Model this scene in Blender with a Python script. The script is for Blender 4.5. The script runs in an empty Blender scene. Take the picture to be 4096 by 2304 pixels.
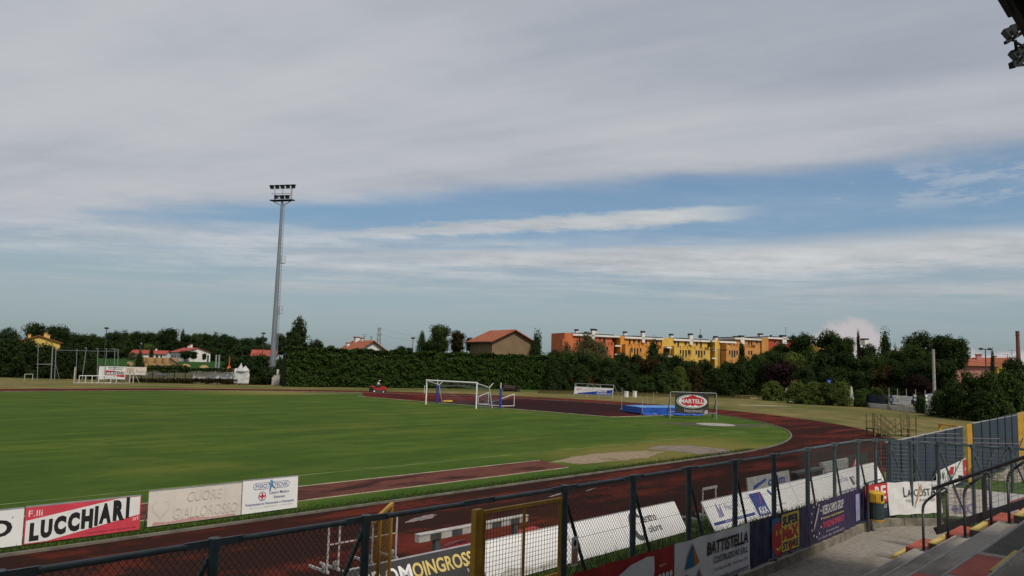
import bpy, bmesh, math, random
import numpy as np
from mathutils import Vector, Matrix
random.seed(7); RNG = np.random.default_rng(11)
SC = bpy.context.scene
COL = SC.collection

# ---------------------------------------------------------------- camera
CAM_H = 4.222
F_PX = 3029.4                       # focal length in pixels of the 4096 px wide photograph
FWD = Vector((0.72457, 0.68172, 0.10128)).normalized()
RIGHT = Vector((0.68289, -0.72998, 0.02806)).normalized()
UP = RIGHT.cross(FWD).normalized()
cam = bpy.data.cameras.new('camera'); cam_o = bpy.data.objects.new('camera', cam); COL.objects.link(cam_o)
cam.sensor_width = 36.0; cam.lens = 36.0 * F_PX / 4096; cam.clip_start = 0.1; cam.clip_end = 9000
m = Matrix((RIGHT, UP, -FWD)).transposed().to_4x4(); m.translation = Vector((0, 0, CAM_H)); cam_o.matrix_world = m
SC.camera = cam_o
EYE = Vector((0, 0, CAM_H))
def ray(u, v): return FWD + (u - 2048) / F_PX * RIGHT + (1152 - v) / F_PX * UP
def G(u, v, z=0.0):                 # where the line of sight through a photo pixel meets height z
    d = ray(u, v); return EYE + d * ((z - CAM_H) / d.z)
def AT(u, v, dep):                  # the point at a given distance in front
    return EYE + ray(u, v) * dep
def FOOT(u, dep, z=0.0):            # ground point below picture column u at a distance
    v = 1152.0
    for _ in range(12):
        q = AT(u, v, dep); v += (q.z - z) * F_PX / dep
    return AT(u, v, dep)

# ---------------------------------------------------------------- small node language
class S:
    nt = None
    def __init__(s, k): s.k = k
    def _b(s, o, op, r=False):
        a, b = (o, s) if r else (s, o); return fm(op, a, b)
    def __add__(s, o): return s._b(o, 'ADD')
    def __radd__(s, o): return s._b(o, 'ADD', True)
    def __sub__(s, o): return s._b(o, 'SUBTRACT')
    def __rsub__(s, o): return s._b(o, 'SUBTRACT', True)
    def __mul__(s, o): return s._b(o, 'MULTIPLY')
    def __rmul__(s, o): return s._b(o, 'MULTIPLY', True)
    def __truediv__(s, o): return s._b(o, 'DIVIDE')
    def __rtruediv__(s, o): return s._b(o, 'DIVIDE', True)
def put(sock, v):
    if isinstance(v, S): S.nt.links.new(v.k, sock)
    elif v is not None:
        if hasattr(sock.default_value, '__len__') and not hasattr(v, '__len__'): v = (v,) * len(sock.default_value)
        if hasattr(sock.default_value, '__len__') and len(sock.default_value) == 4 and len(v) == 3: v = (*v, 1)
        sock.default_value = v
def nd(t, **kw):
    n = S.nt.nodes.new(t)
    for k, v in kw.items(): setattr(n, k, v)
    return n
def fm(op, a, b=None, clamp=False):
    n = nd('ShaderNodeMath', operation=op, use_clamp=clamp); put(n.inputs[0], a)
    if b is not None: put(n.inputs[1], b)
    return S(n.outputs[0])
def ss(x, a, b, lo=0.0, hi=1.0):
    n = nd('ShaderNodeMapRange', interpolation_type='SMOOTHSTEP'); put(n.inputs[0], x)
    for i, q in enumerate((a, b, lo, hi)): put(n.inputs[i + 1], q)
    return S(n.outputs[0])
def mixc(f, a, b, mode='MIX'):
    n = nd('ShaderNodeMix', data_type='RGBA', blend_type=mode, clamp_factor=True)
    put(n.inputs[0], f); put(n.inputs[6], a); put(n.inputs[7], b); return S(n.outputs[2])
def noise(vec, scale, detail=4, rough=.55, dist=0.0, col=False):
    n = nd('ShaderNodeTexNoise', noise_dimensions='3D'); put(n.inputs['Vector'], vec)
    put(n.inputs['Scale'], scale); put(n.inputs['Detail'], detail); put(n.inputs['Roughness'], rough); put(n.inputs['Distortion'], dist)
    return S(n.outputs[1 if col else 0])
def sep(v):
    n = nd('ShaderNodeSeparateXYZ'); put(n.inputs[0], v); return [S(o) for o in n.outputs]
def comb(x, y, z):
    n = nd('ShaderNodeCombineXYZ')
    for i, q in enumerate((x, y, z)): put(n.inputs[i], q)
    return S(n.outputs[0])
def vscale(v, s):
    n = nd('ShaderNodeVectorMath', operation='MULTIPLY'); put(n.inputs[0], v); put(n.inputs[1], s); return S(n.outputs[0])
def vdot(v, s):
    n = nd('ShaderNodeVectorMath', operation='DOT_PRODUCT'); put(n.inputs[0], v); put(n.inputs[1], s); return S(n.outputs['Value'])

# ---------------------------------------------------------------- world: clear sky behind a high cloud sheet
SUN_EL, SUN_AZ = math.radians(48.5), math.radians(256)       # azimuth counted from +X towards +Y
w = bpy.data.worlds.new('World'); SC.world = w; w.use_nodes = True; S.nt = w.node_tree
S.nt.nodes.clear()
wout = nd('ShaderNodeOutputWorld'); wbg = nd('ShaderNodeBackground'); S.nt.links.new(wbg.outputs[0], wout.inputs[0])
sky = nd('ShaderNodeTexSky', sky_type='NISHITA', sun_disc=False, sun_elevation=SUN_EL, sun_rotation=math.radians(90) - SUN_AZ,
         altitude=20, air_density=1.0, dust_density=1.6, ozone_density=2.0)
WS = 0.076                         # clear-sky strength; exposure below lifts it again
tc = nd('ShaderNodeTexCoord'); D = S(tc.outputs['Generated'])
dx, dy, dz = sep(D)
fh = (0.728, 0.6853, 0); rh = (0.6853, -0.728, 0)
h = vdot(D, rh); fw = vdot(D, fh)
zz = fm('MAXIMUM', dz, 0.0)
inv = 1.0 / (zz + 0.035)
P = comb(fw * inv, h * inv * 0.45, 0.0)                    # cloud layer seen as a plane, streets run across
Pn = comb(fw * inv, h * inv, 0.0)
n1 = noise(P, 0.55, 3, .55); n2 = noise(P, 1.7, 5, .62); n3 = noise(Pn, 3.2, 5, .65)
nbig = noise(Pn, 0.33, 2, .5)
hh = h * h
edge = 0.218 + 0.095 * h - 0.11 * hh
wob = (n1 - .5) * .055 + (n2 - .5) * .035
sheet = ss(zz - edge + wob, -.012, .03)
sheet = sheet * ss(zz - edge + wob * 1.5 + (n3 - .5) * .05, -.03, .035, .25, 1.0)
def band(c, hw, a, wv):
    t = fm('ABSOLUTE', zz - c + wv) / hw
    return ss(t, 1.0, .25) * a
zA = .180 + .075 * h - .06 * hh
wA = .0065 + .0085 * ss(h, -.35, .16)
bA = band(zA, wA * (0.55 + n2 * .9), ss(h, .36, .2) * (.55 + .45 * ss(h, -.5, .1)), (n1 - .5) * .03 + (n3 - .5) * .022)
zB = .139 + .006 * h
bB = band(zB, .014 + .019 * ss(h, -.3, .3), ss(h, -.45, .05, .35, 1.0), (n1 - .5) * .03 + (n2 - .5) * .02 + (n3 - .5) * .012)
bB2 = band(.131 + .02 * h, .012, ss(h, -.1, -.45, 0, .55), (n1 - .5) * .02)
zC = .098 + .004 * h
bC = band(zC, .011, ss(h, .2, .42, 0, .8), (n1 - .5) * .02 + (n2 - .5) * .02)
veil = ss(n1 + n2 * .35 + (n3 - .5) * .2, .47, .95) * ss(zz, .02, .10) * ss(zz, .27, .13) * .85
flock = ss(n3 + .25 * ss(h, .25, .5) - .25, .42, .60) * ss(fm('ABSOLUTE', zz - .218), .04, .012) * ss(h, .2, .45) * .4
low = fm('MAXIMUM', fm('MAXIMUM', bA, bB), fm('MAXIMUM', fm('MAXIMUM', bB2, bC), fm('MAXIMUM', veil, flock)))
# distant cumulus heads on the horizon
nc = noise(comb(h * 26.0, zz * 26.0, fw * 3.0), 1.0, 4, .6)
def blob(hc, zc, rh_, rz):
    a = (h - hc) / rh_; b = (zz - zc) / rz
    return 1.0 - (a * a + b * b)
cum = fm('MAXIMUM', blob(.402, .032, .048, .037), fm('MAXIMUM', blob(.48, .014, .075, .026), fm('MAXIMUM', blob(.56, .012, .07, .022), blob(.345, .010, .05, .016))))
cum = ss(cum + (nc - .5) * 1.7, .02, .55) * ss(fw, 0, .2) * .9
skyc = mixc(1.0, S(sky.outputs[0]), (1.0, 1.05, 1.05), 'MULTIPLY')
grad = mixc(ss(zz, .0, .085), (2.55, 3.25, 3.62), (3.00, 3.82, 4.20)); grad = mixc(ss(zz, .085, .175), grad, (1.95, 3.30, 4.85)); grad = mixc(ss(zz, .175, .26), grad, (1.55, 2.85, 4.65))
clear = mixc(.75, skyc, grad)
nS = noise(comb(fw * inv * .9 + h * inv * .5, (h * inv * .9 - fw * inv * .5) * .16, 1.7), 2.1, 4, .6)
tex = (nS - .5) * .75 + (nbig - .5) * 1.0 + (n1 - .5) * .62 + (n2 - .5) * .30 - h * .16 + (n3 - .5) * .22 + .22 * ss(fm('ABSOLUTE', zz - .285 - .03 * h + (n2 - .5) * .08), .055, .0) * ss(h, -.05, .28)
shc = mixc(ss(tex, -.40, .46), (3.15, 3.55, 4.25), (5.15, 5.32, 5.65))
shc = mixc(ss(zz, .36, .55) * .35, shc, (4.35, 4.5, 4.9))
lowc = mixc(ss(n2 + n3 * .4, .45, 1.0), (4.0, 4.4, 4.75), (6.1, 6.25, 6.35))
lowc = mixc(ss(zz, .13, .05), lowc, (3.7, 4.05, 4.25))
c = mixc(low, clear, lowc)
c = mixc(sheet, c, shc)
c = mixc(cum, c, (5.3, 4.9, 4.95))
put(wbg.inputs[0], c); wbg.inputs[1].default_value = WS
w.cycles.sampling_method = 'MANUAL'; w.cycles.sample_map_resolution = 512

sun = bpy.data.lights.new('sun', 'SUN'); sun_o = bpy.data.objects.new('sun', sun); COL.objects.link(sun_o)
sun.energy = 2.2; sun.angle = math.radians(9); sun.color = (1.0, .93, .82)
sd = Vector((math.cos(SUN_EL) * math.cos(SUN_AZ), math.cos(SUN_EL) * math.sin(SUN_AZ), math.sin(SUN_EL)))
sun_o.rotation_euler = sd.to_track_quat('Z', 'Y').to_euler(); sun_o.location = (0, -20, 60)
SC.view_settings.view_transform = 'Standard'; SC.view_settings.look = 'None'; SC.view_settings.gamma = 1
SC.view_settings.exposure = 0.4; SC.view_settings.use_curve_mapping = False
SC.cycles.use_denoising = True; SC.cycles.max_bounces = 5; SC.cycles.diffuse_bounces = 2; SC.cycles.glossy_bounces = 2; SC.cycles.transmission_bounces = 3; SC.cycles.caustics_reflective = False; SC.cycles.caustics_refractive = False

# ---------------------------------------------------------------- materials
MATS = {}
def mat(name, col, rough=.75, var=.18, scale=3.0, metal=0.0, bump=0.0, col2=None, spec=.3, stretch=(1, 1, 1), world=False, detail=5, dirt=0.0, dirtcol=(.05, .045, .035)):
    if name in MATS: return MATS[name]
    M = bpy.data.materials.new(name); M.use_nodes = True; S.nt = M.node_tree; S.nt.nodes.clear()
    o = nd('ShaderNodeOutputMaterial'); b = nd('ShaderNodeBsdfPrincipled'); S.nt.links.new(b.outputs[0], o.inputs[0])
    v = S(nd('ShaderNodeNewGeometry').outputs['Position']) if world else S(nd('ShaderNodeTexCoord').outputs['Object'])
    v = vscale(v, stretch)
    n = noise(v, scale, detail, .6)
    d = tuple(q * (1 - var) for q in col); l = col2 or tuple(min(1, q * (1 + var)) for q in col)
    cc = mixc(ss(n, .3, .7), d, l)
    if dirt:
        cc = mixc(ss(noise(v, scale * .6, 6, .65, .5), .5, .72) * dirt, cc, dirtcol)
    put(b.inputs['Base Color'], cc); put(b.inputs['Roughness'], rough); put(b.inputs['Metallic'], metal)
    b.inputs['Specular IOR Level'].default_value = spec
    if bump:
        bn = nd('ShaderNodeBump'); bn.inputs['Strength'].default_value = bump; bn.inputs['Distance'].default_value = .02
        put(bn.inputs['Height'], noise(v, scale * 6, 4, .6)); S.nt.links.new(bn.outputs[0], b.inputs['Normal'])
    MATS[name] = M; return M
def custom(name, fn, rough=.9, spec=.2):
    M = bpy.data.materials.new(name); M.use_nodes = True; S.nt = M.node_tree; S.nt.nodes.clear()
    o = nd('ShaderNodeOutputMaterial'); b = nd('ShaderNodeBsdfPrincipled'); S.nt.links.new(b.outputs[0], o.inputs[0])
    b.inputs['Roughness'].default_value = rough; b.inputs['Specular IOR Level'].default_value = spec
    pos = S(nd('ShaderNodeNewGeometry').outputs['Position'])
    r = fn(pos)
    if isinstance(r, tuple):
        cc, hgt, st = r
        bn = nd('ShaderNodeBump'); bn.inputs['Strength'].default_value = st; bn.inputs['Distance'].default_value = .03
        put(bn.inputs['Height'], hgt); S.nt.links.new(bn.outputs[0], b.inputs['Normal'])
    else: cc = r
    put(b.inputs['Base Color'], cc); MATS[name] = M; return M

# ---------------------------------------------------------------- meshes and objects
class MB:
    def __init__(s): s.v = []; s.f = []
    def add(s, vs, fs):
        o = len(s.v); s.v += [tuple(q) for q in vs]; s.f += [tuple(i + o for i in f) for f in fs]; return s
    def box(s, c, d, ax=None):      # centre, full size, optional axes (x, y, z)
        c = Vector(c); X, Y, Z = ax or (Vector((1, 0, 0)), Vector((0, 1, 0)), Vector((0, 0, 1)))
        p = [c + X * (i * d[0] / 2) + Y * (j * d[1] / 2) + Z * (k * d[2] / 2) for k in (-1, 1) for j in (-1, 1) for i in (-1, 1)]
        return s.add(p, [(0, 2, 3, 1), (4, 5, 7, 6), (0, 1, 5, 4), (2, 6, 7, 3), (0, 4, 6, 2), (1, 3, 7, 5)])
    def span(s, a, b):              # box between two corners
        a, b = Vector(a), Vector(b); return s.box((a + b) / 2, [abs(q) for q in (b - a)])
    def tube(s, p0, p1, r0, r1=None, n=8, cap=True):
        p0, p1 = Vector(p0), Vector(p1); r1 = r0 if r1 is None else r1
        d = (p1 - p0)
        if d.length < 1e-9: return s
        d.normalize(); a = d.orthogonal().normalized(); b = d.cross(a)
        vs = []
        for p, r in ((p0, r0), (p1, r1)):
            vs += [p + (a * math.cos(2 * math.pi * i / n) + b * math.sin(2 * math.pi * i / n)) * r for i in range(n)]
        fs = [(i, (i + 1) % n, n + (i + 1) % n, n + i) for i in range(n)]
        if cap: fs += [tuple(range(n))[::-1], tuple(range(n, 2 * n))]
        return s.add(vs, fs)
    def path(s, pts, r, n=8):
        for a, b in zip(pts[:-1], pts[1:]):
            s.tube(a, b, r, n=n)
        return s
    def bar(s, p0, p1, w, h, up=(0, 0, 1)):   # square bar
        p0, p1 = Vector(p0), Vector(p1); d = p1 - p0; L = d.length; d.normalize()
        u = Vector(up); sd_ = d.cross(u)
        if sd_.length < 1e-4: sd_ = d.orthogonal()
        sd_.normalize(); u = sd_.cross(d).normalized()
        return s.box((p0 + p1) / 2, (L, w, h), (d, sd_, u))
    def prism(s, poly, off):        # polygon (3-D points) extruded by a vector
        n = len(poly); off = Vector(off); a = [Vector(q) for q in poly]
        vs = a + [q + off for q in a]
        return s.add(vs, [tuple(range(n))[::-1], tuple(range(n, 2 * n))] + [(i, (i + 1) % n, n + (i + 1) % n, n + i) for i in range(n)])
    def quad(s, a, b, c_, d): return s.add([a, b, c_, d], [(0, 1, 2, 3)])
    def sphere(s, c, r, nu=10, nv=6, jit=0.0):
        c = Vector(c); r = (r, r, r) if not hasattr(r, '__len__') else r
        vs = [c + Vector((0, 0, r[2]))]
        for j in range(1, nv):
            for i in range(nu):
                t = math.pi * j / nv; q = 2 * math.pi * i / nu; k = 1 + random.uniform(-jit, jit)
                vs.append(c + Vector((r[0] * math.sin(t) * math.cos(q) * k, r[1] * math.sin(t) * math.sin(q) * k, r[2] * math.cos(t) * k)))
        vs.append(c - Vector((0, 0, r[2]))); L = len(vs) - 1; fs = [(0, 1 + i, 1 + (i + 1) % nu) for i in range(nu)]
        for j in range(nv - 2):
            a = 1 + j * nu
            fs += [(a + i, a + nu + i, a + nu + (i + 1) % nu, a + (i + 1) % nu) for i in range(nu)]
        a = 1 + (nv - 2) * nu; fs += [(a + i, L, a + (i + 1) % nu) for i in range(nu)]
        return s.add(vs, fs)
    def lathe(s, c, prof, n=14):    # profile of (radius, height)
        c = Vector(c); vs = []; m_ = len(prof)
        for r, z in prof: vs += [c + Vector((r * math.cos(2 * math.pi * i / n), r * math.sin(2 * math.pi * i / n), z)) for i in range(n)]
        fs = [(j * n + i, j * n + (i + 1) % n, (j + 1) * n + (i + 1) % n, (j + 1) * n + i) for j in range(m_ - 1) for i in range(n)]
        fs += [tuple(range(n))[::-1], tuple((m_ - 1) * n + i for i in range(n))]
        return s.add(vs, fs)
    def mesh(s, name, off=(0, 0, 0), smooth=False):
        me = bpy.data.meshes.new(name); o = Vector(off)
        me.from_pydata([(q[0] - o.x, q[1] - o.y, q[2] - o.z) for q in s.v], [], s.f); me.validate(); me.update()
        if smooth: me.polygons.foreach_set('use_smooth', [True] * len(me.polygons))
        return me
def props(o, label=None, cat=None, group=None, kind=None):
    if label: o['label'] = label
    if cat: o['category'] = cat
    if group: o['group'] = group
    if kind: o['kind'] = kind
    return o
def wloc(o):                        # world position of an object chain built without rotation
    q = Vector(o.location)
    while o.parent: o = o.parent; q += o.location
    return q
def build(name, mb, mt, parent=None, local=False, smooth=False, loc=None, **pr):
    """one mesh object; geometry given in world space (or in the parent's space with local=True)"""
    if parent is None and not local:
        a = np.array(mb.v); loc = Vector(loc) if loc is not None else Vector(((a[:, 0].min() + a[:, 0].max()) / 2, (a[:, 1].min() + a[:, 1].max()) / 2, a[:, 2].min()))
        o = bpy.data.objects.new(name, mb.mesh(name, loc, smooth)); o.location = loc
    else:
        off = wloc(parent) if (parent and not local) else (0, 0, 0)
        o = bpy.data.objects.new(name, mb.mesh(name, off, smooth)); o.parent = parent
        if loc is not None: o.location = loc
    o.data.materials.append(mt if not isinstance(mt, str) else MATS[mt]); COL.objects.link(o)
    return props(o, **pr)
def thing(name, label, cat, loc=(0, 0, 0), rz=0.0, group=None, kind=None):
    o = bpy.data.objects.new(name, None); COL.objects.link(o); o.location = loc; o.rotation_euler = (0, 0, rz); o.empty_display_size = .2
    return props(o, label, cat, group, kind)
def copy_tree(src, parent=None):
    o = src.copy(); COL.objects.link(o); o.parent = parent
    for ch in [q for q in bpy.data.objects if q.parent == src]: copy_tree(ch, o)
    return o

# lettering: the built-in font turned into a thin mesh that is fitted into a rectangle of its panel
_TX = {}
def letters(parent, s, x, y, wd, ht, mt, z=.004, bold=0.0, shear=0.0, name='lettering', rot=0.0, thick=0.0015):
    if len(s) == 2 and s.isalpha() and not rot:
        letters(parent, s[0], x, y, wd * .47, ht, mt, z, bold, shear, name); return letters(parent, s[1], x + wd * .53, y, wd * .47, ht, mt, z, bold, shear, name)
    key = (s, bold, shear)
    if key not in _TX:
        cu = bpy.data.curves.new('t', 'FONT'); cu.body = s; cu.offset = bold; cu.shear = shear; cu.resolution_u = 3
        to = bpy.data.objects.new('t', cu); COL.objects.link(to)
        me = bpy.data.meshes.new_from_object(to.evaluated_get(bpy.context.evaluated_depsgraph_get()))
        bpy.data.objects.remove(to); bpy.data.curves.remove(cu)
        a = np.zeros(len(me.vertices) * 3); me.vertices.foreach_get('co', a); a = a.reshape(-1, 3)
        _TX[key] = (a, [tuple(q.vertices) for q in me.polygons]); bpy.data.meshes.remove(me)
    a, fs = _TX[key]; lo, hi = a.min(0), a.max(0); sz = np.maximum(hi - lo, 1e-6)
    b = np.zeros_like(a); b[:, 0] = (a[:, 0] - lo[0]) / sz[0] * wd; b[:, 1] = (a[:, 1] - lo[1]) / sz[1] * ht
    if rot:
        ca, sa = math.cos(rot), math.sin(rot); b[:, 0], b[:, 1] = b[:, 0] * ca - b[:, 1] * sa, b[:, 0] * sa + b[:, 1] * ca
    b[:, 0] += x; b[:, 1] += y; b[:, 2] = z
    mb = MB(); mb.v = [tuple(q) for q in b]; mb.f = fs
    return build(name, mb, mt, parent, local=True)
def shape(parent, name, pts, mt, z=.003):            # flat print on a panel
    mb = MB().add([(q[0], q[1], z) for q in pts], [tuple(range(len(pts)))])
    return build(name, mb, mt, parent, local=True)
def rect(parent, name, x0, y0, x1, y1, mt, z=.003): return shape(parent, name, [(x0, y0), (x1, y0), (x1, y1), (x0, y1)], mt, z)
def ellipse_pts(cx, cy, rx, ry, n=24, a0=0, a1=2 * math.pi): return [(cx + rx * math.cos(a0 + (a1 - a0) * i / n), cy + ry * math.sin(a0 + (a1 - a0) * i / n)) for i in range(n)]
def panel_frame(o, bl, br, tl):     # put an object's local x along the bottom edge, y up the panel, z out of its face
    bl, br, tl = Vector(bl), Vector(br), Vector(tl); X = (br - bl).normalized(); Y = (tl - bl); Y = (Y - X * Y.dot(X)).normalized(); Z = X.cross(Y)
    mm = Matrix((X, Y, Z)).transposed().to_4x4(); mm.translation = bl; o.matrix_world = mm
    return (br - bl).length, ((tl - bl) - X * (tl - bl).dot(X)).length
def chain_link(mb, p, q, z0, z1, cell=.075, r=.003):  # two sets of diagonal wires in the vertical plane p-q
    p, q = Vector(p), Vector(q); L = (q - p).length; X = (q - p).normalized(); H = z1 - z0
    n_ = Vector((0, 0, 1)).cross(X)
    for sgn in (1, -1):
        k = -H if sgn == 1 else 0.0; end = L if sgn == 1 else L + H
        while k < end:
            # line x = k + sgn*t, z = t*1.25
            t0, t1 = 0.0, H / 1.25
            xs = [(k if sgn == 1 else k)]
            lo_t, hi_t = t0, t1
            if sgn == 1: lo_t = max(lo_t, -k); hi_t = min(hi_t, L - k)
            else: lo_t = max(lo_t, k - L); hi_t = min(hi_t, k)
            if hi_t > lo_t + .01:
                a = p + X * (k + sgn * lo_t); a.z = z0 + lo_t * 1.25; b = p + X * (k + sgn * hi_t); b.z = z0 + hi_t * 1.25
                mb.tube(a + n_ * (.003 * sgn), b + n_ * (.003 * sgn), r, n=3, cap=False)
            k += cell
    return mb
# ================================================================ the ground
XC, YC, RK, WT = 36.27, 55.84, 37.2, 6.69
XC2 = XC - 84.4
def f_dry(p):
    a = noise(p, .35, 4, .6); b = noise(p, 3.0, 5, .65); c_ = noise(p, .06, 3, .5); g = noise(vscale(p, (1, 1, 1)), 22.0, 3, .7)
    cc = mixc(ss(a + (b - .5) * .5, .35, .7), (.115, .105, .040), (.215, .168, .072))
    cc = mixc(ss(c_ + (a - .5) * .5, .47, .66) * .75, cc, (.060, .085, .022))
    cc = mixc(ss(b, .56, .72) * .5, cc, (.05, .06, .02))
    return cc, g, .5
def f_pitch(p):
    st = vscale(p, (.40, 1.0, 1.0))
    a = noise(st, .5, 5, .66); b = noise(p, .11, 4, .55); f = noise(p, 9.0, 5, .75); q = noise(p, .9, 5, .65); band_ = noise(vscale(p, (.03, .30, 1)), 1.0, 2, .5)
    cc = mixc(ss(a, .34, .66), (.045, .082, .015), (.074, .112, .020))
    cc = mixc(ss(b + (a - .5) * .3, .50, .72) * .65, cc, (.104, .116, .024))
    cc = mixc(ss(band_, .42, .6) * .35, cc, (.034, .068, .014))
    cc = mixc(ss(q, .50, .72) * .6, cc, (.034, .068, .013)); cc = mixc(ss(noise(vscale(p, (.5, 1, 1)), 2.6, 3, .7), .52, .75) * .4, cc, (.078, .104, .022))
    cc = mixc(ss(f, .5, .8) * .40, cc, (.028, .060, .012))
    # worn yellow ground towards the near touch line and the jumping areas
    x, y, z = sep(p)
    worn = ss(y + (q - .5) * 5.0, 25.6, 23.6) * ss(x, 25.0, 32.0) * ss(x, 47, 40)
    cc = mixc(worn * .75, cc, (.165, .140, .042))
    far = ss(y + (q - .5) * 6, 79, 84) * ss(x, 36, 50)
    cc = mixc(far * .8, cc, (.19, .16, .055))
    return cc, f, .5
def f_track(p):
    st = vscale(p, (.22, 1.0, 1.0)); x, y, z = sep(p)
    a = noise(st, .55, 4, .6); b = noise(p, 1.8, 4, .65); g = noise(p, 30, 3, .7); big = noise(p, .13, 3, .5)
    cc = mixc(ss(b, .3, .7), (.082, .018, .012), (.126, .027, .018))
    near = ss(y, 40, 20)
    stain = ss(a + (b - .5) * .45 + near * .13, .50, .64)
    cc = mixc(stain * .92, cc, (.022, .013, .011))
    cc = mixc(ss(big, .5, .7) * .4, cc, (.06, .012, .011))
    cc = mixc(ss(g, .6, .8) * .25, cc, (.03, .012, .011))
    return cc, g, .4
def f_dzone(p):
    a = noise(p, .16, 4, .6); b = noise(p, 1.6, 4, .65); x, y, z = sep(p)
    cc = mixc(ss(b, .3, .7), (.075, .012, .010), (.125, .020, .016))
    mid = ss(fm('ABSOLUTE', y - 52.0) + (a - .5) * 16, 16, 8) * ss(x + (a - .5) * 10, 82, 72)
    return mixc(fm('MAXIMUM', mid * .92, ss(a, .5, .62) * .8), cc, (.022, .012, .014))
def f_runway(p):
    a = noise(vscale(p, (.3, 1, 1)), .8, 6, .6, .5); b = noise(p, 3.5, 4, .65)
    cc = mixc(ss(b, .3, .7), (.095, .036, .027), (.145, .058, .045))
    return mixc(ss(a + (b - .5) * .3, .46, .62) * .9, cc, (.030, .017, .017))
def f_sand(p):
    a = noise(p, .7, 4, .65); b = noise(p, 5, 4, .7)
    cc = mixc(ss(b, .3, .7), (.19, .145, .095), (.30, .235, .160))
    return mixc(ss(a, .52, .7) * .7, cc, (.10, .10, .035))
def f_field(p):
    a = noise(p, .03, 5, .6); b = noise(p, .3, 5, .7)
    return mixc(ss(a + (b - .5) * .4, .35, .65), (.020, .056, .013), (.030, .080, .017))
def f_conc(p):
    a = noise(p, .8, 4, .6); b = noise(p, 8, 4, .7); s_ = noise(vscale(p, (.3, 1.2, 1)), 1.3, 5, .6)
    cc = mixc(ss(b, .3, .7), (.20, .18, .152), (.30, .272, .235))
    cc = mixc(ss(a, .48, .66) * .6, cc, (.13, .118, .10))
    return mixc(ss(s_, .55, .7) * .5, cc, (.16, .14, .115)), b, .3
for nm, fn in (('dry_grass', f_dry), ('pitch_grass', f_pitch), ('track_rubber', f_track), ('jump_rubber', f_dzone), ('runway_rubber', f_runway), ('sand', f_sand), ('field', f_field), ('concrete_floor', f_conc)): custom(nm, fn, rough=1.0, spec=.02)
mat('line_paint', (.34, .30, .21), .8, .3, 2, world=True, dirt=.6, dirtcol=(.2, .19, .1))
mat('kerb_mat', (.15, .135, .11), .85, .3, 1.5, world=True, dirt=.5)

def stadium(r, x0=XC2, x1=XC, n=72, z=0.0, yc=YC):
    pts = [(x1 + r * math.sin(math.pi * i / n), yc - r * math.cos(math.pi * i / n), z) for i in range(n + 1)]
    pts += [(x0 - r * math.sin(math.pi * i / n), yc + r * math.cos(math.pi * i / n), z) for i in range(n + 1)]
    return pts
def sheet_obj(name, pts, mt, **pr): return build(name, MB().add(pts, [tuple(range(len(pts)))]), mt, loc=(0, 0, 0), kind='structure', **pr)
sheet_obj('ground', [(-3500, -800, -.012), (4500, -800, -.012), (4500, 5000, -.012), (-3500, 5000, -.012)], 'dry_grass')
outer = stadium(RK + WT, z=-.006)
# the home straight is wider: its outer edge reaches the boards in front of the stand
outer = [(x, min(y, 11.2) if (y < 12.2 and x < XC + 2) else y, z) for x, y, z in outer]
sheet_obj('running_track', outer, 'track_rubber')
sheet_obj('football_pitch', stadium(RK), 'pitch_grass')
# inner kerb, a real low edging
kb = MB(); a = stadium(RK, z=0); b = stadium(RK + .09, z=0); n_ = len(a)
for i in range(n_):
    j = (i + 1) % n_
    p0, p1, q0, q1 = (Vector(t) for t in (a[i], a[j], b[i], b[j])); up = Vector((0, 0, .055)); dn = Vector((0, 0, -.004))
    kb.add([p0 + up, p1 + up, q1 + up, q0 + up, p0 + dn, p1 + dn, q1 + dn, q0 + dn], [(0, 1, 2, 3), (4, 5, 1, 0), (3, 2, 6, 7)])
build('track_kerb', kb, 'kerb_mat', loc=(0, 0, 0), kind='structure')
# red high-jump apron inside the bend
arc = []
for i in range(61):
    t = -math.radians(31) + i / 60 * math.radians(31 + 49)
    arc.append((XC + (RK - .02) * math.cos(t), YC + (RK - .02) * math.sin(t), .005))
apron = [(54.3, 74.6, .005), (54.5, 38.9, .005)] + arc
sheet_obj('jump_apron', apron, 'jump_rubber')
ln = MB(); ln.span((54.2, 38.9, .0), (54.35, 76, .03)); ln.bar((54.3, 38.9, .015), (67.6, 36.7, .015), .15, .03)
build('apron_edging', ln, 'line_paint', loc=(0, 0, 0), kind='structure')
sheet_obj('jump_runway', [(-20, 20.42, .005), (25.6, 20.42, .005), (26.3, 22.62, .005), (-20, 22.62, .005)], 'runway_rubber')
ln = MB(); ln.span((-20, 20.34, 0), (25.4, 20.40, .018)); ln.span((-20, 22.64, 0), (26.2, 22.70, .018))
build('runway_edging', ln, 'line_paint', loc=(0, 0, 0), kind='structure')
def blobpoly(cx, cy, rx, ry, z, n=28, j=.14, rot=0):
    o = []
    for i in range(n):
        t = 2 * math.pi * i / n; k = 1 + random.uniform(-j, j); x, y = rx * k * math.cos(t), ry * k * math.sin(t)
        o.append((cx + x * math.cos(rot) - y * math.sin(rot), cy + x * math.sin(rot) + y * math.cos(rot), z))
    return o
sheet_obj('sand_pit', blobpoly(30.3, 21.6, 4.1, 1.25, .006), 'sand')
sheet_obj('throwing_sector', [(35.0, 18.72, .006), (37.6, 18.74, .006), (38.6, 20.2, .006), (38.5, 22.3, .006), (36.6, 23.1, .006), (34.8, 22.6, .006), (35.2, 20.5, .006)], mat('dirt', (.17, .135, .105), .95, .25, 1.2, world=True, bump=.3))
sheet_obj('bare_soil', blobpoly(55.4, 29.5, 4.6, 1.7, .004, rot=-.75), mat('dark_dirt', (.06, .058, .03), .95, .3, 1.0, world=True))
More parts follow.
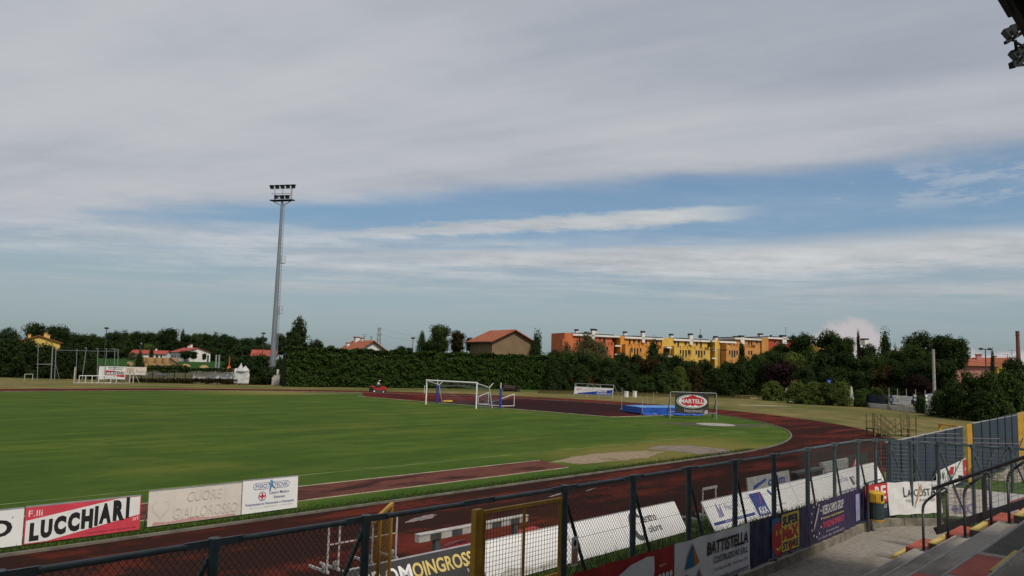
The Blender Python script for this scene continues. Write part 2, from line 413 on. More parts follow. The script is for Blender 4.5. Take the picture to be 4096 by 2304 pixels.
build('throwing_circle', MB().lathe((55.2, 29.5, -.02), [(1.5, 0), (1.5, .05), (1.44, .055)], 28), mat('circle_conc', (.30, .27, .235), .9, .15, 1.5), kind='structure')
ln = MB(); ln.span((-60, 24.80, -.002), (51, 24.88, .004)); ln.span((50.9, 24.8, -.002), (51.0, 86.9, .004))
build('pitch_line', ln, mat('faint_paint', (.14, .17, .06), .9, .4, .7, world=True, dirt=.9, dirtcol=(.05, .09, .017)), loc=(0, 0, 0), kind='structure')
# worn pale patches and puddle-like scuffs on the home straight
for (u, v, rx, ry) in ((1690, 2072, .62, .16), (2315, 1948, .35, .07), (2225, 1979, .5, .06), (2360, 1958, .45, .05)):
    p_ = G(u, v); sheet_obj('track_scuff', blobpoly(p_.x, p_.y, rx, ry, -.002, 22, .3, .25), mat('scuff', (.20, .16, .145), .7, .3, 3, world=True))
for (u, v, rx, ry) in ((3060, 1622, 3.6, 1.5), (3160, 1634, 3, .25)):
    p_ = G(u, v); sheet_obj('bare_patch', blobpoly(p_.x, p_.y, rx, ry, -.006, 22, .2, -.8), mat('pale_soil', (.24, .21, .13), .9, .2, 1, world=True))
p_ = G(1410, 1574); sheet_obj('dark_grass_patch', blobpoly(p_.x, p_.y, 6.5, 1.6, .004, 26, .25, -.8), mat('patch_green', (.045, .07, .02), .95, .3, 1, world=True))  # darker green patch on the far grass left of the mower
# farmland beyond the boundary, rising gently
def fz(u, dep, z): q = FOOT(u, dep, z); return (q.x, q.y, z)
fld = MB(); us = (-900, -300, 200, 600, 900, 1100, 1500, 2200)
for d0, z0, d1, z1 in ((131, -.008, 220, .25), (220, .25, 470, 1.15), (470, 1.15, 1100, 2.0)):
    for u0, u1 in zip(us[:-1], us[1:]): fld.quad(fz(u0, d0, z0), fz(u1, d0, z0), fz(u1, d1, z1), fz(u0, d1, z1))
build('farm_field', fld, 'field', loc=(0, 0, 0), kind='structure')
# stand-side walkway, kerb wall under the fence and the verge towards the track
sheet_obj('verge', [(-30, 7.3, -.004), (22, 7.3, -.004), (25.3, 4, -.004), (25.5, -6, -.004), (80, -6, -.004), (80, 7.6, -.004), (37, 8.6, -.004), (33, 11.3, -.004), (-30, 11.3, -.004)], custom('verge_grass', lambda p: mixc(ss(noise(p, 2.2, 4, .65), .35, .7), (.03, .065, .013), (.075, .105, .025)), .95, .1))
sheet_obj('walkway', [(-30, -6, .0), (26, -6, .0), (25.6, 4.4, .0), (24.9, 6.2, .0), (23.8, 7.1, .0), (22.3, 7.35, .0), (20.4, 7.3, .0), (16.2, 7.2, .0), (-30, 7.2, .0)], 'concrete_floor')
# ================================================================ the stand the photograph was taken from
custom('stand_conc', lambda p: (mixc(ss(noise(vscale(p, (.25, 1, 1)), 1.4, 5, .62), .40, .68), mixc(ss(noise(p, 14, 4, .7), .3, .7), (.25, .228, .195), (.33, .305, .27)), (.155, .138, .112)), noise(p, 14, 4, .7), .3), .9, .15)
mat('paint_red', (.33, .075, .045), .8, .22, 2.2, world=True, dirt=.45, dirtcol=(.12, .05, .04))
mat('paint_yellow', (.48, .36, .10), .8, .2, 2.4, world=True, dirt=.5, dirtcol=(.2, .15, .07))
mat('conc_dark', (.075, .068, .058), .9, .3, 2, world=True, bump=.3)
mat('tread_dark', (.075, .068, .058), .95, .25, 3, world=True)
mat('rail_paint', (.045, .045, .050), .55, .2, 6, spec=.4, dirt=.3, dirtcol=(.10, .07, .05))
mat('roof_dark', (.05, .05, .052), .8, .2, 1)
mat('lamp_body', (.028, .031, .031), .8, .2, 5, spec=.1); mat('lamp_glass', (.06, .07, .07), .6, .1, 3, spec=.15)
mat('galv', (.30, .315, .33), .5, .15, 4, metal=.35)
stand = thing('grandstand', 'concrete terraced grandstand with red and yellow painted steps and roof above', 'grandstand', (0, 3, 0))
RF = lambda k: 5.33 - .83 * k
RZ = lambda k: .34 + .43 * k
XE = 19.32
for k in range(13):
    build('terrace_row', MB().span((-26, RF(k) - .828, 0), (XE, RF(k), RZ(k))), 'stand_conc', stand)
    build('edge_nosing', MB().span((-26, RF(k) - .02, RZ(k) - .06), (XE + .004, RF(k) + .012, RZ(k) + .003)), mat('conc_light', (.30, .29, .27), .9, .2, 3, world=True), stand)
def aisle(x0, x1, ks, first=False):
    for k in ks:
        y = 5.07 - .83 * k; z = RZ(k) + .15
        o = build('step', MB().span((x0, y - .345, RZ(k) - (.0 if not first else RZ(k))), (x1, y, z)), 'conc_dark', stand)
        build('yellow_tread', MB().span((x0 + .002, y - .34, z - .01), (x1, y + .015, z + .012)), 'paint_yellow', o)
        if first:
            build('red_step', MB().span((x0, y - .828, 0), (x1, y - .347, RZ(k + 1) - .01)), 'paint_red', stand)
        else:
            build('red_paint', MB().span((x0 + .05, RF(k + 1) - .25, RZ(k + 1) - .01), (x1 - .05, RF(k + 1) - .03, RZ(k + 1) + .004)), 'paint_red', stand)
aisle(XE + .004, XE + 1.35, range(0, 8), True)
build('red_step', MB().span((XE + .004, 5.075, 0), (XE + 1.35, 5.55, RZ(0) - .012)), 'paint_red', stand)
build('yellow_tread', MB().span((XE + .004, 5.552, 0), (XE + 1.35, 5.86, .085)), 'paint_yellow', stand)
for k in range(1, 7):
    y = RF(k + 1) + .30; z = RZ(k) + .15
    o = build('step', MB().span((11.5, RF(k + 1), RZ(k)), (13.1, y, z)), 'conc_dark', stand)
    build('yellow_tread', MB().span((11.5, y - .10, z - .01), (13.102, y + .012, z + .012)), 'paint_yellow', o)
    build('red_paint', MB().span((11.6, RF(k) - .42, RZ(k) - .01), (13.2, RF(k) - .03, RZ(k) + .004)), 'paint_red', stand)
build('dark_tread', MB().span((13.45, RF(3) - .80, RZ(3) - .01), (XE - .05, RF(3) - .05, RZ(3) + .004)), 'tread_dark', stand)  # thin darker slab over the right part of the upper rows
build('dark_tread', MB().span((14.3, RF(4) - .80, RZ(4) - .01), (XE - .05, RF(4) - .05, RZ(4) + .004)), 'tread_dark', stand)
build('side_wall', MB().prism([(20.68, 5.2, 0), (20.68, -5.0, 0), (20.68, -5.0, 5.2), (20.68, 5.2, .25)], (.12, 0, 0)), 'conc_dark', stand)
# roof: deck, front fascia, gutter box, columns
rf = build('roof', MB().prism([(-26, 1.75, 9.30), (16.5, 1.75, 9.30), (16.5, -9, 8.5), (-26, -9, 8.5)], (0, 0, .18)), 'roof_dark', stand)
build('fascia', MB().span((-26, 1.72, 8.97), (16.5, 1.82, 9.62)), 'roof_dark', rf)
build('gutter', MB().span((-26, 1.78, 8.95), (11.35, 1.855, 9.3)), 'roof_dark', rf)
for x in np.arange(-24, 17, 4.0):
    build('roof_beam', MB().prism([(x, 1.7, 9.28), (x, 1.7, 9.05), (x, -8.8, 7.6), (x, -8.8, 8.48)], (.25, 0, 0)), 'roof_dark', rf)
    build('column', MB().span((x, -8.9, 0), (x + .3, -8.5, 7.7)), 'stand_conc', stand)
build('back_wall', MB().span((-26, -9.2, 0), (16.5, -8.92, 8.6)), 'stand_conc', stand)
# floodlights hung in front of the roof edge
def flood(name, label, u, v, dep, face, parent_rail=None, sc=.58):
    p = AT(u, v, dep); t = thing(name, label, 'floodlight', p, group='floodlights on the stand roof edge')
    f = Vector(face).normalized(); s_ = f.cross(Vector((0, 0, 1))).normalized(); u_ = s_.cross(f)
    b = MB(); W, H, D_ = .17 * sc, .17 * sc, .16 * sc
    fr = [p + f * D_ + s_ * (i * W) + u_ * (j * H) for i, j in ((-1, -1), (1, -1), (1, 1), (-1, 1))]
    bk = [p - f * D_ + s_ * (i * W * .55) + u_ * (j * H * .55) for i, j in ((-1, -1), (1, -1), (1, 1), (-1, 1))]
    b.add(fr + bk, [(3, 2, 1, 0), (4, 5, 6, 7), (0, 1, 5, 4), (1, 2, 6, 5), (2, 3, 7, 6), (3, 0, 4, 7)])
    build('housing', b, 'lamp_body', t)
    g = [q + f * .006 for q in [p + f * D_ + s_ * (i * W * .9) + u_ * (j * H * .9) for i, j in ((-1, -1), (1, -1), (1, 1), (-1, 1))]]
    build('glass', MB().add(g, [(0, 1, 2, 3)]), 'lamp_glass', t)
    y = MB()
    for sg in (-1, 1): y.bar(p + s_ * (sg * W * 1.05), p + s_ * (sg * W * 1.05) - u_ * H * 1.35, .02, .03)
    y.bar(p + s_ * (W * 1.1) - u_ * H * 1.35, p - s_ * (W * 1.1) - u_ * H * 1.35, .02, .03)
    build('yoke', y, 'lamp_body', t); return t
fc = (-.35, .75, -.55)
flood('floodlight', 'small black floodlight highest on the bracket under the stand roof edge', 4040, 128, 14.5, fc)
flood('floodlight', 'black floodlight half hidden behind the topmost one by the roof edge', 4066, 112, 14.9, fc)
flood('floodlight', 'black floodlight on the lower bracket at the right picture edge', 4066, 214, 15.0, fc)
flood('floodlight', 'floodlight cut by the right picture edge on the lower bracket', 4098, 196, 15.4, fc)
br = MB(); br.bar(AT(4021, 172, 14.4), AT(4110, 117, 15.2), .05, .06); br.bar(AT(4046, 263, 14.9), AT(4140, 205, 15.8), .10, .12)
br.tube(AT(4040, 160, 14.6), AT(4062, 165, 14.8), .02); br.tube(AT(4061, 162, 14.8), AT(4066, 200, 14.95), .03); br.tube(AT(4062, 168, 14.8), AT(4100, 190, 15.2), .025)
br.bar(AT(4064, 199, 15), AT(4110, 170, 15.5), .04, .05); br.bar(AT(4064, 262, 15), AT(4110, 258, 15.6), .06, .05)
q0, q1 = AT(4110, 117, 15.2), AT(4140, 205, 15.8)
br.bar(q0, (q0.x, 1.76, 9.2), .05, .06); br.bar(q1, (q1.x + .3, 1.76, 9.1), .08, .1); br.bar(q0, q1, .05, .05)
build('floodlight_bracket', br, 'lamp_body', label='dark steel bracket holding floodlights out from the stand roof edge', cat='bracket')
# inner hand rails: bent tubes standing on the row ends
def bend(pts, r=.10, n=5):          # rounded corners
    o = [Vector(pts[0])]
    for a, b, c_ in zip(pts[:-2], pts[1:-1], pts[2:]):
        a, b, c_ = Vector(a), Vector(b), Vector(c_); k = min(r, (a - b).length * .45, (c_ - b).length * .45)
        p, q = b + (a - b).normalized() * k, b + (c_ - b).normalized() * k
        for i in range(n + 1):
            t = i / n; o.append(p * (1 - t) ** 2 + b * 2 * t * (1 - t) + q * t * t)
    o.append(Vector(pts[-1])); return o
X_ = 19.18
lab = ('bent tube handrail on the lowest terrace row beside the red steps', 'bent tube handrail on the second terrace row, middle of the three', 'bent tube handrail highest up beside the red and yellow stairs', 'bent tube handrail at the right picture edge on the top row')
for k in range(4):
    y0, z0 = 5.13 - .83 * k, RZ(k); y1 = y0 - .47
    t = thing('stair_handrail', lab[k], 'handrail', (X_, y0, z0), group='bent handrails beside the stand stairs')
    pts = bend([(X_, y0, z0), (X_, y0, z0 + 1.03), (X_, y1 - .03, z0 + 1.50), (X_, y1 - .03, z0 + .25)], .16)
    build('rail_tube', MB().path(pts, .029, 8), 'rail_paint', t, smooth=True)
    build('base_plate', MB().box((X_, y0, z0 + .008), (.16, .13, .016)), 'rail_paint', t)
# outer balustrade: sloping tubes, posts, wire grid
XO = 20.95
t = thing('stair_balustrade', 'dark steel balustrade with wire grid sloping up the outer side of the stairs', 'balustrade', (XO, 5.2, 0))
sl = (2.46 - 1.51) / (3.44 - 5.34)
tz = lambda y: 1.51 + (y - 5.34) * sl
build('hand_rail', MB().path([(XO, 5.36, tz(5.36)), (XO, -3.0, tz(-3.0))], .042, 10), 'rail_paint', t, smooth=True)
build('lower_beam', MB().bar((XO, 5.34, tz(5.34) - 1.02), (XO, -3, tz(-3) - 1.02), .06, .17), 'rail_paint', t)
for y in (5.24, 4.27, 3.3, 2.3, 1.3, .3, -.8, -1.9):
    build('post', MB().span((XO - .05, y - .045, max(0, tz(y) - 1.1)), (XO + .05, y + .045, tz(y) - .02)), 'rail_paint', t)
g = MB(); y = 5.16
while y > -2.9: g.tube((XO, y, tz(y) - .95), (XO, y, tz(y) - .1), .004, n=4, cap=False); y -= .13
for i in range(7):
    dz = -.92 + i * .135; g.tube((XO, 5.18, tz(5.18) + dz), (XO, -2.9, tz(-2.9) + dz), .004, n=4, cap=False)
build('wire_grid', g, 'rail_paint', t, kind='stuff')
# ================================================================ fence between stand and track
mat('steel_green', (.055, .078, .086), .5, .25, 5, spec=.45, dirt=.35, dirtcol=(.10, .085, .06))
mat('mesh_wire', (.035, .042, .040), .6, .2, 4)
mat('gate_yellow', (.50, .27, .03), .6, .2, 3, dirt=.3, dirtcol=(.2, .1, .03))
FY = 7.27
posts = [(1.8 * i, FY, 2.42) for i in range(-3, 10)]          # x = -5.4 .. 16.2
posts += [(18.3, 7.38, 2.42), (20.2, 7.45, 2.42), (22.05, 7.5, 2.41), (23.2, 7.4, 2.38), (23.7, 7.15, 2.37), (24.06, 6.71, 2.34), (24.7, 6.16, 2.34), (25.0, 5.35, 2.30), (25.25, 4.46, 2.30), (25.4, 2.6, 2.3), (25.5, .6, 2.3)]
fence = thing('perimeter_fence', 'dark green tube fence with chain link mesh separating the stand from the track', 'fence', (10, FY, 0))
for i, (x, y, z) in enumerate(posts):
    gate = abs(x - 7.2) < .01
    if gate: build('gate_post', MB().span((x - .065, y - .03, 0), (x + .065, y + .06, z - .10)), 'gate_yellow', fence)
    else:
        build('post', MB().tube((x, y, 0), (x, y, z + .03), .052 if i < 14 else .045, n=10).tube((x, y, z - .07), (x, y, z + .045), .062, n=10), 'steel_green', fence, smooth=False)
    if i + 1 < len(posts):
        x2, y2, z2 = posts[i + 1]; a, b = Vector((x, y, z)), Vector((x2, y2, z2)); d = (b - a).normalized()
        r = build('top_rail', MB().tube(a + d * .28, b - d * .28, .031, n=10).bar(a, a + d * .30, .03, .07).bar(b - d * .30, b, .03, .07), 'steel_green', fence)
        if not (5.3 < x < 8.9):
            mb = MB()
            if x < 23: chain_link(mb, (x, y, 0), (x2, y2, 0), .22, z - .02, .066, .0032)
            else:
                L = (b - a).length; s_ = 0.0
                for zz_ in np.arange(.3, 2.3, .105): mb.tube((x, y, zz_), (x2, y2, zz_), .0035, n=3, cap=False)
                while s_ < L: q = a + d * s_; mb.tube((q.x, q.y, .25), (q.x, q.y, 2.3), .0035, n=3, cap=False); s_ += .21
            build('mesh_panel', mb, 'mesh_wire' if x < 23 else mat('grid_wire', (.16, .17, .16), .6, .2, 4), fence, kind='stuff')
            if x < 23:
                w_ = MB()
                for zz_ in (.9, 1.65): w_.tube((x, y, zz_), (x2, y2, zz_), .003, n=3, cap=False)
                w_.v and build('tension_wire', w_, 'mesh_wire', fence)
    if not gate and x not in (5.4,) or abs(x - 5.4) < .01:
        if abs(x - 7.2) < .01: continue
        sg = -1 if x < 6 else 1
        if sg == 1 and i + 1 < len(posts):
            x2, y2, z2 = posts[i + 1]; d = (Vector((x2, y2, 0)) - Vector((x, y, 0))).normalized()
        else: d = Vector((-1, 0, 0))
        p0 = Vector((x, y + .02, z - .06)); p1 = Vector((x, y, .2)) + d * (1.02 if (sg < 0 or x < 23) else .75) + Vector((0, .06, 0))
        build('brace', MB().tube(p0, p1, .027, n=8).sphere(p0, (.05, .035, .05), 8, 5), 'steel_green', fence)
# low concrete kerb wall that carries the fence on the stand side
kw = [(-6, 7.2), (16.2, 7.2), (18.3, 7.26), (20.4, 7.3), (22.2, 7.36), (22.9, 7.28), (23.35, 7.1), (23.8, 6.85), (24.2, 6.5), (24.9, 6.1), (25.2, 5.3), (25.45, 4.4), (25.7, .6)]
kt = thing('kerb_wall', 'low curved mossy concrete kerb under the fence beside the walkway', 'kerb', (16, 7.25, 0))
mat('mossy_conc', (.20, .18, .14), .95, .3, 3, world=True, bump=.4, dirt=.7, dirtcol=(.06, .055, .025))
for i, ((x, y), (x2, y2)) in enumerate(zip(kw[:-1], kw[1:])):
    a, b = Vector((x, y, 0)), Vector((x2, y2, 0)); d = (b - a).normalized(); n_ = Vector((-d.y, d.x, 0)); L = (b - a).length; k = max(1, round(L / 1.9))
    for j in range(k):
        p, q = a + d * (L * j / k + .008), a + d * (L * (j + 1) / k - .008); hh_ = .2 + random.uniform(-.012, .012)
        build('kerb_block', MB().prism([p - n_ * .01, q - n_ * .01, q + n_ * .19, p + n_ * .19], (0, 0, hh_)), 'mossy_conc', kt)
# gate leaves: frame bars and welded grid
def leaf(label, p, q, z0, z1):
    p, q = Vector(p), Vector(q); d = (q - p).normalized(); t = thing('gate_leaf', label, 'gate', p, group='yellow steel leaves of the gate in the fence')
    U = Vector((0, 0, 1)); L = (q - p).length
    for a in (0.025, L / 2, L - .025): build('upright', MB().bar(p + d * a + U * z0, p + d * a + U * z1, .042, .042), 'gate_yellow', t)
    for zz_ in (z0, 1.2, z1): build('crossbar', MB().bar(p + d * -.002 + U * zz_, q + U * zz_, .044, .044), 'gate_yellow', t)
    g = MB(); k = .08
    while k < L - .03: g.bar(p + d * k + U * z0, p + d * k + U * z1, .004, .006, d.cross(U)); k += .062
    zz_ = z0 + .06
    while zz_ < z1: g.tube(p + d * .03 + U * zz_, q - d * .03 + U * zz_, .003, n=4, cap=False); zz_ += .062
    build('grid', g, mat('gate_grid', (.20, .105, .02), .6, .2, 4), t, kind='stuff')
leaf('yellow steel gate leaf with wire grid, closed, right of the yellow post', (7.30, FY, 0), (8.92, FY, 0), .12, 2.27)
leaf('yellow steel gate leaf with wire grid, swung open towards the track', (5.48, FY + .10, 0), (6.66, 8.40, 0), .12, 2.29)

# ================================================================ banners and boards
mat('white_pvc', (.72, .71, .70), .5, .05, 1.2, dirt=.25, dirtcol=(.45, .42, .40)); mat('white_board', (.78, .77, .76), .45, .04, .8, dirt=.2, dirtcol=(.5, .48, .45))
mat('cream_board', (.66, .60, .54), .6, .08, 1.2, dirt=.35, dirtcol=(.45, .36, .32)); mat('ink_black', (.02, .02, .022), .5, .1, 5); mat('ink_grey', (.09, .09, .09), .5, .15, 4)
mat('ink_red', (.50, .025, .03), .5, .1, 3); mat('ink_rose', (.60, .06, .09), .5, .1, 2); mat('ink_blue', (.05, .07, .25), .5, .15, 4); mat('ink_navy', (.018, .02, .075), .55, .15, 2); mat('ink_violet', (.030, .022, .066), .55, .2, 2)
mat('ink_cyan', (.08, .22, .42), .5, .1, 4); mat('ink_yellow', (.72, .55, .08), .5, .1, 4); mat('ink_orange', (.45, .17, .03), .5, .1, 4); mat('ink_white', (.75, .74, .73), .5, .05, 3); mat('ink_pale', (.42, .40, .40), .6, .1, 3); mat('ink_lilac', (.28, .26, .42), .6, .2, 2)
mat('charcoal_pvc', (.045, .043, .043), .45, .2, 1.5); mat('ink_gold', (.62, .47, .16), .45, .12, 3); mat('ink_teal', (.02, .15, .30), .5, .1, 3); mat('ink_green', (.05, .20, .10), .5, .1, 3); mat('red_pvc', (.36, .02, .02), .5, .1, 2)
mat('beige_relief', (.575, .52, .47), .65, .08, 2); mat('alu', (.42, .42, .42), .45, .1, 4, metal=.5); mat('ink_salmon', (.45, .24, .16), .6, .15, 4); mat('feather', (.50, .32, .17), .7, .3, 9)
def panel(name, label, cat, bl, br, tl, mt, th=.02, group=None, sag=0.0, nx=1):
    o = bpy.data.objects.new(name, None); bl, br, tl = Vector(bl), Vector(br), Vector(tl)
    X = (br - bl); W = X.length; X.normalize(); Yv = tl - bl; Yv = Yv - X * Yv.dot(X); H = Yv.length
    mb = MB()
    if nx <= 1: mb.box((W / 2, H / 2, -th / 2), (W, H, th))
    else:                           # cloth: gently scalloped between its ties
        ny = 6; vs = []
        for j in range(ny + 1):
            for i in range(nx + 1):
                x_, y_ = W * i / nx, H * j / ny; s_ = sag * (.5 - .5 * math.cos(2 * math.pi * i / nx * 3))
                vs.append((x_, y_ - s_ * (1 if j > ny / 2 else -1) * abs(j / ny - .5) * 2, -.013 + .011 * math.sin(i * 1.3 + j * .7) * math.cos(i * .37 - j) * (1 if 0 < i < nx else 0)))
        mb.add(vs, [(j * (nx + 1) + i, j * (nx + 1) + i + 1, (j + 1) * (nx + 1) + i + 1, (j + 1) * (nx + 1) + i) for j in range(ny) for i in range(nx)])
    ob = bpy.data.objects.new(name, mb.mesh(name)); ob.data.materials.append(MATS[mt]); COL.objects.link(ob)
    panel_frame(ob, bl, br, tl); props(ob, label, cat, group); ob['_w'] = W; ob['_h'] = H
    del o
    return ob, W, H
def hang(label, x0, x1, mt, z0=.24, z1=1.17, y=FY - .065, cat='banner', y1=None): return panel('banner', label, cat, (x0, y, z0), (x1, y if y1 is None else y1, z0), (x0, y, z1), mt, .006, 'banners tied to the fence', .012, 24)
# -- left end: red plumbing banner
o, W, H = hang('red banner with white swoosh and script lettering, left of the white triangle-logo banner', 9.15, 12.0, 'red_pvc')
sw = [(.62, 0), (.72, .35), (.95, .62), (1.5, .80), (2.0, .86), (2.2, .83), (2.22, .6), (2.12, .3), (2.13, 0)]
shape(o, 'white_swoosh', [(x, y * H / .93) for x, y in sw], MATS['ink_white'], .003)
letters(o, 'T', .85, .28, .35, .38, MATS['ink_red'], .006, .02, .3); letters(o, 'ecnoidraulica', 1.12, .22, .95, .34, MATS['ink_black'], .006, -.006, .35)
letters(o, 'Seguici su', 2.36, .62, .22, .05, MATS['ink_white'], .006)
for i in range(4): shape(o, 'round_icon', ellipse_pts(2.38 + i * .12, .46, .046, .055), MATS['ink_white'], .004)
# -- builder's banner
o, W, H = hang('white banner with blue and orange triangle logo reading BATTISTELLA', 12.03, 14.93, 'white_pvc')
def tri(x, y, w_, h_, m1, m2):
    shape(o, 'triangle', [(x, y), (x + w_ * .62, y), (x + w_ * .5, y + h_)], MATS[m1], .003); shape(o, 'triangle', [(x + w_ * .64, y), (x + w_, y + h_ * .12), (x + w_ * .52, y + h_)], MATS[m2], .003)
tri(.33, .44, .52, .42, 'ink_teal', 'ink_orange'); tri(.16, .0, .46, .36, 'ink_teal', 'ink_orange'); tri(.62, .0, .44, .38, 'ink_teal', 'ink_orange')
letters(o, 'BATTISTELLA', 1.13, .55, 1.68, .24, MATS['ink_black'], .004, .03, .12); letters(o, 'COSTRUZIONI S.R.L.', 1.38, .37, 1.42, .12, MATS['ink_black'], .004, .02, .1)
letters(o, "Via Valgrande 88/A  Sant'Urbano (PD)", 1.42, .21, 1.36, .075, MATS['ink_grey'], .004, .01, .1); letters(o, 'www.battistellacostruzionisrl.it', 1.12, .03, 1.70, .105, MATS['ink_black'], .004, .015, .1)
# -- toy shop banner
o, W, H = hang('dark blue banner with red smiling face and yellow block reading SUPER MAX STORE', 14.96, 17.96, 'ink_navy', y1=FY - .045)
rect(o, 'cyan_block', .98, .08, 1.42, .86, MATS['ink_teal'], .003)
shape(o, 'red_face', ellipse_pts(1.28, .42, .30, .36, 32), MATS['ink_red'], .006)
for x in (1.22, 1.42): shape(o, 'eye', ellipse_pts(x, .55, .035, .065, 14), MATS['ink_yellow'], .008)
shape(o, 'smile', [(1.14 + .33 * i / 10, .27 - .11 * math.sin(math.pi * i / 10)) for i in range(11)] + [(1.14 + .33 * i / 10, .25 - .05 * math.sin(math.pi * i / 10) + .02) for i in range(10, -1, -1)], MATS['ink_yellow'], .008)
rr = lambda x0, y0, x1, y1, r: [(x1 - r + r * math.cos(a), y1 - r + r * math.sin(a)) for a in np.linspace(0, math.pi / 2, 6)] + [(x0 + r + r * math.cos(a), y1 - r + r * math.sin(a)) for a in np.linspace(math.pi / 2, math.pi, 6)] + [(x0 + r + r * math.cos(a), y0 + r + r * math.sin(a)) for a in np.linspace(math.pi, 1.5 * math.pi, 6)] + [(x1 - r + r * math.cos(a), y0 + r + r * math.sin(a)) for a in np.linspace(1.5 * math.pi, 2 * math.pi, 6)]
shape(o, 'yellow_block', rr(1.46, .10, 2.42, .90, .05), MATS['ink_yellow'], .010)
letters(o, 'SUPER', 1.52, .65, .85, .20, MATS['ink_navy'], .013, .05); letters(o, 'MaX', 1.50, .34, .88, .28, MATS['ink_red'], .013, .06); letters(o, 'STORE', 1.52, .14, .84, .16, MATS['ink_navy'], .013, .04)
shape(o, 'red_dot', ellipse_pts(1.93, .20, .075, .11), MATS['ink_red'], .016)
letters(o, 'giocattoli - casalinghi - detergenza', .78, .02, 1.75, .06, MATS['ink_pale'], .004)
# -- chemistry banner
o, W, H = hang('violet navy banner with white capsule, dotted ring and red and white lettering', 17.99, 20.42, 'ink_violet', y=FY - .04, y1=FY + .03)
shape(o, 'capsule', [(.28, .28), (.40, .40), (.62, .72), (.66, .80), (.60, .80), (.32, .44)], MATS['ink_pale'], .003)
for i in range(12): shape(o, 'white_dot', ellipse_pts(.47 + .34 * math.cos(i * .524), .52 + .38 * math.sin(i * .524), .022, .03, 8), MATS['ink_white'], .003)
letters(o, 'RICERCA CHIMICA GROUP', .88, .60, 1.48, .21, MATS['ink_white'], .004, -.004); letters(o, 'Trattamento e impianti di depurazione', .88, .48, 1.5, .055, MATS['ink_yellow'], .004, .01)
letters(o, 'DIVISIONE IMPIANTI', .88, .27, 1.5, .15, MATS['ink_rose'], .004, .0); letters(o, 'Servizi e consulenza ambientale', 1.1, .16, .9, .045, MATS['ink_pale'], .004); letters(o, 'Via A. Zanchi - Este - Tel. 0429 603713', .55, .05, 1.85, .055, MATS['ink_pale'], .004)
# -- dark strip, then the red and navy one behind the bin
o, W, H = hang('narrow dark violet banner strip just left of the yellow-lidded bin', 20.44, 21.95, 'ink_violet', y=FY + .04, y1=FY + .12)
rect(o, 'pale_print', 1.0, .1, 1.35, .8, MATS['ink_lilac'], .003)
o, W, H = panel('banner', 'red over navy banner with white letters behind the bin', 'banner', (21.98, 7.36, .26), (23.42, 7.17, .26), (21.98, 7.36, 1.20), 'ink_navy', .006, 'banners tied to the fence')
rect(o, 'red_field', .1, .42, W, H, MATS['ink_red'], .003); letters(o, 'RE', .70, .5, .66, .38, MATS['ink_white'], .006, .03); letters(o, 'COLLI', .86, .26, .52, .1, MATS['ink_white'], .006, .01)
# -- winery cloth
o, W, H = panel('banner', 'white cloth banner with brown feather reading LA COSTA', 'banner', (23.46, 7.12, .28), (24.72, 6.08, .36), (23.52, 7.14, 1.20), 'white_pvc', .004, 'banners tied to the fence', .02, 18)
letters(o, 'L', .48, .50, .09, .27, MATS['ink_black'], .006); letters(o, 'A COST', .60, .50, .70, .20, MATS['ink_black'], .006); letters(o, 'A', 1.32, .50, .16, .27, MATS['ink_black'], .006)
letters(o, 'COLLI', .52, .36, .22, .07, MATS['ink_grey'], .006); letters(o, 'EUGANEI', .96, .36, .46, .07, MATS['ink_grey'], .006)
shape(o, 'feather', [(.78, .14), (.84, .30), (.96, .52), (1.06, .74), (1.06, .84), (1.01, .80), (.93, .62), (.86, .42), (.80, .28)], MATS['feather'], .010)
# -- beyond the stairs
o, W, H = panel('banner', 'faded white banner with washed-out violet lettering behind the stair balustrade', 'banner', (24.78, 6.00, .30), (25.06, 5.14, .30), (24.78, 6.00, 1.10), 'cream_board', .006, 'banners tied to the fence')
letters(o, 'eitC', .12, .10, .62, .30, MATS['ink_lilac'], .004, .03); rect(o, 'pale_stain', .3, .5, .8, .72, mat('stain', (.55, .48, .46), .6, .1, 3), .003); letters(o, 'ITALIA', .2, .62, .4, .06, MATS['ink_pale'], .005)
o, W, H = panel('banner', 'white banner with red roof sign and italic red letters MSF behind the balustrade', 'banner', (25.07, 5.10, .28), (25.36, 3.0, .28), (25.07, 5.10, 1.08), 'white_pvc', .006, 'banners tied to the fence')
letters(o, 'MSF', .62, .36, .62, .22, MATS['ink_red'], .006, .03, .3); letters(o, 'COSTRUZIONI S.R.L.', .60, .27, .75, .06, MATS['ink_rose'], .006, .01)
for a, b in (((.60, .58), (.92, .74)), ((.92, .74), (1.24, .58))): shape(o, 'roof_stroke', [a, (a[0], a[1] - .03), (b[0], b[1] - .03), b], MATS['ink_red'], .006)
shape(o, 'grey_wave', [(.0, .1), (.35, .1), (.35, .36), (.15, .38), (0, .34)], MATS['ink_lilac'], .003); shape(o, 'grey_wave', [(1.2, .08), (2.0, .08), (2.0, .5), (1.5, .36), (1.2, .3)], MATS['ink_lilac'], .003); letters(o, 'TU', .02, .1, .24, .16, MATS['ink_red'], .007, .02)
# small notice on a fence post
o, W, H = panel('notice_sign', 'small white and salmon notice hung on the fence post right of the gate', 'sign', (9.10, FY - .075, 1.28), (9.25, FY - .075, 1.28), (9.10, FY - .075, 1.70), 'white_pvc', .006)
rect(o, 'salmon_field', .015, .03, .135, .25, MATS['ink_salmon'], .003); shape(o, 'dark_mark', ellipse_pts(.075, .33, .035, .05, 8), MATS['ink_black'], .003)

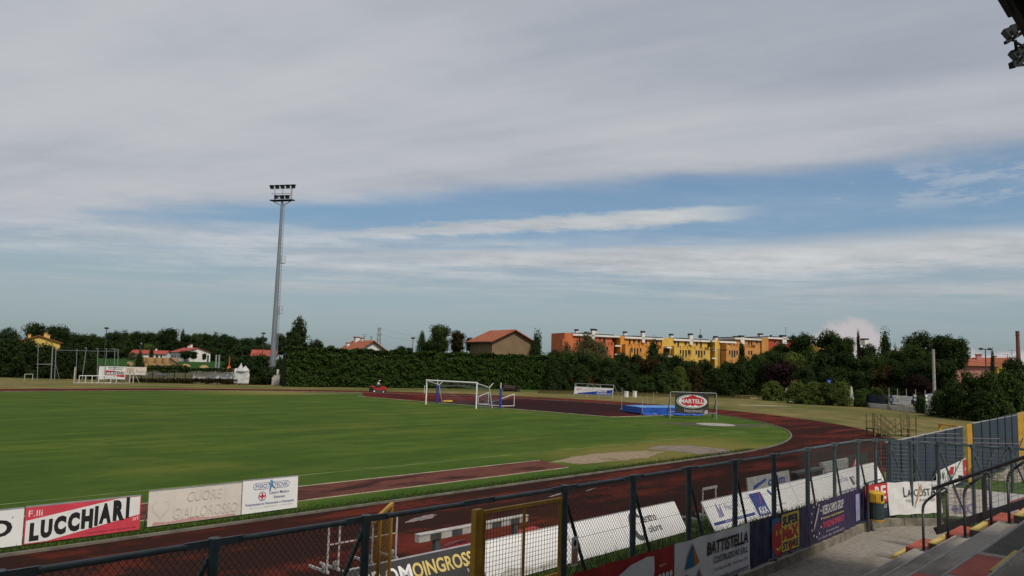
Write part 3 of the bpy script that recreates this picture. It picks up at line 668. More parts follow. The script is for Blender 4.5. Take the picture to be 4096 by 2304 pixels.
# ---- boards leaning on the verge, facing the stand
def lean(label, x0, x1, mt, yb=10.46, yt=10.86, zt=.73, cat='advertising board', grp='boards leaning along the track', extra=.03):
    o, W, H = panel('advertising_board', label, cat, (x0, yb, extra), (x1, yb, extra), (x0, yt, zt), mt, .03, grp)
    f = MB(); f.bar((.02, H + .012, -.02), (W - .02, H + .012, -.02), .035, .02)
    build('top_strip', f, 'alu', o, local=True)
    for x in (W * .2, W * .8):
        build('prop', MB().bar((x, H * .85, -.03), (x, -.05, -.62), .03, .03), 'alu', o, local=True)
    return o, W, H
o, W, H = lean('pale lilac board at the lower left seen through the chain link', 4.3, 7.5, 'white_board', 9.6, 10.0); rect(o, 'lilac_band', .1, .1, W - .1, .35, MATS['ink_lilac'], .003)
o, W, H = lean('black board with gold lettering PROMOINGROSS seen through the gate', 7.62, 10.68, 'charcoal_pvc')
letters(o, 'PR', .30, .43, .48, .27, MATS['ink_white'], .004, .02); letters(o, 'OM', .82, .43, .58, .27, MATS['ink_white'], .004, .02); letters(o, 'OINGROSS', 1.42, .43, 1.48, .27, MATS['ink_gold'], .004, .025); letters(o, 'S.r.l.u.', 2.68, .33, .22, .06, MATS['ink_white'], .004)
letters(o, 'Exclusive Light', .95, .18, 1.20, .19, MATS['ink_gold'], .004, .012); rect(o, 'white_strip', .9, .0, W - .02, .14, MATS['ink_white'], .003)
o, W, H = lean('plain white board directly behind the closed yellow gate leaf', 10.72, 13.42, 'white_board'); shape(o, 'mould_stain', [(.1, .02), (2.4, .02), (2.2, .16), (1.4, .10), (.6, .22)], mat('mould', (.48, .47, .43), .7, .2, 6), .003)
o, W, H = lean('white board with large grey C reading Centro Colore', 13.45, 18.08, 'white_board')
cpts = [(2.60 + .30 * math.cos(a) * 1.0, .42 + .36 * math.sin(a)) for a in np.linspace(.6, 5.6, 22)] + [(2.64 + .17 * math.cos(a), .42 + .24 * math.sin(a)) for a in np.linspace(5.4, .8, 22)]
shape(o, 'big_c', cpts, MATS['ink_grey'], .004); letters(o, 'entro', 2.92, .46, .60, .18, MATS['ink_grey'], .005, .015); letters(o, 'olore', 2.98, .20, .60, .18, MATS['ink_grey'], .005, .015)
rect(o, 'panel_seam', 2.02, .01, 2.03, H - .01, MATS['ink_pale'], .003)
Y1, Y2 = 9.95, 10.36
o, W, H = lean('white board with violet bar and sketched logo right of the gap', 18.62, 21.2, 'white_board', Y1, Y2)
rect(o, 'violet_bar', .1, .14, 2.5, .22, MATS['ink_blue'], .004); letters(o, 'agenzia di assicurazioni', .7, .16, 1.2, .045, MATS['ink_white'], .006); letters(o, 'Pezzolo', 1.0, .45, .9, .16, MATS['ink_lilac'], .004, 0, .2); shape(o, 'sketch_logo', [(.5, .30), (.62, .72), (.70, .5), (.85, .7), (.8, .32)], MATS['ink_lilac'], .004); letters(o, 'dal 1968 Este', 1.5, .3, .7, .07, MATS['ink_pale'], .004)
o, W, H = lean('white board with dark blue square reading AXA and a red slash', 21.22, 24.2, 'white_board', Y1, Y2)
rect(o, 'blue_square', .06, .06, .82, .74, MATS['ink_blue'], .004); letters(o, 'AXA', .18, .10, .56, .22, MATS['ink_white'], .006, .03); shape(o, 'red_slash', [(.50, .40), (.54, .40), (.72, .74), (.68, .74)], MATS['ink_rose'], .006)
shape(o, 'dark_swoosh', [(1.25, .72), (1.5, .40), (1.62, .42), (1.36, .76)], MATS['ink_blue'], .004); letters(o, 'risparmio', 1.3, .2, .8, .08, MATS['ink_pale'], .004); shape(o, 'red_mark', [(1.3, .22), (1.36, .34), (1.4, .22)], MATS['ink_rose'], .004)
o, W, H = lean('weathered plain white board in the middle of the long row of boards', 24.22, 27.5, 'white_board', Y1, Y2); letters(o, 'GIELLE', .5, .05, .7, .05, MATS['ink_pale'], .004); rect(o, 'panel_seam', 1.6, .01, 1.61, .8, MATS['ink_pale'], .003)
o, W, H = lean('white board with faint pink handwriting near the fence corner', 27.52, 30.3, 'white_board', Y1 + .1, Y2 + .08); letters(o, 'Notte Rosa', .3, .4, 1.3, .2, MATS['ink_lilac'], .004, 0, .3); letters(o, 'IT', 1.8, .2, .5, .3, MATS['ink_grey'], .004); rect(o, 'lilac_strip', .1, .05, 2.4, .1, MATS['ink_lilac'], .004)
o, W, H = lean('last white board of the row, by the fence corner', 30.32, 32.85, 'white_board', Y1 + .2, Y2 + .12); rect(o, 'grey_strip', .05, .08, 2.3, .13, MATS['ink_grey'], .004); shape(o, 'black_leaf', [(1.9, .2), (2.2, .5), (2.0, .6)], MATS['ink_grey'], .004)
# ---- upright boards on the grass edge inside the track
def upright(label, x0, x1, mt, y, h_):
    o, W, H = panel('advertising_board', label, 'advertising board', (x0, y, .04), (x1, y, .04), (x0, y + .03, .04 + h_), mt, .03, 'boards on the inner edge of the track')
    build('top_strip', MB().bar((0, H + .012, -.015), (W, H + .012, -.015), .04, .025), 'alu', o, local=True)
    for x in (.1, W / 2, W - .1):
        build('foot', MB().bar((x, .02, -.05), (x, -.05, -.05), .03, .03).bar((x, H * .8, -.04), (x, -.04, -.5), .03, .03), 'alu', o, local=True)
    return o, W, H
o, W, H = upright('white board with large black letter O cut by the left picture edge', 2.9, 5.16, 'white_board', 19.25, .77)
letters(o, 'BERTO', .15, .22, 1.55 + .36, .36, MATS['ink_black'], .004, .03); shape(o, 'ring_mark', ellipse_pts(2.05, .61, .02, .02, 10), MATS['ink_pale'], .004)
o, W, H = upright('red and white board with slanting black letters reading LUCCHIARI', 5.19, 7.62, 'ink_rose', 19.25, .78)
shape(o, 'white_band', [(.02, .02), (.45, .02), (W - .02, .36), (W - .02, H - .005), (W * .78, H - .005), (.02, .50)], MATS['ink_white'], .003)
# lettering climbs with the band: one glyph after the other
gx, gw = .10, (.20, .25, .265, .265, .265, .085, .29, .275, .085)
for i, ch in enumerate('LUCCHIARI'):
    hgt = .39 + .012 * i; letters(o, ch, gx, .055 + .027 * i + (0.004 * i), gw[i] * .93, hgt, MATS['ink_black'], .006, .075); gx += gw[i] + .012
letters(o, 'F.lli', .06, .58, .27, .13, MATS['ink_white'], .006); letters(o, 'srl', W - .17, .23, .12, .10, MATS['ink_white'], .006); letters(o, 'Trasporto Materiali - Scavi e Demolizioni - Este', 1.25, .05, 1.1, .04, MATS['ink_black'], .006)
o, W, H = upright('stained cream board with raised pale letters CUORE GIALLOROSSO and a heart', 7.86, 10.28, 'cream_board', 19.4, .83)
letters(o, 'CUORE', .95, .50, .92, .25, MATS['beige_relief'], .012, .0, .15, thick=.01); letters(o, 'GIALLOROSSO', .62, .10, 1.70, .27, MATS['beige_relief'], .012, .0, .15)  # shade of the embossed relief put into the letters as darker beige
hp = [(16 * math.sin(t) ** 3, 13 * math.cos(t) - 5 * math.cos(2 * t) - 2 * math.cos(3 * t) - math.cos(4 * t)) for t in np.linspace(0, 2 * math.pi, 30)[:-1]]
shape(o, 'heart', [(.30 + x * .014, .38 + y * .016) for x, y in hp], MATS['beige_relief'], .004); shape(o, 'heart', [(.30 + x * .0115, .39 + y * .013) for x, y in hp], MATS['cream_board'], .006)
shape(o, 'red_stain', [(.1, .012), (2.3, .012), (2.2, .06), (1.6, .05), (1.2, .10), (.5, .06), (.15, .09)], mat('stain_red', (.55, .30, .30), .6, .1, 3), .003)
for x in (.62, 1.5, 1.95): rect(o, 'vertical_seam', x, .02, x + .006, H - .02, MATS['beige_relief'], .003)
o, W, H = upright('white board with blue pill logo reading FISIO TECNIK', 10.31, 11.98, 'white_board', 19.4, .86)
def ring(par, pts, c_, k, mt, z):   # outline: outer shape with a smaller one on top
    shape(par, 'outline', pts, mt, z); cx = sum(p[0] for p in pts) / len(pts); cy = sum(p[1] for p in pts) / len(pts)
    shape(par, 'outline_fill', [(cx + (x - cx) * k[0], cy + (y - cy) * k[1]) for x, y in pts], MATS[c_], z + .002)
ring(o, rr(.30, .60, .78, .78, .088), 'white_board', (.95, .86), MATS['ink_blue'], .003); ring(o, rr(.86, .60, 1.40, .78, .088), 'white_board', (.95, .86), MATS['ink_blue'], .003)
letters(o, 'FISIO', .37, .635, .35, .11, MATS['ink_blue'], .007, .01); letters(o, 'TECNIK', .93, .635, .42, .11, MATS['ink_blue'], .007, .01)
shape(o, 'figure', [(.74, .80), (.80, .70), (.78, .54), (.82, .54), (.86, .68), (1.0, .55), (.88, .72), (.92, .82), (.83, .74)], MATS['ink_cyan'], .008); shape(o, 'figure_head', ellipse_pts(.84, .80, .035, .04, 12), MATS['ink_cyan'], .008)
shape(o, 'round_badge', ellipse_pts(.58, .42, .115, .125, 22), MATS['ink_blue'], .003); shape(o, 'badge_fill', ellipse_pts(.58, .42, .095, .105, 22), MATS['ink_white'], .005); rect(o, 'red_cross', .555, .335, .605, .505, MATS['ink_red'], .007); rect(o, 'red_cross', .495, .395, .665, .445, MATS['ink_red'], .0075)
letters(o, 'Centro Medico', .78, .45, .62, .08, MATS['ink_blue'], .004, .012); letters(o, 'Estense', .93, .33, .34, .075, MATS['ink_blue'], .004, .012); letters(o, 'Poliambulatorio Fisioterapia e Osteopatia', .10, .17, 1.46, .085, MATS['ink_blue'], .004, .015); letters(o, 'Via P. Tono 12 - 35042 ESTE (PD) - Tel. 0429 603713', .22, .095, 1.3, .05, MATS['ink_pale'], .004)
# ================================================================ things on the field
mat('white_paint', (.70, .70, .68), .45, .08, 3, dirt=.2, dirtcol=(.35, .33, .28)); mat('net_cord', (.22, .22, .23), .8, .2, 3); mat('pad_blue', (.022, .05, .27), .5, .2, 2); mat('mat_blue', (.02, .085, .36), .45, .25, 1.2); mat('mat_top', (.06, .22, .52), .45, .15, 1)
mat('tarp_blue', (.025, .08, .34), .4, .3, 3); mat('mower_red', (.42, .018, .012), .4, .15, 3, spec=.5); mat('rubber_black', (.015, .015, .015), .8, .2, 5); mat('grey_plastic', (.06, .06, .06), .6, .2, 4); mat('cloth_white', (.62, .62, .62), .85, .1, 6); mat('skin', (.30, .17, .12), .6, .1, 8); mat('trousers', (.025, .03, .05), .9, .2, 6)
mat('tarp_brown', (.035, .022, .02), .9, .3, 2); mat('panel_blue', (.034, .048, .072), .55, .12, 1.5, dirt=.3, dirtcol=(.06, .07, .08)); mat('frame_grey', (.34, .34, .33), .5, .2, 4); mat('frame_olive', (.14, .115, .05), .6, .3, 4); mat('wood_dark', (.06, .04, .03), .8, .3, 4)
# football goal
GX, GY = 50.95, YC
t = thing('football_goal', 'white football goal with grey net on the goal line', 'goal', (GX, GY, 0))
for sg in (-1, 1): build('post', MB().tube((GX, GY + 3.66 * sg, 0), (GX, GY + 3.66 * sg, 2.44), .075, n=10), 'white_paint', t, smooth=False)
build('crossbar', MB().tube((GX, GY - 3.73, 2.44), (GX, GY + 3.73, 2.44), .075, n=10), 'white_paint', t)
for sg in (-1, 1): build('net_arm', MB().path([(GX, GY + 3.66 * sg, 2.4), (GX + 1.7, GY + 3.66 * sg, 2.0), (GX + 2.3, GY + 3.6 * sg, 2.42)], .03, 6).tube((GX + 1.7, GY + 3.66 * sg, 2.0), (GX + 2.2, GY + 3.66 * sg, 0), .03, n=6), 'white_paint', t)
def net(mb, P, nu, nv, r=.006):      # P(s, t) surface of cords
    for i in range(nu + 1):
        for j in range(nv): mb.tube(P(i / nu, j / nv), P(i / nu, (j + 1) / nv), r, n=3, cap=False)
    for j in range(nv + 1):
        for i in range(nu): mb.tube(P(i / nu, j / nv), P((i + 1) / nu, j / nv), r, n=3, cap=False)
    return mb
nb_ = MB(); net(nb_, lambda s_, q: Vector((GX + 1.75 * q, GY - 3.66 + 7.32 * s_, 2.42 - .40 * q - .28 * math.sin(math.pi * q) - .05 * math.sin(9 * s_))), 40, 8)
net(nb_, lambda s_, q: Vector((GX + 1.75 * s_ * (1 - q * .0) + .5 * q, GY - 3.66, (2.4 - .45 * s_) * (1 - q))), 9, 9); net(nb_, lambda s_, q: Vector((GX + 1.75 + .45 * q, GY - 3.66 + 7.32 * s_, 2.0 * (1 - q) * (1 - .55 * math.sin(math.pi * s_)))), 40, 9, .005)
build('net', nb_, 'net_cord', t, kind='stuff')
for (u, v0, v1, lb) in ((1748, 1612, 1519, 'blue padded pole with white top seen behind the goal mouth'), (2001, 1632, 1532, 'blue padded pole with white top standing clear right of the goal')):
    p = G(u, v0); hgt = (v0 - v1) * (p - EYE).dot(FWD) / F_PX; t = thing('net_pole', lb, 'pole', p, group='blue padded poles behind the goal')
    build('pole', MB().tube(p, p + Vector((0, 0, hgt)), .045, n=8), 'white_paint', t); build('padding', MB().tube(p + Vector((0, 0, .01)), p + Vector((0, 0, hgt * .78)), .13, .115, n=10), 'pad_blue', t)
# small goal lying beside it
c0, c1, c2, c3 = G(1912, 1618), G(1953, 1617), G(2005, 1626), G(2056, 1625)
t = thing('training_goal', 'small white training goal with sagging net right of the big goal', 'goal', c0)
hgt = 1.15
for nm, a, b in (('side_frame', c0, c1), ('side_frame', c2, c3)):
    a_, b_ = Vector(a), Vector(b); U = Vector((0, 0, 1)); build(nm, MB().path([a_ + U * .04, b_ + U * .04, b_ + U * 1.25, a_ + U * .82, a_ + U * .04], .035, 6), 'white_paint', t)
build('base_bar', MB().tube(Vector(c0) + Vector((0, 0, .04)), Vector(c2) + Vector((0, 0, .04)), .045, n=6), 'white_paint', t)
C0, C1, C2, C3 = (Vector(q) for q in (c0, c1, c2, c3)); U = Vector((0, 0, 1))
nb_ = MB(); net(nb_, lambda s_, q: (C0.lerp(C2, s_) + U * .82 * (1 - q) * (1 - .5 * math.sin(math.pi * s_)) + U * .03), 18, 6, .006); net(nb_, lambda s_, q: C0.lerp(C1, q).lerp(C2.lerp(C3, q), s_) + U * ((.82 + .4 * q) * (1 - .55 * math.sin(math.pi * s_))), 18, 6, .006)
build('net', nb_, 'net_cord', t, kind='stuff')
p = G(1790, 1607); d = (G(1808, 1607) - p).normalized()
build('yellow_plank', MB().bar(p - d * .55 + U * .09, p + d * .55 + U * .09, .25, .16).bar(p - d * .4 + U * .02, p + d * .4 + U * .02, .3, .05), mat('plank_yellow', (.60, .42, .05), .6, .15, 4), label='yellow take-off plank lying on the red ground behind the goal', cat='plank')
p = G(1697, 1573); build('corner_stake', MB().tube(p, p + U * 1.05, .035, .03, n=6).box(p + U * 1.0, (.09, .09, .12)), 'white_paint', label='thin whitish stake just left of the goal', cat='stake')
# ride-on mower with its driver (heading to the right)
RZM = math.atan2(-.728, .685); mp = G(1512, 1572)
t = thing('ride_on_mower', 'red ride-on lawn mower with black grass box on the far grass', 'mower', mp, RZM)
def lb(name, mb, mt, **k): return build(name, mb, mt, t, local=True, **k)
lb('chassis', MB().span((-.55, -.40, .22), (1.0, .40, .42)), 'grey_plastic')
hd = MB().prism([(.28, -.34, .42), (1.08, -.34, .42), (1.10, -.34, .66), (.95, -.34, .84), (.45, -.34, .90), (.30, -.34, .80)], (0, .68, 0)); lb('bonnet', hd, 'mower_red')
lb('rear_cowl', MB().prism([(-.55, -.42, .42), (.20, -.42, .42), (.10, -.42, .55), (-.15, -.42, .72), (-.55, -.42, .78)], (0, .84, 0)), 'mower_red')
gb = lb('grass_box', MB().prism([(-1.12, -.5, .16), (-.56, -.5, .16), (-.56, -.5, .80), (-.75, -.5, .88), (-1.12, -.5, .80)], (0, 1.0, 0)), 'rubber_black'); lb('grass_box_lid', MB().prism([(-1.13, -.51, .80), (-.56, -.51, .81), (-.75, -.51, .92), (-1.05, -.51, .90)], (0, 1.02, 0)), 'mower_red')
lb('cutting_deck', MB().prism([(-.25, -.55, .10), (.45, -.55, .10), (.50, -.55, .26), (-.25, -.55, .26)], (0, 1.1, 0)), 'grey_plastic')
lb('seat', MB().box((-.18, 0, .78), (.42, .44, .10)).box((-.40, 0, .95), (.08, .42, .34)), 'rubber_black'); lb('steering_column', MB().tube((.36, 0, .85), (.18, 0, 1.05), .03).lathe((.18, 0, 1.05), [(.18, 0), (.18, .02)], 12), 'grey_plastic')
for x, y, r in ((-.42, .40, .25), (-.42, -.40, .25), (.80, .38, .19), (.80, -.38, .19)):
    wv = lb('wheel', MB().tube((x, y - .08, r), (x, y + .08, r), r, n=14), 'rubber_black'); build('rim', MB().tube((x, y - .085, r), (x, y + .085, r), r * .5, n=10), 'cloth_white', wv, local=True)
def skinned(edges, rad):             # one continuous body surface from a skeleton
    bm_ = bpy.data.meshes.new('sk'); names = list(rad); bm_.from_pydata([rad[k][0] for k in names], [(names.index(a), names.index(b)) for a, b in edges], [])
    ob = bpy.data.objects.new('sk', bm_); COL.objects.link(ob); md = ob.modifiers.new('s', 'SKIN'); sv = bm_.skin_vertices[0].data
    for i, k in enumerate(names): sv[i].radius = (rad[k][1], rad[k][1] * (rad[k][2] if len(rad[k]) > 2 else 1)); sv[i].use_root = (i == 0)
    ob.modifiers.new('u', 'SUBSURF').levels = 1
    me = bpy.data.meshes.new_from_object(ob.evaluated_get(bpy.context.evaluated_depsgraph_get())); bpy.data.objects.remove(ob)
    for f in me.polygons: f.use_smooth = True
    return me
def put_mesh(name, me, mt, parent, **pr):
    o = bpy.data.objects.new(name, me); me.materials.clear(); me.materials.append(MATS[mt]); COL.objects.link(o); o.parent = parent; return props(o, **pr)
sk = dict(pel=((-.20, 0, .90), .15), wst=((-.14, 0, 1.05), .14), chs=((-.02, 0, 1.28), .16), nek=((.06, 0, 1.44), .06), hd1=((.10, 0, 1.50), .07), hd2=((.15, 0, 1.62), .085),
          sl=((.0, .19, 1.36), .07), el=((.10, .27, 1.15), .05), wl=((.26, .15, 1.10), .035), hl=((.32, .13, 1.12), .03), sr=((.0, -.19, 1.36), .07), er=((.10, -.27, 1.15), .05), wr=((.26, -.15, 1.10), .035), hr=((.32, -.13, 1.12), .03),
          kl=((.25, .17, .92), .075), al=((.30, .17, .52), .05), fl=((.44, .17, .47), .04), kr=((.25, -.17, .92), .075), ar=((.30, -.17, .52), .05), fr=((.44, -.17, .47), .04))
eg = [('pel', 'wst'), ('wst', 'chs'), ('chs', 'nek'), ('nek', 'hd1'), ('hd1', 'hd2'), ('chs', 'sl'), ('sl', 'el'), ('el', 'wl'), ('wl', 'hl'), ('chs', 'sr'), ('sr', 'er'), ('er', 'wr'), ('wr', 'hr'), ('pel', 'kl'), ('kl', 'al'), ('al', 'fl'), ('pel', 'kr'), ('kr', 'ar'), ('ar', 'fr')]
pr_ = thing('person', 'person in white shirt and white cap driving the red mower', 'person', mp, RZM)
put_mesh('body', skinned(eg, sk), 'skin', pr_)
sh = {k: (v[0], v[1] + .022) for k, v in sk.items() if k in ('wst', 'chs', 'sl', 'el', 'sr', 'er')}; sh['wst'] = ((-.17, 0, .98), .175)
put_mesh('white_shirt', skinned([e for e in eg if e[0] in sh and e[1] in sh], sh), 'cloth_white', pr_)
tr = {k: (v[0], v[1] + .018) for k, v in sk.items() if k in ('pel', 'kl', 'al', 'kr', 'ar', 'fl', 'fr')}
put_mesh('trousers', skinned([e for e in eg if e[0] in tr and e[1] in tr], tr), 'trousers', pr_)
build('white_cap', MB().sphere((.14, 0, 1.66), (.105, .095, .075), 10, 6).box((.27, 0, 1.645), (.12, .13, .02)), 'cloth_white', pr_, local=True)
# high-jump mat, its rumpled cover and the uprights
A_, B_ = Vector((61.8, 43.0, 0)), Vector((59.9, 39.5, 0)); e1 = (B_ - A_).normalized(); e2 = Vector((-e1.y, e1.x, 0)); e2 = e2 if e2.x > 0 else -e2
LW, LL = (B_ - A_).length, 5.6
t = thing('high_jump_mat', 'large blue high-jump landing mat on the red ground', 'mat', A_ + e1 * LW / 2 + e2 * LL / 2)
q = [A_, B_, B_ + e2 * LL, A_ + e2 * LL]
mid = [(x + U * .16) for x in q]; mb = MB(); n0 = 8
low_, up_ = [x + U * .10 for x in q], [x + U * .66 for x in q]
mb.prism(low_, U * .54); build('cushion', mb, 'mat_blue', t)
vs = []; 
for j in range(7):
    for i in range(9): vs.append(q[0].lerp(q[3], i / 8).lerp(q[1].lerp(q[2], i / 8), j / 6) + U * (.645 + .05 * random.random() + (.04 if 0 < i < 8 and 0 < j < 6 else 0)))
build('top_cover', MB().add(vs, [(j * 9 + i, j * 9 + i + 1, (j + 1) * 9 + i + 1, (j + 1) * 9 + i) for j in range(6) for i in range(8)]), 'mat_top', t, smooth=True)
for s1 in (.05, .5, .95):
    for s2 in (.05, .5, .95): c_ = A_ + e1 * LW * s1 + e2 * LL * s2; build('pallet_foot', MB().box(c_ + U * .06, (.12, .12, .12)), 'wood_dark', t)
vs = []; nx_, ny_ = 26, 8; o_ = B_ - e2 * .0 + e1 * .15
for j in range(ny_ + 1):
    for i in range(nx_ + 1): vs.append(o_ + e2 * (i / nx_ * 6.4 - .2) + e1 * (j / ny_ * 1.1 * (.7 + .3 * math.sin(i * .9))) + U * (.02 + .22 * random.random() * math.sin(math.pi * (j + .3) / (ny_ + 1))))
build('mat_cover', MB().add(vs, [(j * (nx_ + 1) + i, j * (nx_ + 1) + i + 1, (j + 1) * (nx_ + 1) + i + 1, (j + 1) * (nx_ + 1) + i) for j in range(ny_) for i in range(nx_)]), 'tarp_blue', label='rumpled blue tarpaulin on the ground in front of the high-jump mat', cat='tarpaulin')
for (u, vb, vt, lbl) in ((2487, 1637, 1551, 'tall thin pale upright at the left end of the blue mat'), (2569, 1660, 1595, 'thin upright at the near corner of the blue mat'), (2590, 1615, 1588, 'short pale stake beyond the blue mat'), (2614, 1609, 1567, 'thin dark stake on the dry grass beyond the blue mat')):
    p = G(u, vb); hgt = (vb - vt) * (p - EYE).dot(FWD) / F_PX; t = thing('upright', lbl, 'upright', p, group='uprights around the high-jump mat')
    build('pole', MB().tube(p, p + U * hgt, .022, n=6), 'frame_grey', t); build('foot', MB().box(p + U * .03, (.4, .06, .05)).box(p + U * .03, (.06, .4, .04)), 'frame_grey', t)
# tube frames with advertising cloth
def frame_stand(label, pl, pr2, hgt, lean_back):
    pl, pr2 = Vector(pl), Vector(pr2); t = thing('display_stand', label, 'display stand', pl); bk = Vector((-(pr2 - pl).y, (pr2 - pl).x, 0)).normalized()
    if bk.dot(Vector((pl.x, pl.y, 0))) < 0: bk = -bk
    return t, pl, pr2, bk
pl, pr2 = G(2681, 1672), G(2866, 1679); t, pl, pr2, bk = frame_stand('white tube frame on rear struts holding the black oval-logo banner', pl, pr2, 2.3, 0)
hL = (1672 - 1568) * (pl - EYE).dot(FWD) / F_PX; dv = (pr2 - pl); dn = dv.normalized()
build('frame_tube', MB().path(bend([pl, pl + U * hL, pr2 + U * hL, pr2], .14), .033, 8), 'frame_grey', t)
build('lower_bar', MB().tube(pl + U * .55, pr2 + U * .55, .03, n=6), 'frame_grey', t)
for q in (pl, pr2): build('rear_strut', MB().tube(q + U * hL * .82, q + bk * 1.3 - dn * .25, .035, n=6), 'rail_paint', t); build('foot_bar', MB().tube(q + U * .5, q + bk * .9 + U * .4 - dn * .2, .025, n=6), 'frame_grey', t)
a0 = pl + dn * dv.length * .10 + U * .42 - bk * .05; a1 = pl + dn * dv.length * .83 + U * .42 - bk * .05
o, W, H = panel('banner', 'black cloth banner with red oval logo reading MARTELLI', 'banner', a0, a1, a0 + U * (hL - .48), 'charcoal_pvc', .006, None, .05, 18)
for rx, ry, m_, z_, dx_ in ((1.30, .58, 'ink_white', .008, 0), (1.25, .54, 'ink_green', .011, 0), (1.20, .50, 'ink_white', .014, .05), (1.08, .43, 'ink_red', .017, .07)): shape(o, 'logo_oval', ellipse_pts(W * .5 + dx_, H * .60, rx, ry, 36), MATS[m_], z_)
shape(o, 'logo_peak', [(W * .5 - .35, H * .60 + .38), (W * .5 + .07, H * .60 + .58), (W * .5 + .5, H * .60 + .38)], MATS['ink_red'], .016); shape(o, 'logo_peak', [(W * .5 - .35, H * .60 - .40), (W * .5 - .15, H * .60 - .30), (W * .5 + .1, H * .60 - .42), (W * .5 + .3, H * .60 - .28), (W * .5 + .55, H * .60 - .40), (W * .5 + .1, H * .60 - .5)], MATS['ink_white'], .020)
letters(o, 'MARTELLI', W * .5 - .98, H * .60 - .16, 2.08, .36, MATS['ink_white'], .023, .025); letters(o, 'Naturalmente!', W * .28, H * .08, 1.60, .30, MATS['ink_pale'], .008, .008)
shape(o, 'worn_patch', [(W * .85, H * .05), (W * .97, H * .02), (W * .98, H * .2), (W * .90, H * .22)], MATS['ink_pale'], .008)
pl, pr2 = G(2295, 1586), G(2449, 1595); t, pl, pr2, bk = frame_stand('grey tube A-frame by the bend holding the white and blue banner', pl, pr2, 1.9, 0)
hL = 52 * (pl - EYE).dot(FWD) / F_PX; dv = pr2 - pl; dn = dv.normalized(); tp = lambda q: q + U * hL + bk * .35
fm_ = MB().tube(tp(pl), tp(pr2), .035, n=6).tube(pl, tp(pl), .04, n=6).tube(pr2, tp(pr2), .04, n=6); build('front_frame', fm_, 'frame_grey', t)
for k in (1 / 3, 2 / 3): build('upright_tube', MB().tube(pl + dv * k, tp(pl + dv * k), .03, n=6), 'frame_grey', t)
for q in (pl, pr2): build('rear_leg', MB().tube(tp(q), q + bk * 1.6 + dn * .3, .03, n=6), 'frame_grey', t)
for k in (.33, .5): build('diagonal', MB().tube(pl + dv * k + U * (hL * .75) + bk * .3, tp(pl + dv * (k + .1)), .02, n=6).tube(pl + dv * (k + .2) + U * (hL * .75) + bk * .3, tp(pl + dv * (k + .1)), .02, n=6), 'frame_grey', t)
f0 = lambda q, z_: q + U * z_ + bk * (.35 * z_ / hL) - bk * .06
o, W, H = panel('banner', 'white and blue banner with red and white print reading MARTINI SILVESTRO', 'banner', f0(pl, .38), f0(pr2, .38), f0(pl, 1.42), 'white_pvc', .006)
shape(o, 'blue_wedge', [(.6, .02), (W - .05, .02), (W - .05, H * .80), (.6, .16)], MATS['pad_blue'], .003); letters(o, 'BEVZ', .35, H * .52, .95, .28, MATS['ink_rose'], .006, .02, .3); letters(o, 'COSTRUZIONI', 1.5, H * .53, 1.9, .13, MATS['ink_rose'], .006, .01, .2, rot=.03); letters(o, 'STRADALI', 3.6, H * .59, 1.45, .13, MATS['ink_rose'], .006, .01, .2, rot=.03); letters(o, 'CAVE', 2.2, H * .85, 1.2, .09, MATS['ink_grey'], .006)
letters(o, 'MARTINI', W - 2.5, H * .42, 1.5, .24, MATS['ink_white'], .006, .02); letters(o, 'SILVESTRO s.r.l.', W - 2.6, H * .12, 2.4, .24, MATS['ink_white'], .006, .015)
# odds and ends at the foot of the hedge
c_ = G(2038, 1566); dn = RIGHT.copy(); dn.z = 0; dn.normalize(); bkv = Vector((-dn.y, dn.x, 0))
build('covered_roll', MB().tube(c_ - dn * 1.0 + U * .55, c_ + dn * .9 + U * .48, .55, .42, n=10).box(c_ + dn * 1.2 + U * .2, (.7, .6, .4)), 'tarp_brown', label='dark brown covered roll lying on the grass below the hedge', cat='roll')
for u0, u1, vb, vt, lbl in ((2087, 2138, 1555, 1533, 'faint grey goal frame at the foot of the tall hedge'), (97, 129, 1523, 1497, 'small white goal frame at the far left under the dark shrubs')):
    a, b = G(u0, vb), G(u1, vb); hgt = (vb - vt) * (a - EYE).dot(FWD) / F_PX; t = thing('small_goal_frame', lbl, 'goal', a)
    build('post', MB().tube(a, a + U * hgt, .05, n=6), 'frame_grey', t); build('post', MB().tube(b, b + U * hgt, .05, n=6), 'frame_grey', t); build('crossbar', MB().tube(a + U * hgt, b + U * hgt, .05, n=6), 'frame_grey', t)
for u, vb, vt, wd, lbl in ((2505, 1540, 1527, .5, 'small pale box left of the white cabinet by the hedge foot'), (2539, 1553, 1538, .45, 'small white cabinet on the grass at the hedge foot')):
    p = FOOT(u, 112); hgt = (vb - vt) * 112 / F_PX + .3
    build('cabinet', MB().box(p + U * hgt / 2, (wd, .4, hgt)).box(p + U * (hgt + .03), (wd + .08, .48, .06)), 'white_pvc', label=lbl, cat='cabinet')

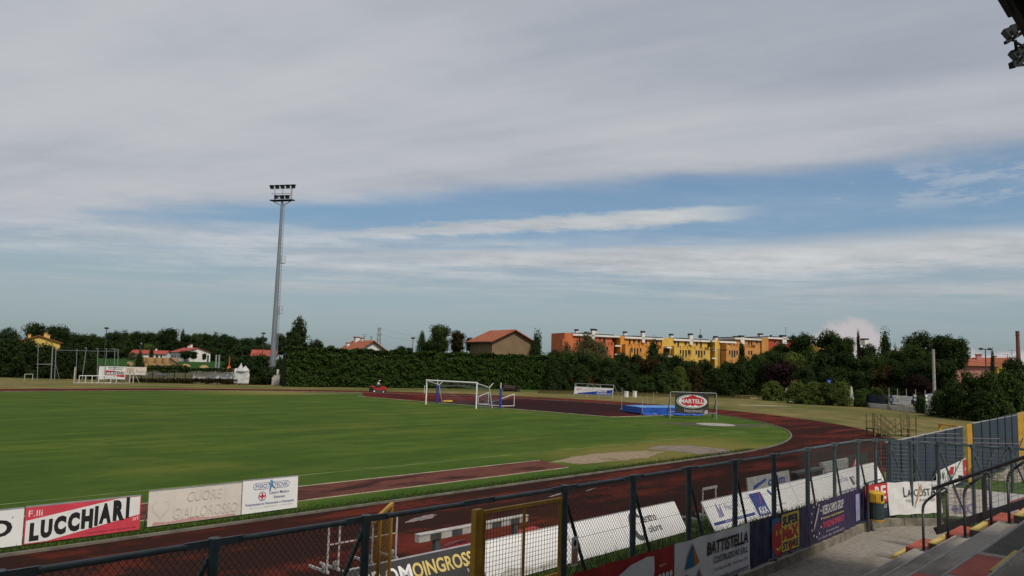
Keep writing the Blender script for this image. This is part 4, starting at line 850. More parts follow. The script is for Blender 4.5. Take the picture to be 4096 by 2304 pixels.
# ================================================================ beside the home straight
mat('hurdle_white', (.40, .38, .36), .6, .2, 4, dirt=.4)
def hurdle(label, x0, x1, y, h_, grp='hurdles beside the track'):
    t = thing('hurdle', label, 'hurdle', ((x0 + x1) / 2, y, 0), group=grp)
    for x in (x0, x1): build('upright', MB().bar((x, y, .05), (x, y, h_ - .03), .035, .035), 'hurdle_white', t); build('base', MB().bar((x, y - .05, .025), (x, y + .65, .025), .04, .05), 'hurdle_white', t)
    build('bar', MB().span((x0 - .04, y - .025, h_ - .07), (x1 + .04, y - .005, h_)), 'hurdle_white', t); build('cross_tie', MB().bar((x0, y, h_ * .55), (x1, y, h_ * .55), .02, .02), 'hurdle_white', t)
    for x in (x0, x1): build('wheel', MB().tube((x - .03, y + .1, .12), (x + .03, y + .1, .12), .06, n=8), 'hurdle_white', t)
    return t
hurdle('white hurdle nearest the open yellow gate leaf, left one', 8.92, 10.0, 13.22, 1.0); hurdle('white hurdle nested right behind the first by the gate', 9.2, 10.66, 13.25, .99); hurdle('low white hurdle partly showing behind the boards in mid row', 19.75, 20.5, 10.95, .92)
t = thing('steeplechase_barrier', 'long low black and white striped barrier standing behind the white boards', 'barrier', (11.7, 11.9, 0))
xs = np.linspace(10.1, 13.35, 12)
for i, (a, b) in enumerate(zip(xs[:-1], xs[1:])): build('stripe_block', MB().span((a, 11.84, .66), (b - .003, 11.97, .79)), 'hurdle_white' if i % 2 == 0 else 'grey_plastic', t)
build('top_plank', MB().span((10.1, 11.83, .792), (13.35, 11.98, .815)), 'hurdle_white', t)
for x in (10.55, 12.9): build('support', MB().span((x, 11.86, 0), (x + .12, 11.95, .66)).span((x - .02, 11.5, 0), (x + .14, 12.3, .06)), 'steel_green', t)
def heap(name, label, cat, c_, d_, mt, j=.12):
    vs = []; nx_, ny_ = 8, 5
    for k in range(2): pass
    mb = MB()
    for jy in range(ny_ + 1):
        for ix in range(nx_ + 1):
            sx, sy = ix / nx_, jy / ny_; e = min(1, 3.2 * min(sx, 1 - sx) + .0) * min(1, 3.2 * min(sy, 1 - sy) + .0)
            vs.append((c_[0] + (sx - .5) * d_[0], c_[1] + (sy - .5) * d_[1], c_[2] + d_[2] * min(1, e ** .5) * (1 - j * random.random())))
    mb.add(vs, [(jy * (nx_ + 1) + ix, jy * (nx_ + 1) + ix + 1, (jy + 1) * (nx_ + 1) + ix + 1, (jy + 1) * (nx_ + 1) + ix) for jy in range(ny_) for ix in range(nx_)])
    return build(name, mb, mt, label=label, cat=cat)
mat('tarp_red', (.30, .025, .02), .5, .25, 2)
heap('red_tarpaulin', 'bright red tarpaulin bundle under the left half of the striped barrier', 'tarpaulin', (11.5, 12.2, 0), (1.5, .7, .46), 'tarp_red'); heap('red_tarpaulin', 'red tarpaulin bundle behind the board at the closed gate leaf', 'tarpaulin', (13.5, 12.0, 0), (2.3, .7, .48), 'tarp_red')
o, W, H = panel('sign_board', 'low grey sign board with blue letters standing behind the white boards', 'sign board', (22.6, 10.95, .45), (25.7, 10.95, .45), (22.6, 11.0, .93), 'frame_grey', .04); letters(o, 'orim', 1.4, .12, 1.3, .26, MATS['ink_blue'], .004, .03, .2); shape(o, 'blue_wave', [(.3, .08), (1.3, .3), (1.3, .38), (.4, .22)], MATS['ink_blue'], .004); build('leg', MB().bar((.1, 0, -.1), (.1, -.45, -.1), .05, .05), 'frame_grey', o, local=True); build('leg', MB().bar((W - .1, 0, -.1), (W - .1, -.45, -.1), .05, .05), 'frame_grey', o, local=True)
t = thing('bench', 'low dark bench behind the row of white boards', 'bench', (27, 10.9, 0)); build('seat', MB().span((25.9, 10.8, .76), (28.3, 11.1, .84)), 'grey_plastic', t)
for x in (26.1, 28.1): build('leg', MB().span((x, 10.8, 0), (x + .06, 11.05, .74)), 'grey_plastic', t)
build('crate', MB().span((28.7, 11.0, .52), (31.3, 11.12, .95)).span((28.8, 10.97, .6), (31.2, 11.0, .85)).span((29, 11.02, 0), (29.06, 11.08, .55)).span((30.9, 11.02, 0), (30.96, 11.08, .55)), 'frame_grey', label='grey box-like barrier end standing behind the boards left of the red-printed one', cat='crate')
o, W, H = panel('sign_board', 'black and red printed board behind the last white boards', 'sign board', (31.45, 11.1, .3), (34.0, 11.1, .3), (31.45, 11.15, 1.0), 'charcoal_pvc', .03); shape(o, 'red_print', [(.3, .1), (1.0, .55), (1.6, .3), (1.2, .1)], MATS['ink_red'], .004); shape(o, 'white_print', [(.8, .2), (1.3, .5), (1.1, .6)], MATS['ink_white'], .006); build('leg', MB().bar((.2, 0, -.03), (.2, -.3, -.03), .05, .05).bar((W - .2, 0, -.03), (W - .2, -.3, -.03), .05, .05), 'grey_plastic', o, local=True)
# waste bin on its post
bx_, by_ = 22.32, 7.14
t = thing('litter_bin', 'dark green litter bin with yellow lid and yellow base ring on the fence', 'bin', (bx_, by_, .28))
build('body', MB().lathe((bx_, by_, .33), [(.20, 0), (.205, .1), (.215, .45)], 18), mat('bin_green', (.03, .05, .05), .5, .15, 5), t, smooth=False); build('base_ring', MB().lathe((bx_, by_, .29), [(.20, 0), (.208, .02), (.208, .045)], 18), 'gate_yellow', t)
lid = MB().lathe((bx_, by_, .78), [(.222, 0), (.222, .05)], 18); lid.lathe((bx_, by_, 1.0), [(.225, 0), (.225, .03), (.17, .07)], 18)
for a_ in (0, 60, 110, 150, 180, 215, 330):
    lid.box((bx_ + .205 * math.cos(math.radians(a_)), by_ + .205 * math.sin(math.radians(a_)), .91), (.06, .13, .20), (Vector((math.cos(math.radians(a_)), math.sin(math.radians(a_)), 0)), Vector((-math.sin(math.radians(a_)), math.cos(math.radians(a_)), 0)), U))
build('lid', lid, mat('bin_yellow', (.52, .31, .03), .45, .12, 4), t); build('opening', MB().lathe((bx_, by_, .82), [(.19, 0), (.19, .18)], 18), 'rubber_black', t)
build('post', MB().tube((bx_ - .26, by_ + .12, 0), (bx_ - .26, by_ + .12, 1.3), .04, n=8), 'rail_paint', t)
# blue sheet-metal fence beyond the corner
t = thing('sheet_fence', 'tall blue grey sheet metal fence running along the side of the ground', 'fence', (45, 7.8, 0))
def fz_(x): return 2.12 + (x - 25) * .0135 if x < 35.5 else 2.30 + min(.30, (x - 35.5) * .02)
def fpanel(x0, x1, nm='panel', mt='panel_blue', th=.04):
    z0_, z1_ = fz_(x0), fz_(x1); build(nm, MB().prism([(x0 + .008, 7.82, 0), (x1 - .008, 7.82, 0), (x1 - .008, 7.82, z1_), (x0 + .008, 7.82, z0_)], (0, th, 0)), mt, t)
x = 25.6
while x < 35.0: x2 = min(35.05, x + 1.36); fpanel(x, x2); build('seam_post', MB().span((x - .03, 7.78, 0), (x + .03, 7.815, fz_(x) + .02)), 'panel_blue', t); x = x2 + .002
fpanel(35.75, 36.6, 'yellow_mesh_panel', 'gate_yellow'); x = 36.62
while x < 44.6: fpanel(x, x + 1.58); build('seam_post', MB().span((x - .03, 7.78, 0), (x + .03, 7.815, fz_(x) + .02)), 'panel_blue', t); x += 1.592
fpanel(x, x + 1.7, 'yellow_mesh_panel', 'gate_yellow'); x += 1.702
while x < 64: fpanel(x, x + 1.58); build('seam_post', MB().span((x - .03, 7.78, 0), (x + .03, 7.815, fz_(x) + .02)), 'panel_blue', t); x += 1.592
for x0, x1 in ((25.6, 35.05), (36.6, 64)): build('cap_rail', MB().bar((x0, 7.84, fz_(x0) + .012), (x1, 7.84, fz_(min(x1, 55)) + .012), .06, .03), 'frame_grey', t)
for x0 in np.arange(26, 63, 3.0): build('stay', MB().bar((x0, 7.70, .2), (x0 + 2.6, 7.70, 1.25), .04, .04), 'rail_paint', t)
pe = G(3100 + 1355 * .4859, 1600 + 200 * .4859, 2.25); ph = Vector((35.1, 7.95, 0))
t = thing('steel_gate', 'yellow steel gate frame standing open behind the blue sheet fence', 'gate', ph)
pe = Vector((pe.x, pe.y, 0)); pe = ph + (pe - ph).normalized() * min((pe - ph).length, 3.4)
build('frame', MB().bar(ph + U * .1, ph + U * 2.25, .08, .08).bar(pe + U * .1, pe + U * 2.25, .08, .08).bar(ph + U * 2.25, pe + U * 2.25, .08, .08).bar(ph + U * .15, pe + U * .15, .06, .06), 'gate_yellow', t)
o, W, H = panel('banner', 'torn white banner with black scrawl and red edge on the blue sheet fence', 'banner', (30.6, 7.70, .05), (34.9, 7.70, .25), (30.6, 7.70, .85), 'white_pvc', .006)
for i in range(26):
    x_, y_ = .35 + random.random() * 2.4, .05 + random.random() * .5; shape(o, 'black_scrawl', [(x_, y_), (x_ + .05, y_ - .02), (x_ + .16, y_ + .22), (x_ + .09, y_ + .22)], MATS['ink_black'], .003 + i * .0003)
shape(o, 'red_edge', [(W - .5, .1), (W - .05, .12), (W - .05, H - .02), (W - .6, H - .02)], MATS['ink_red'], .013); letters(o, 'SB', W - .35, .35, .2, .12, MATS['ink_white'], .015); shape(o, 'red_flag', [(1.6, .5), (2.2, .42), (2.3, .72), (1.9, .74)], MATS['ink_red'], .013); shape(o, 'black_edge', [(2.9, .05), (3.7, .0), (3.6, .2), (3.0, .3)], MATS['ink_black'], .013)
heap('rubble_heap', 'pale rubble and dry weeds heaped along the blue sheet fence', 'rubble', (41, 7.0, 0), (7, 1.2, .55), mat('rubble', (.20, .18, .14), .95, .4, 4, bump=.5), .7)
# steel crossing steps by the bend
s0, s1 = G(3100 + 822 * .4859, 1600 + 300 * .4859), G(3100 + 1165 * .4859, 1600 + 305 * .4859)
t = thing('crossing_steps', 'rusty yellow steel crossing steps with handrails by the far bend', 'steps', (s0 + s1) / 2)
dv = s1 - s0; dn = dv.normalized(); bk = Vector((-dn.y, dn.x, 0)); Ls = dv.length; H_ = 1.55
for off in (0, .9):
    b0 = bk * off
    for a, b in ((0, .16), (.84, 1.0)):
        pa, pb = s0 + dv * a + b0, s0 + dv * b + b0
        fr_ = MB().bar(pa, pa + U * H_, .075, .075).bar(pb, pb + U * H_, .075, .075).bar(pa + U * H_, pb + U * H_, .05, .05).bar(pa + U * H_ * .66, pb + U * H_ * .66, .04, .04).bar(pa + U * H_ * .3, pb + U * H_ * .3, .04, .04)
        build('end_rail', fr_, 'frame_olive', t)
    build('hand_rail', MB().bar(s0 + dv * .16 + b0 + U * H_, s0 + dv * .62 + b0 + U * .35, .07, .07).bar(s0 + dv * .16 + b0 + U * .9, s0 + dv * .5 + b0 + U * .2, .07, .07), 'frame_olive', t)
    build('hand_rail', MB().bar(s0 + dv * .84 + b0 + U * H_, s0 + dv * .42 + b0 + U * .5, .07, .07).bar(s0 + dv * .84 + b0 + U * .95, s0 + dv * .5 + b0 + U * .3, .07, .07), 'frame_olive', t)
    for k in (.27, .5, .70): build('baluster', MB().bar(s0 + dv * k + b0, s0 + dv * k + b0 + U * (.55 + abs(k - .5) * 3), .04, .04), 'frame_olive', t)
build('platform', MB().box(s0 + dv * .08 + bk * .45 + U * .55, (.9, .9, .05)).box(s0 + dv * .92 + bk * .45 + U * .5, (.9, .9, .06)), 'frame_olive', t)
for k in range(5): build('tread', MB().bar(s0 + dv * (.2 + k * .06) + U * (.5 - .09 * k), s0 + dv * (.2 + k * .06) + bk * .9 + U * (.5 - .09 * k), .22, .03), 'frame_olive', t)
# tape lines stretched along the fence corner
for (a, b, lbl) in (((3100 + 945 * .4859, 1600 + 272 * .4859), (3100 + 1520 * .4859, 1600 + 278 * .4859), 'thin white cord stretched above the fence corner'), ((3100 + 890 * .4859, 1600 + 305 * .4859), (3100 + 1850 * .4859, 1600 + 318 * .4859), 'faded red and white tape stretched above the fence corner, upper one'), ((3100 + 1000 * .4859, 1600 + 335 * .4859), (4120, 1600 + 362 * .4859), 'faded red and white tape stretched above the fence corner, lower one')):
    build('barrier_tape', MB().tube(AT(*a, 24), AT(*b, 23.5), .007, n=4), mat('tape', (.40, .30, .28), .6, .3, 6), label=lbl, cat='tape')
# ================================================================ beyond the ground: mast, buildings, posts
U = Vector((0, 0, 1)); HR = RIGHT.copy(); HR.z = 0; HR.normalize(); HF = FWD.copy(); HF.z = 0; HF.normalize()
def topz(u, v, dep): return AT(u, v, dep).z
mat('mast_steel', (.20, .225, .255), .5, .12, .6, metal=.2, stretch=(1, 1, .3))
# floodlight mast
mb_ = FOOT(1085, 124.0); mt_z = topz(1122, 800, 124.0); hd_z = mt_z
t = thing('floodlight_mast', 'tall tapering steel floodlight mast with ladder at the hedge end', 'mast', mb_)
zs = np.linspace(0, mt_z, 9); R0, R1 = .50, .20
for a, b in zip(zs[:-1], zs[1:]):
    f = lambda z: R0 + (R1 - R0) * z / mt_z
    build('shaft', MB().tube(mb_ + U * a, mb_ + U * (b + .02), f(a), f(b) * 1.0, n=16, cap=False), 'mast_steel', t, smooth=True)
ld = MB(); off = HR * .30
def rad(z): return R0 + (R1 - R0) * z / mt_z
for sg in (-.2, .2): ld.tube(mb_ + U * 4 + HR * (rad(4) + .22) + HF * sg, mb_ + U * mt_z + HR * (R1 + .22) + HF * sg, .025, n=4)
z = 4.0
while z < mt_z: ld.tube(mb_ + U * z + HR * (rad(z) + .02), mb_ + U * z + HR * (rad(z) + .30), .03, n=4); z += .62
build('ladder', ld, 'galv', t, kind='stuff'); build('shaft', MB().tube(mb_ + U * mt_z, mb_ + U * (mt_z + .55), R1, R1, n=16), 'mast_steel', t)
for zc in (11.6, 20.0):
    c_ = mb_ + U * zc + HR * (rad(zc) + .42); pf = MB().box(c_, (.6, .6, .06))
    for sx in (-.28, .28):
        for sy in (-.28, .28): pf.tube(c_ + HR * sx + HF * sy, c_ + HR * sx + HF * sy + U * 1.2, .025, n=4)
    for zz_ in (.6, 1.2): pf.tube(c_ - HF * .28 + HR * .28 + U * zz_, c_ + HF * .28 + HR * .28 + U * zz_, .025, n=4); pf.tube(c_ - HR * .28 - HF * .28 + U * zz_, c_ + HR * .28 - HF * .28 + U * zz_, .025, n=4)
    build('rest_platform', pf, 'galv', t)
PD = (HR * .97 + HF * -.24).normalized(); tp = mb_ + U * (mt_z + .6); PX = HF * .8
build('platform', MB().bar(tp - PD * 2.15, tp + PD * 2.15, .9, .12).bar(tp - PD * 1.6 - U * .10, tp + PD * 1.6 - U * .10, .6, .10), 'lamp_body', t)
for sg in (-1, 1): build('platform_strut', MB().tube(mb_ + U * (mt_z - .4), tp + PD * 1.65 * sg - U * .15, .07, n=6), 'galv', t)
fr_ = MB()
for k in (-1.5, 0, 1.6): fr_.tube(tp + PD * k, tp + PD * k + U * 2.0, .06, n=6)
for zz_ in (.35, .85, 1.15, 2.0): fr_.tube(tp - PD * (1.6 if zz_ < 1.9 else 2.2) + U * zz_, tp + PD * (1.6 if zz_ < 1.9 else 2.1) + U * zz_, .045, n=6)
fr_.tube(tp + PD * 1.75, tp + PD * 1.75 + U * 2, .05, n=6); fr_.tube(tp - PD * 1.7 + U * 1.15, tp - PD * 2.0 + U * 1.15, .04, n=4).tube(tp - PD * 2.0 + U * .95, tp - PD * 2.0 + U * 1.45, .03, n=4)
build('lamp_frame', fr_, 'galv', t)
def mlamp(c_, face, sz=.34):
    f = Vector(face).normalized(); s_ = f.cross(U).normalized(); u_ = s_.cross(f)
    fr4 = [c_ + f * .22 + s_ * (i * sz) + u_ * (j * sz) for i, j in ((-1, -1), (1, -1), (1, 1), (-1, 1))]; bk4 = [c_ - f * .18 + s_ * (i * sz * .7) + u_ * (j * sz * .55) for i, j in ((-1, -1), (1, -1), (1, 1), (-1, 1))]
    o = build('lamp', MB().add(fr4 + bk4, [(3, 2, 1, 0), (4, 5, 6, 7), (0, 1, 5, 4), (1, 2, 6, 5), (2, 3, 7, 6), (3, 0, 4, 7)]), 'lamp_body', t)
    build('lamp_glass', MB().add([c_ + f * .225 + s_ * (i * sz * .9) + u_ * (j * sz * .9 - sz * .05) for i, j in ((-1, -1), (1, -1), (1, .25), (-1, .25))], [(0, 1, 2, 3)]), 'lamp_glass', o)
    build('ballast', MB().tube(c_ - f * .2 + u_ * .05, c_ - f * .45 - u_ * .02 + PD * .25, .1, n=6), 'lamp_body', o)
for i in range(5): mlamp(tp + PD * (-2.05 + i * 1.0) + U * 2.42, -HF * .8 + HR * (-.35 + i * .06) - U * .55)
for k in (-1.1, 0.0, .95): mlamp(tp + PD * k + U * .62, -HF * .8 + HR * (-.9 if k < -1 else -.1) - U * .5)
p = FOOT(1095, 121.5); p2 = p + HR * .3
build('electric_cabinet', MB().box(p2 + U * .75, (1.15, .6, 1.5), (HR, HF, U)).box(p2 + U * 1.53, (1.25, .7, .06), (HR, HF, U)).box(p2 - HF * .31 + U * .75, (.03, .03, 1.4), (HR, HF, U)).box(p2 - HF * .31 + U * .8, (1.1, .03, .03), (HR, HF, U)), mat('cab_white', (.60, .57, .51), .6, .06, 2), label='cream electric cabinet at the foot of the tall floodlight mast', cat='cabinet')
p3 = p + HR * .42 - HF * -.5; build('meter_box', MB().box(p3 + U * 2.05, (.35, .3, .85), (HR, HF, U)).box(p3 - HF * .16 + U * 2.0, (.12, .03, .2), (HR, HF, U)).tube(p3, p3 + U * 1.7, .05), 'cab_white', label='small white meter box on a post just above the electric cabinet', cat='box')

# ---------------- apartment row: façade line seen slightly from the left
E0, E1 = FOOT(2226, 183), FOOT(3005, 206); ED = (E1 - E0); EL = ED.length; ED.normalize(); EN = Vector((ED.y, -ED.x, 0)); EN = EN if EN.dot(-HF) > 0 else -EN
def ex(x, off=0.0, cx=2200, s=.3587):  # position along the façade plane for a picture column
    u = cx + x * s; d = ray(u, 1450); b = E0 + EN * off; den = d.x * ED.y - d.y * ED.x
    k = ((b.x) * d.y - (b.y) * d.x) / den; k = -(b.x * d.y - b.y * d.x) / (ED.x * d.y - ED.y * d.x); return k
def ez(x, y, off=0.0, cx=2200, cy=1270, s=.3587):
    k = ex(x, off, cx, s); q = E0 + EN * off + ED * k; u, v = cx + x * s, cy + y * s; dep = (q - EYE).dot(FWD)
    for _ in range(6): q.z = AT(u, v, dep).z; dep = (q - EYE).dot(FWD)
    return q.z
def ebox(k0, k1, z0, z1, o0, o1): # o = distance in front of the façade line
    mb = MB(); a = E0 + ED * k0; b = E0 + ED * k1
    return mb.prism([a + EN * o0 + U * z0, b + EN * o0 + U * z0, b + EN * o1 + U * z0, a + EN * o1 + U * z0], U * (z1 - z0))
def wallmat(n, c_): return mat(n, c_, .9, .1, .5, dirt=.2, dirtcol=tuple(q * .6 for q in c_))
wallmat('wall_red', (.52, .14, .055)); wallmat('wall_orange', (.60, .255, .05)); wallmat('wall_yellow', (.62, .385, .075)); wallmat('wall_ochre', (.50, .24, .07)); wallmat('wall_crimson', (.38, .06, .035)); wallmat('wall_white', (.68, .66, .63)); wallmat('wall_pink', (.48, .22, .19)); wallmat('wall_tan', (.20, .135, .075)); wallmat('wall_lemon', (.58, .40, .06)); wallmat('wall_sun', (.60, .40, .10))
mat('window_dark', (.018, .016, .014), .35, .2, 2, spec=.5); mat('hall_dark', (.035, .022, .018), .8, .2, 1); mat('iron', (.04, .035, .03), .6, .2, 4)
custom('roof_tile', lambda p: mixc(ss(noise(vscale(p, (1, 1, 3)), 1.6, 4, .65), .35, .68), (.24, .075, .04), (.36, .125, .07)), .9, .15); custom('roof_red', lambda p: mixc(ss(noise(p, 1.2, 4, .65), .35, .68), (.26, .055, .04), (.36, .085, .06)), .9, .15)
def wins(parent, lst, off, k=None, cx=2200, cy=1270, s=.3587):
    for x0, x1, y0, y1 in lst:
        k0, k1 = ex(x0, off, cx, s), ex(x1, off, cx, s); z1, z0 = ez((x0 + x1) / 2, y0, off, cx, cy, s), ez((x0 + x1) / 2, y1, off, cx, cy, s)
        o = build('window', ebox(k0, k1, z0, z1, off - .02, off + .035), 'window_dark', parent); build('sill', ebox(k0 - .08, k1 + .08, z0 - .12, z0 - .001, off - .02, off + .10), 'conc_light', o)
def chim(parent, x, y0, y1, w_, off, cx=2200, cy=1270, s=.3587):
    k0, k1 = ex(x - w_ / 2, off, cx, s), ex(x + w_ / 2, off, cx, s); z1, z0 = ez(x, y0, off, cx, cy, s), ez(x, y1, off, cx, cy, s); wd = (k1 - k0)
    o = build('chimney', ebox(k0, k1, z0, z1 - .35, off - wd, off), 'wall_white', parent)
    for i in range(4): build('chimney_pot', ebox(k0 - .05 + i * (wd + .1) / 4, k0 - .05 + i * (wd + .1) / 4 + wd * .17, z1 - .35, z1 + .02, off - wd, off + .02), 'iron', o)
    build('chimney_cap', ebox(k0 - .1, k1 + .1, z1 + .02, z1 + .12, off - wd - .05, off + .05), 'iron', o)
def block(label, wm, up, low, fas, ytop, ylow, side=None, ybot=None, loff=1.7):
    """up = (x0, x1) recessed top storey, low = (x0, x1) projecting lower storeys with a terrace on top"""
    k0, k1 = ex(up[0]), ex(up[1]); zt = ez((up[0] + up[1]) / 2, ytop); t = thing('apartment_block', label, 'apartment building', E0 + ED * k0, group='terraced row of coloured flats')
    build('wall', ebox(k0, k1, 0, zt, -9, 0), wm, t)
    zf0 = ez((up[0] + up[1]) / 2, ytop + fas); r = build('roof_edge', ebox(k0 - .1, k1 + .4, zf0, zt + .02, -9.2, .55), 'wall_white', t)
    build('roof', ebox(k0 - .05, k1 + .3, zt + .021, zt + .25, -9.1, .4), 'iron', t)
    for i in range(3): build('roof_hump', ebox(k0 + (k1 - k0) * (.35 + i * .13), k0 + (k1 - k0) * (.45 + i * .13), zt + .25, zt + .45, -4, -2), 'iron', r)
    if low:
        a0, a1 = ex(low[0], loff), ex(low[1], loff); zl = ez((low[0] + low[1]) / 2, ylow, loff)
        build('lower_wall', ebox(a0, a1, 0, zl - .85, .005, loff), wm, t); n_ = 5
        build('parapet', ebox(a0, a0 + .4, zl - .85, zl, .0, loff + .01), wm, t); build('parapet', ebox(a1 - .4, a1, zl - .85, zl, .0, loff + .01), wm, t)
        for i in range(1, n_): kk = a0 + (a1 - a0) * i / n_; build('parapet_pier', ebox(kk - .22, kk + .22, zl - .85, zl, loff - .3, loff + .005), wm, t)
        g = MB()
        for zz_ in (-.05, -.4): g.bar(E0 + ED * a0 + EN * (loff - .12) + U * (zl + zz_), E0 + ED * a1 + EN * (loff - .12) + U * (zl + zz_), .04, .04)
        kk = a0
        while kk < a1: q = E0 + ED * kk + EN * (loff - .12); g.bar(q + U * (zl - .85), q + U * (zl - .05), .03, .03); kk += .35
        build('railing', g, 'iron', t)
    if side:
        s0 = ex(side[0]); zs_ = ez((side[0] + side[1]) / 2, side[2]); build('side_wing', ebox(s0, k0 - .005, 0, zs_, -7, .3), side[3] if len(side) > 3 else wm, t)
    return t
t = block('brick red flats at the left end of the coloured row', 'wall_red', (245, 690), (500, 708), 20, 192, 270, (150, 245, 172))
build('annex', ebox(ex(132), ex(150) - .005, 0, ez(140, 240), -4, .2), 'wall_red', t)
wins(t, [(315, 335, 215, 275), (398, 420, 218, 275), (540, 560, 222, 252)], .005); wins(t, [(590, 612, 225, 288)], .004); wins(t, [(592, 612, 325, 395), (625, 645, 325, 368), (560, 580, 330, 395), (525, 545, 328, 392)], 1.7); wins(t, [(315, 340, 318, 370), (365, 385, 318, 395), (430, 450, 322, 395), (455, 475, 325, 395)], .006)
wins(t, [(165, 177, 310, 350), (187, 199, 310, 352), (209, 221, 312, 352)], .3)
chim(t, 297, 135, 190, 30, -3); chim(t, 482, 130, 250, 34, .55); chim(t, 511, 135, 200, 20, -4)
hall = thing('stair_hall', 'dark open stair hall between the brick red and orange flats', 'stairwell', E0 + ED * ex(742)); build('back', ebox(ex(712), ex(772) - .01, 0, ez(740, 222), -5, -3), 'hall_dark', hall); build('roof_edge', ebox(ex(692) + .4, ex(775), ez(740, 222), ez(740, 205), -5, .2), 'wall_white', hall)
for y in (315, 410): build('landing', ebox(ex(712), ex(770), ez(740, y) - .2, ez(740, y) + .15, -3, .6), 'wall_white', hall)
t = block('orange flats second from the left in the coloured row', 'wall_orange', (820, 1235), (838, 1255), 20, 222, 303, (775, 820, 206, 'wall_orange'))
wins(t, [(877, 895, 238, 296), (925, 945, 240, 282), (978, 998, 242, 290), (1060, 1078, 245, 285), (1180, 1198, 250, 290)], .005); wins(t, [(902, 920, 338, 378), (935, 952, 340, 412), (966, 984, 340, 412), (1000, 1018, 342, 382), (1120, 1138, 345, 385), (1150, 1168, 345, 415)], 1.7)
chim(t, 842, 160, 215, 30, -3); chim(t, 1042, 155, 280, 32, .55)
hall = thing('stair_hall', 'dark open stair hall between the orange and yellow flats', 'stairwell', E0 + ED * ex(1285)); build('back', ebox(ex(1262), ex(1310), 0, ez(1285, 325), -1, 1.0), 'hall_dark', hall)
for y in (335, 432): build('landing', ebox(ex(1257), ex(1312), ez(1285, y) - .2, ez(1285, y) + .15, -1, 1.9), 'wall_white', hall)
t = block('bright yellow flats in the middle of the coloured row', 'wall_yellow', (1365, 1755), (1385, 1785), 20, 246, 323, (1240, 1365, 228, 'wall_yellow'))
wins(t, [(1382, 1400, 260, 290), (1420, 1438, 262, 318), (1500, 1520, 265, 305), (1627, 1645, 270, 310), (1672, 1692, 272, 328)], .005); wins(t, [(1446, 1464, 362, 402), (1476, 1493, 362, 435), (1507, 1525, 362, 437), (1538, 1558, 364, 405), (1622, 1640, 367, 408), (1650, 1670, 368, 440), (1682, 1700, 370, 442), (1713, 1730, 370, 412), (1665, 1690, 475, 515), (1720, 1745, 478, 515)], 1.7)
chim(t, 1360, 187, 240, 30, -3); chim(t, 1577, 183, 305, 34, .55)
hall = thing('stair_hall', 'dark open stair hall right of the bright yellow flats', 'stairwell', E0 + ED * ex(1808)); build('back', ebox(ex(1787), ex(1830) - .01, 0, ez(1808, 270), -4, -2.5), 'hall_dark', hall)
for y in (265, 360, 455): build('landing', ebox(ex(1787), ex(1832), ez(1808, y) - .2, ez(1808, y) + .15, -2.5, .9), 'wall_white', hall)
t = block('pale yellow narrow flats right of the bright yellow ones', 'wall_sun', (1880, 2050), None, 18, 266, 300, (1830, 1880, 250, 'wall_yellow')); wins(t, [(1932, 1950, 285, 350)], .005); chim(t, 1858, 212, 262, 30, -3); wins(t, [(1925, 1945, 480, 540)], .005)
t = block('ochre orange flats rising behind the dark trees right of the yellow ones', 'wall_ochre', (2052, 2345), (1965, 2300), 18, 232, 298, None, None, 2.4)
build('end_wing', ebox(ex(2347), ex(2420), 0, ez(2380, 232), -7, .6), 'wall_ochre', t)
wins(t, [(2210, 2226, 255, 300), (2240, 2256, 257, 322), (2298, 2316, 252, 288)], .005); wins(t, [(1996, 2012, 365, 410), (2024, 2040, 367, 440), (2050, 2067, 367, 440), (2078, 2094, 368, 415), (2210, 2226, 370, 410), (2238, 2256, 370, 415)], 2.4)
chim(t, 2087, 212, 240, 34, -3); chim(t, 2150, 205, 295, 40, .55); chim(t, 2362, 182, 232, 34, -3)
t = block('crimson flats showing above the trees right of the ochre ones', 'wall_crimson', (2420, 2790), None, 18, 228, 300); wins(t, [(2500, 2520, 255, 285), (2560, 2580, 255, 285), (2640, 2660, 258, 288)], .005); chim(t, 2470, 200, 240, 12, -2)
chim(t, 170, 232, 315, 40, .55, 3072, 1250, .3975)
t = block('far yellow flats at the right end of the row above the trees', 'wall_yellow', (3010, 3290), None, 22, 290, 300); wins(t, [(3040, 3060, 318, 345), (3230, 3252, 322, 350)], .005); chim(t, 1000, 265, 330, 42, .55, 3072, 1250, .3975)
an = FOOT(2801, 195); an.z = 0
build('antenna_mast', MB().tube(FOOT(2801, 193) + U * 9, Vector((FOOT(2801, 193).x, FOOT(2801, 193).y, topz(2801, 1313, 193))), .05, n=5).lathe(FOOT(2801, 193) + U * (topz(2801, 1346, 193) - .4), [(.5, .1), (.55, .4), (.4, .9)], 10), 'iron', label='antenna with dish on the roof of the yellow flats', cat='antenna')

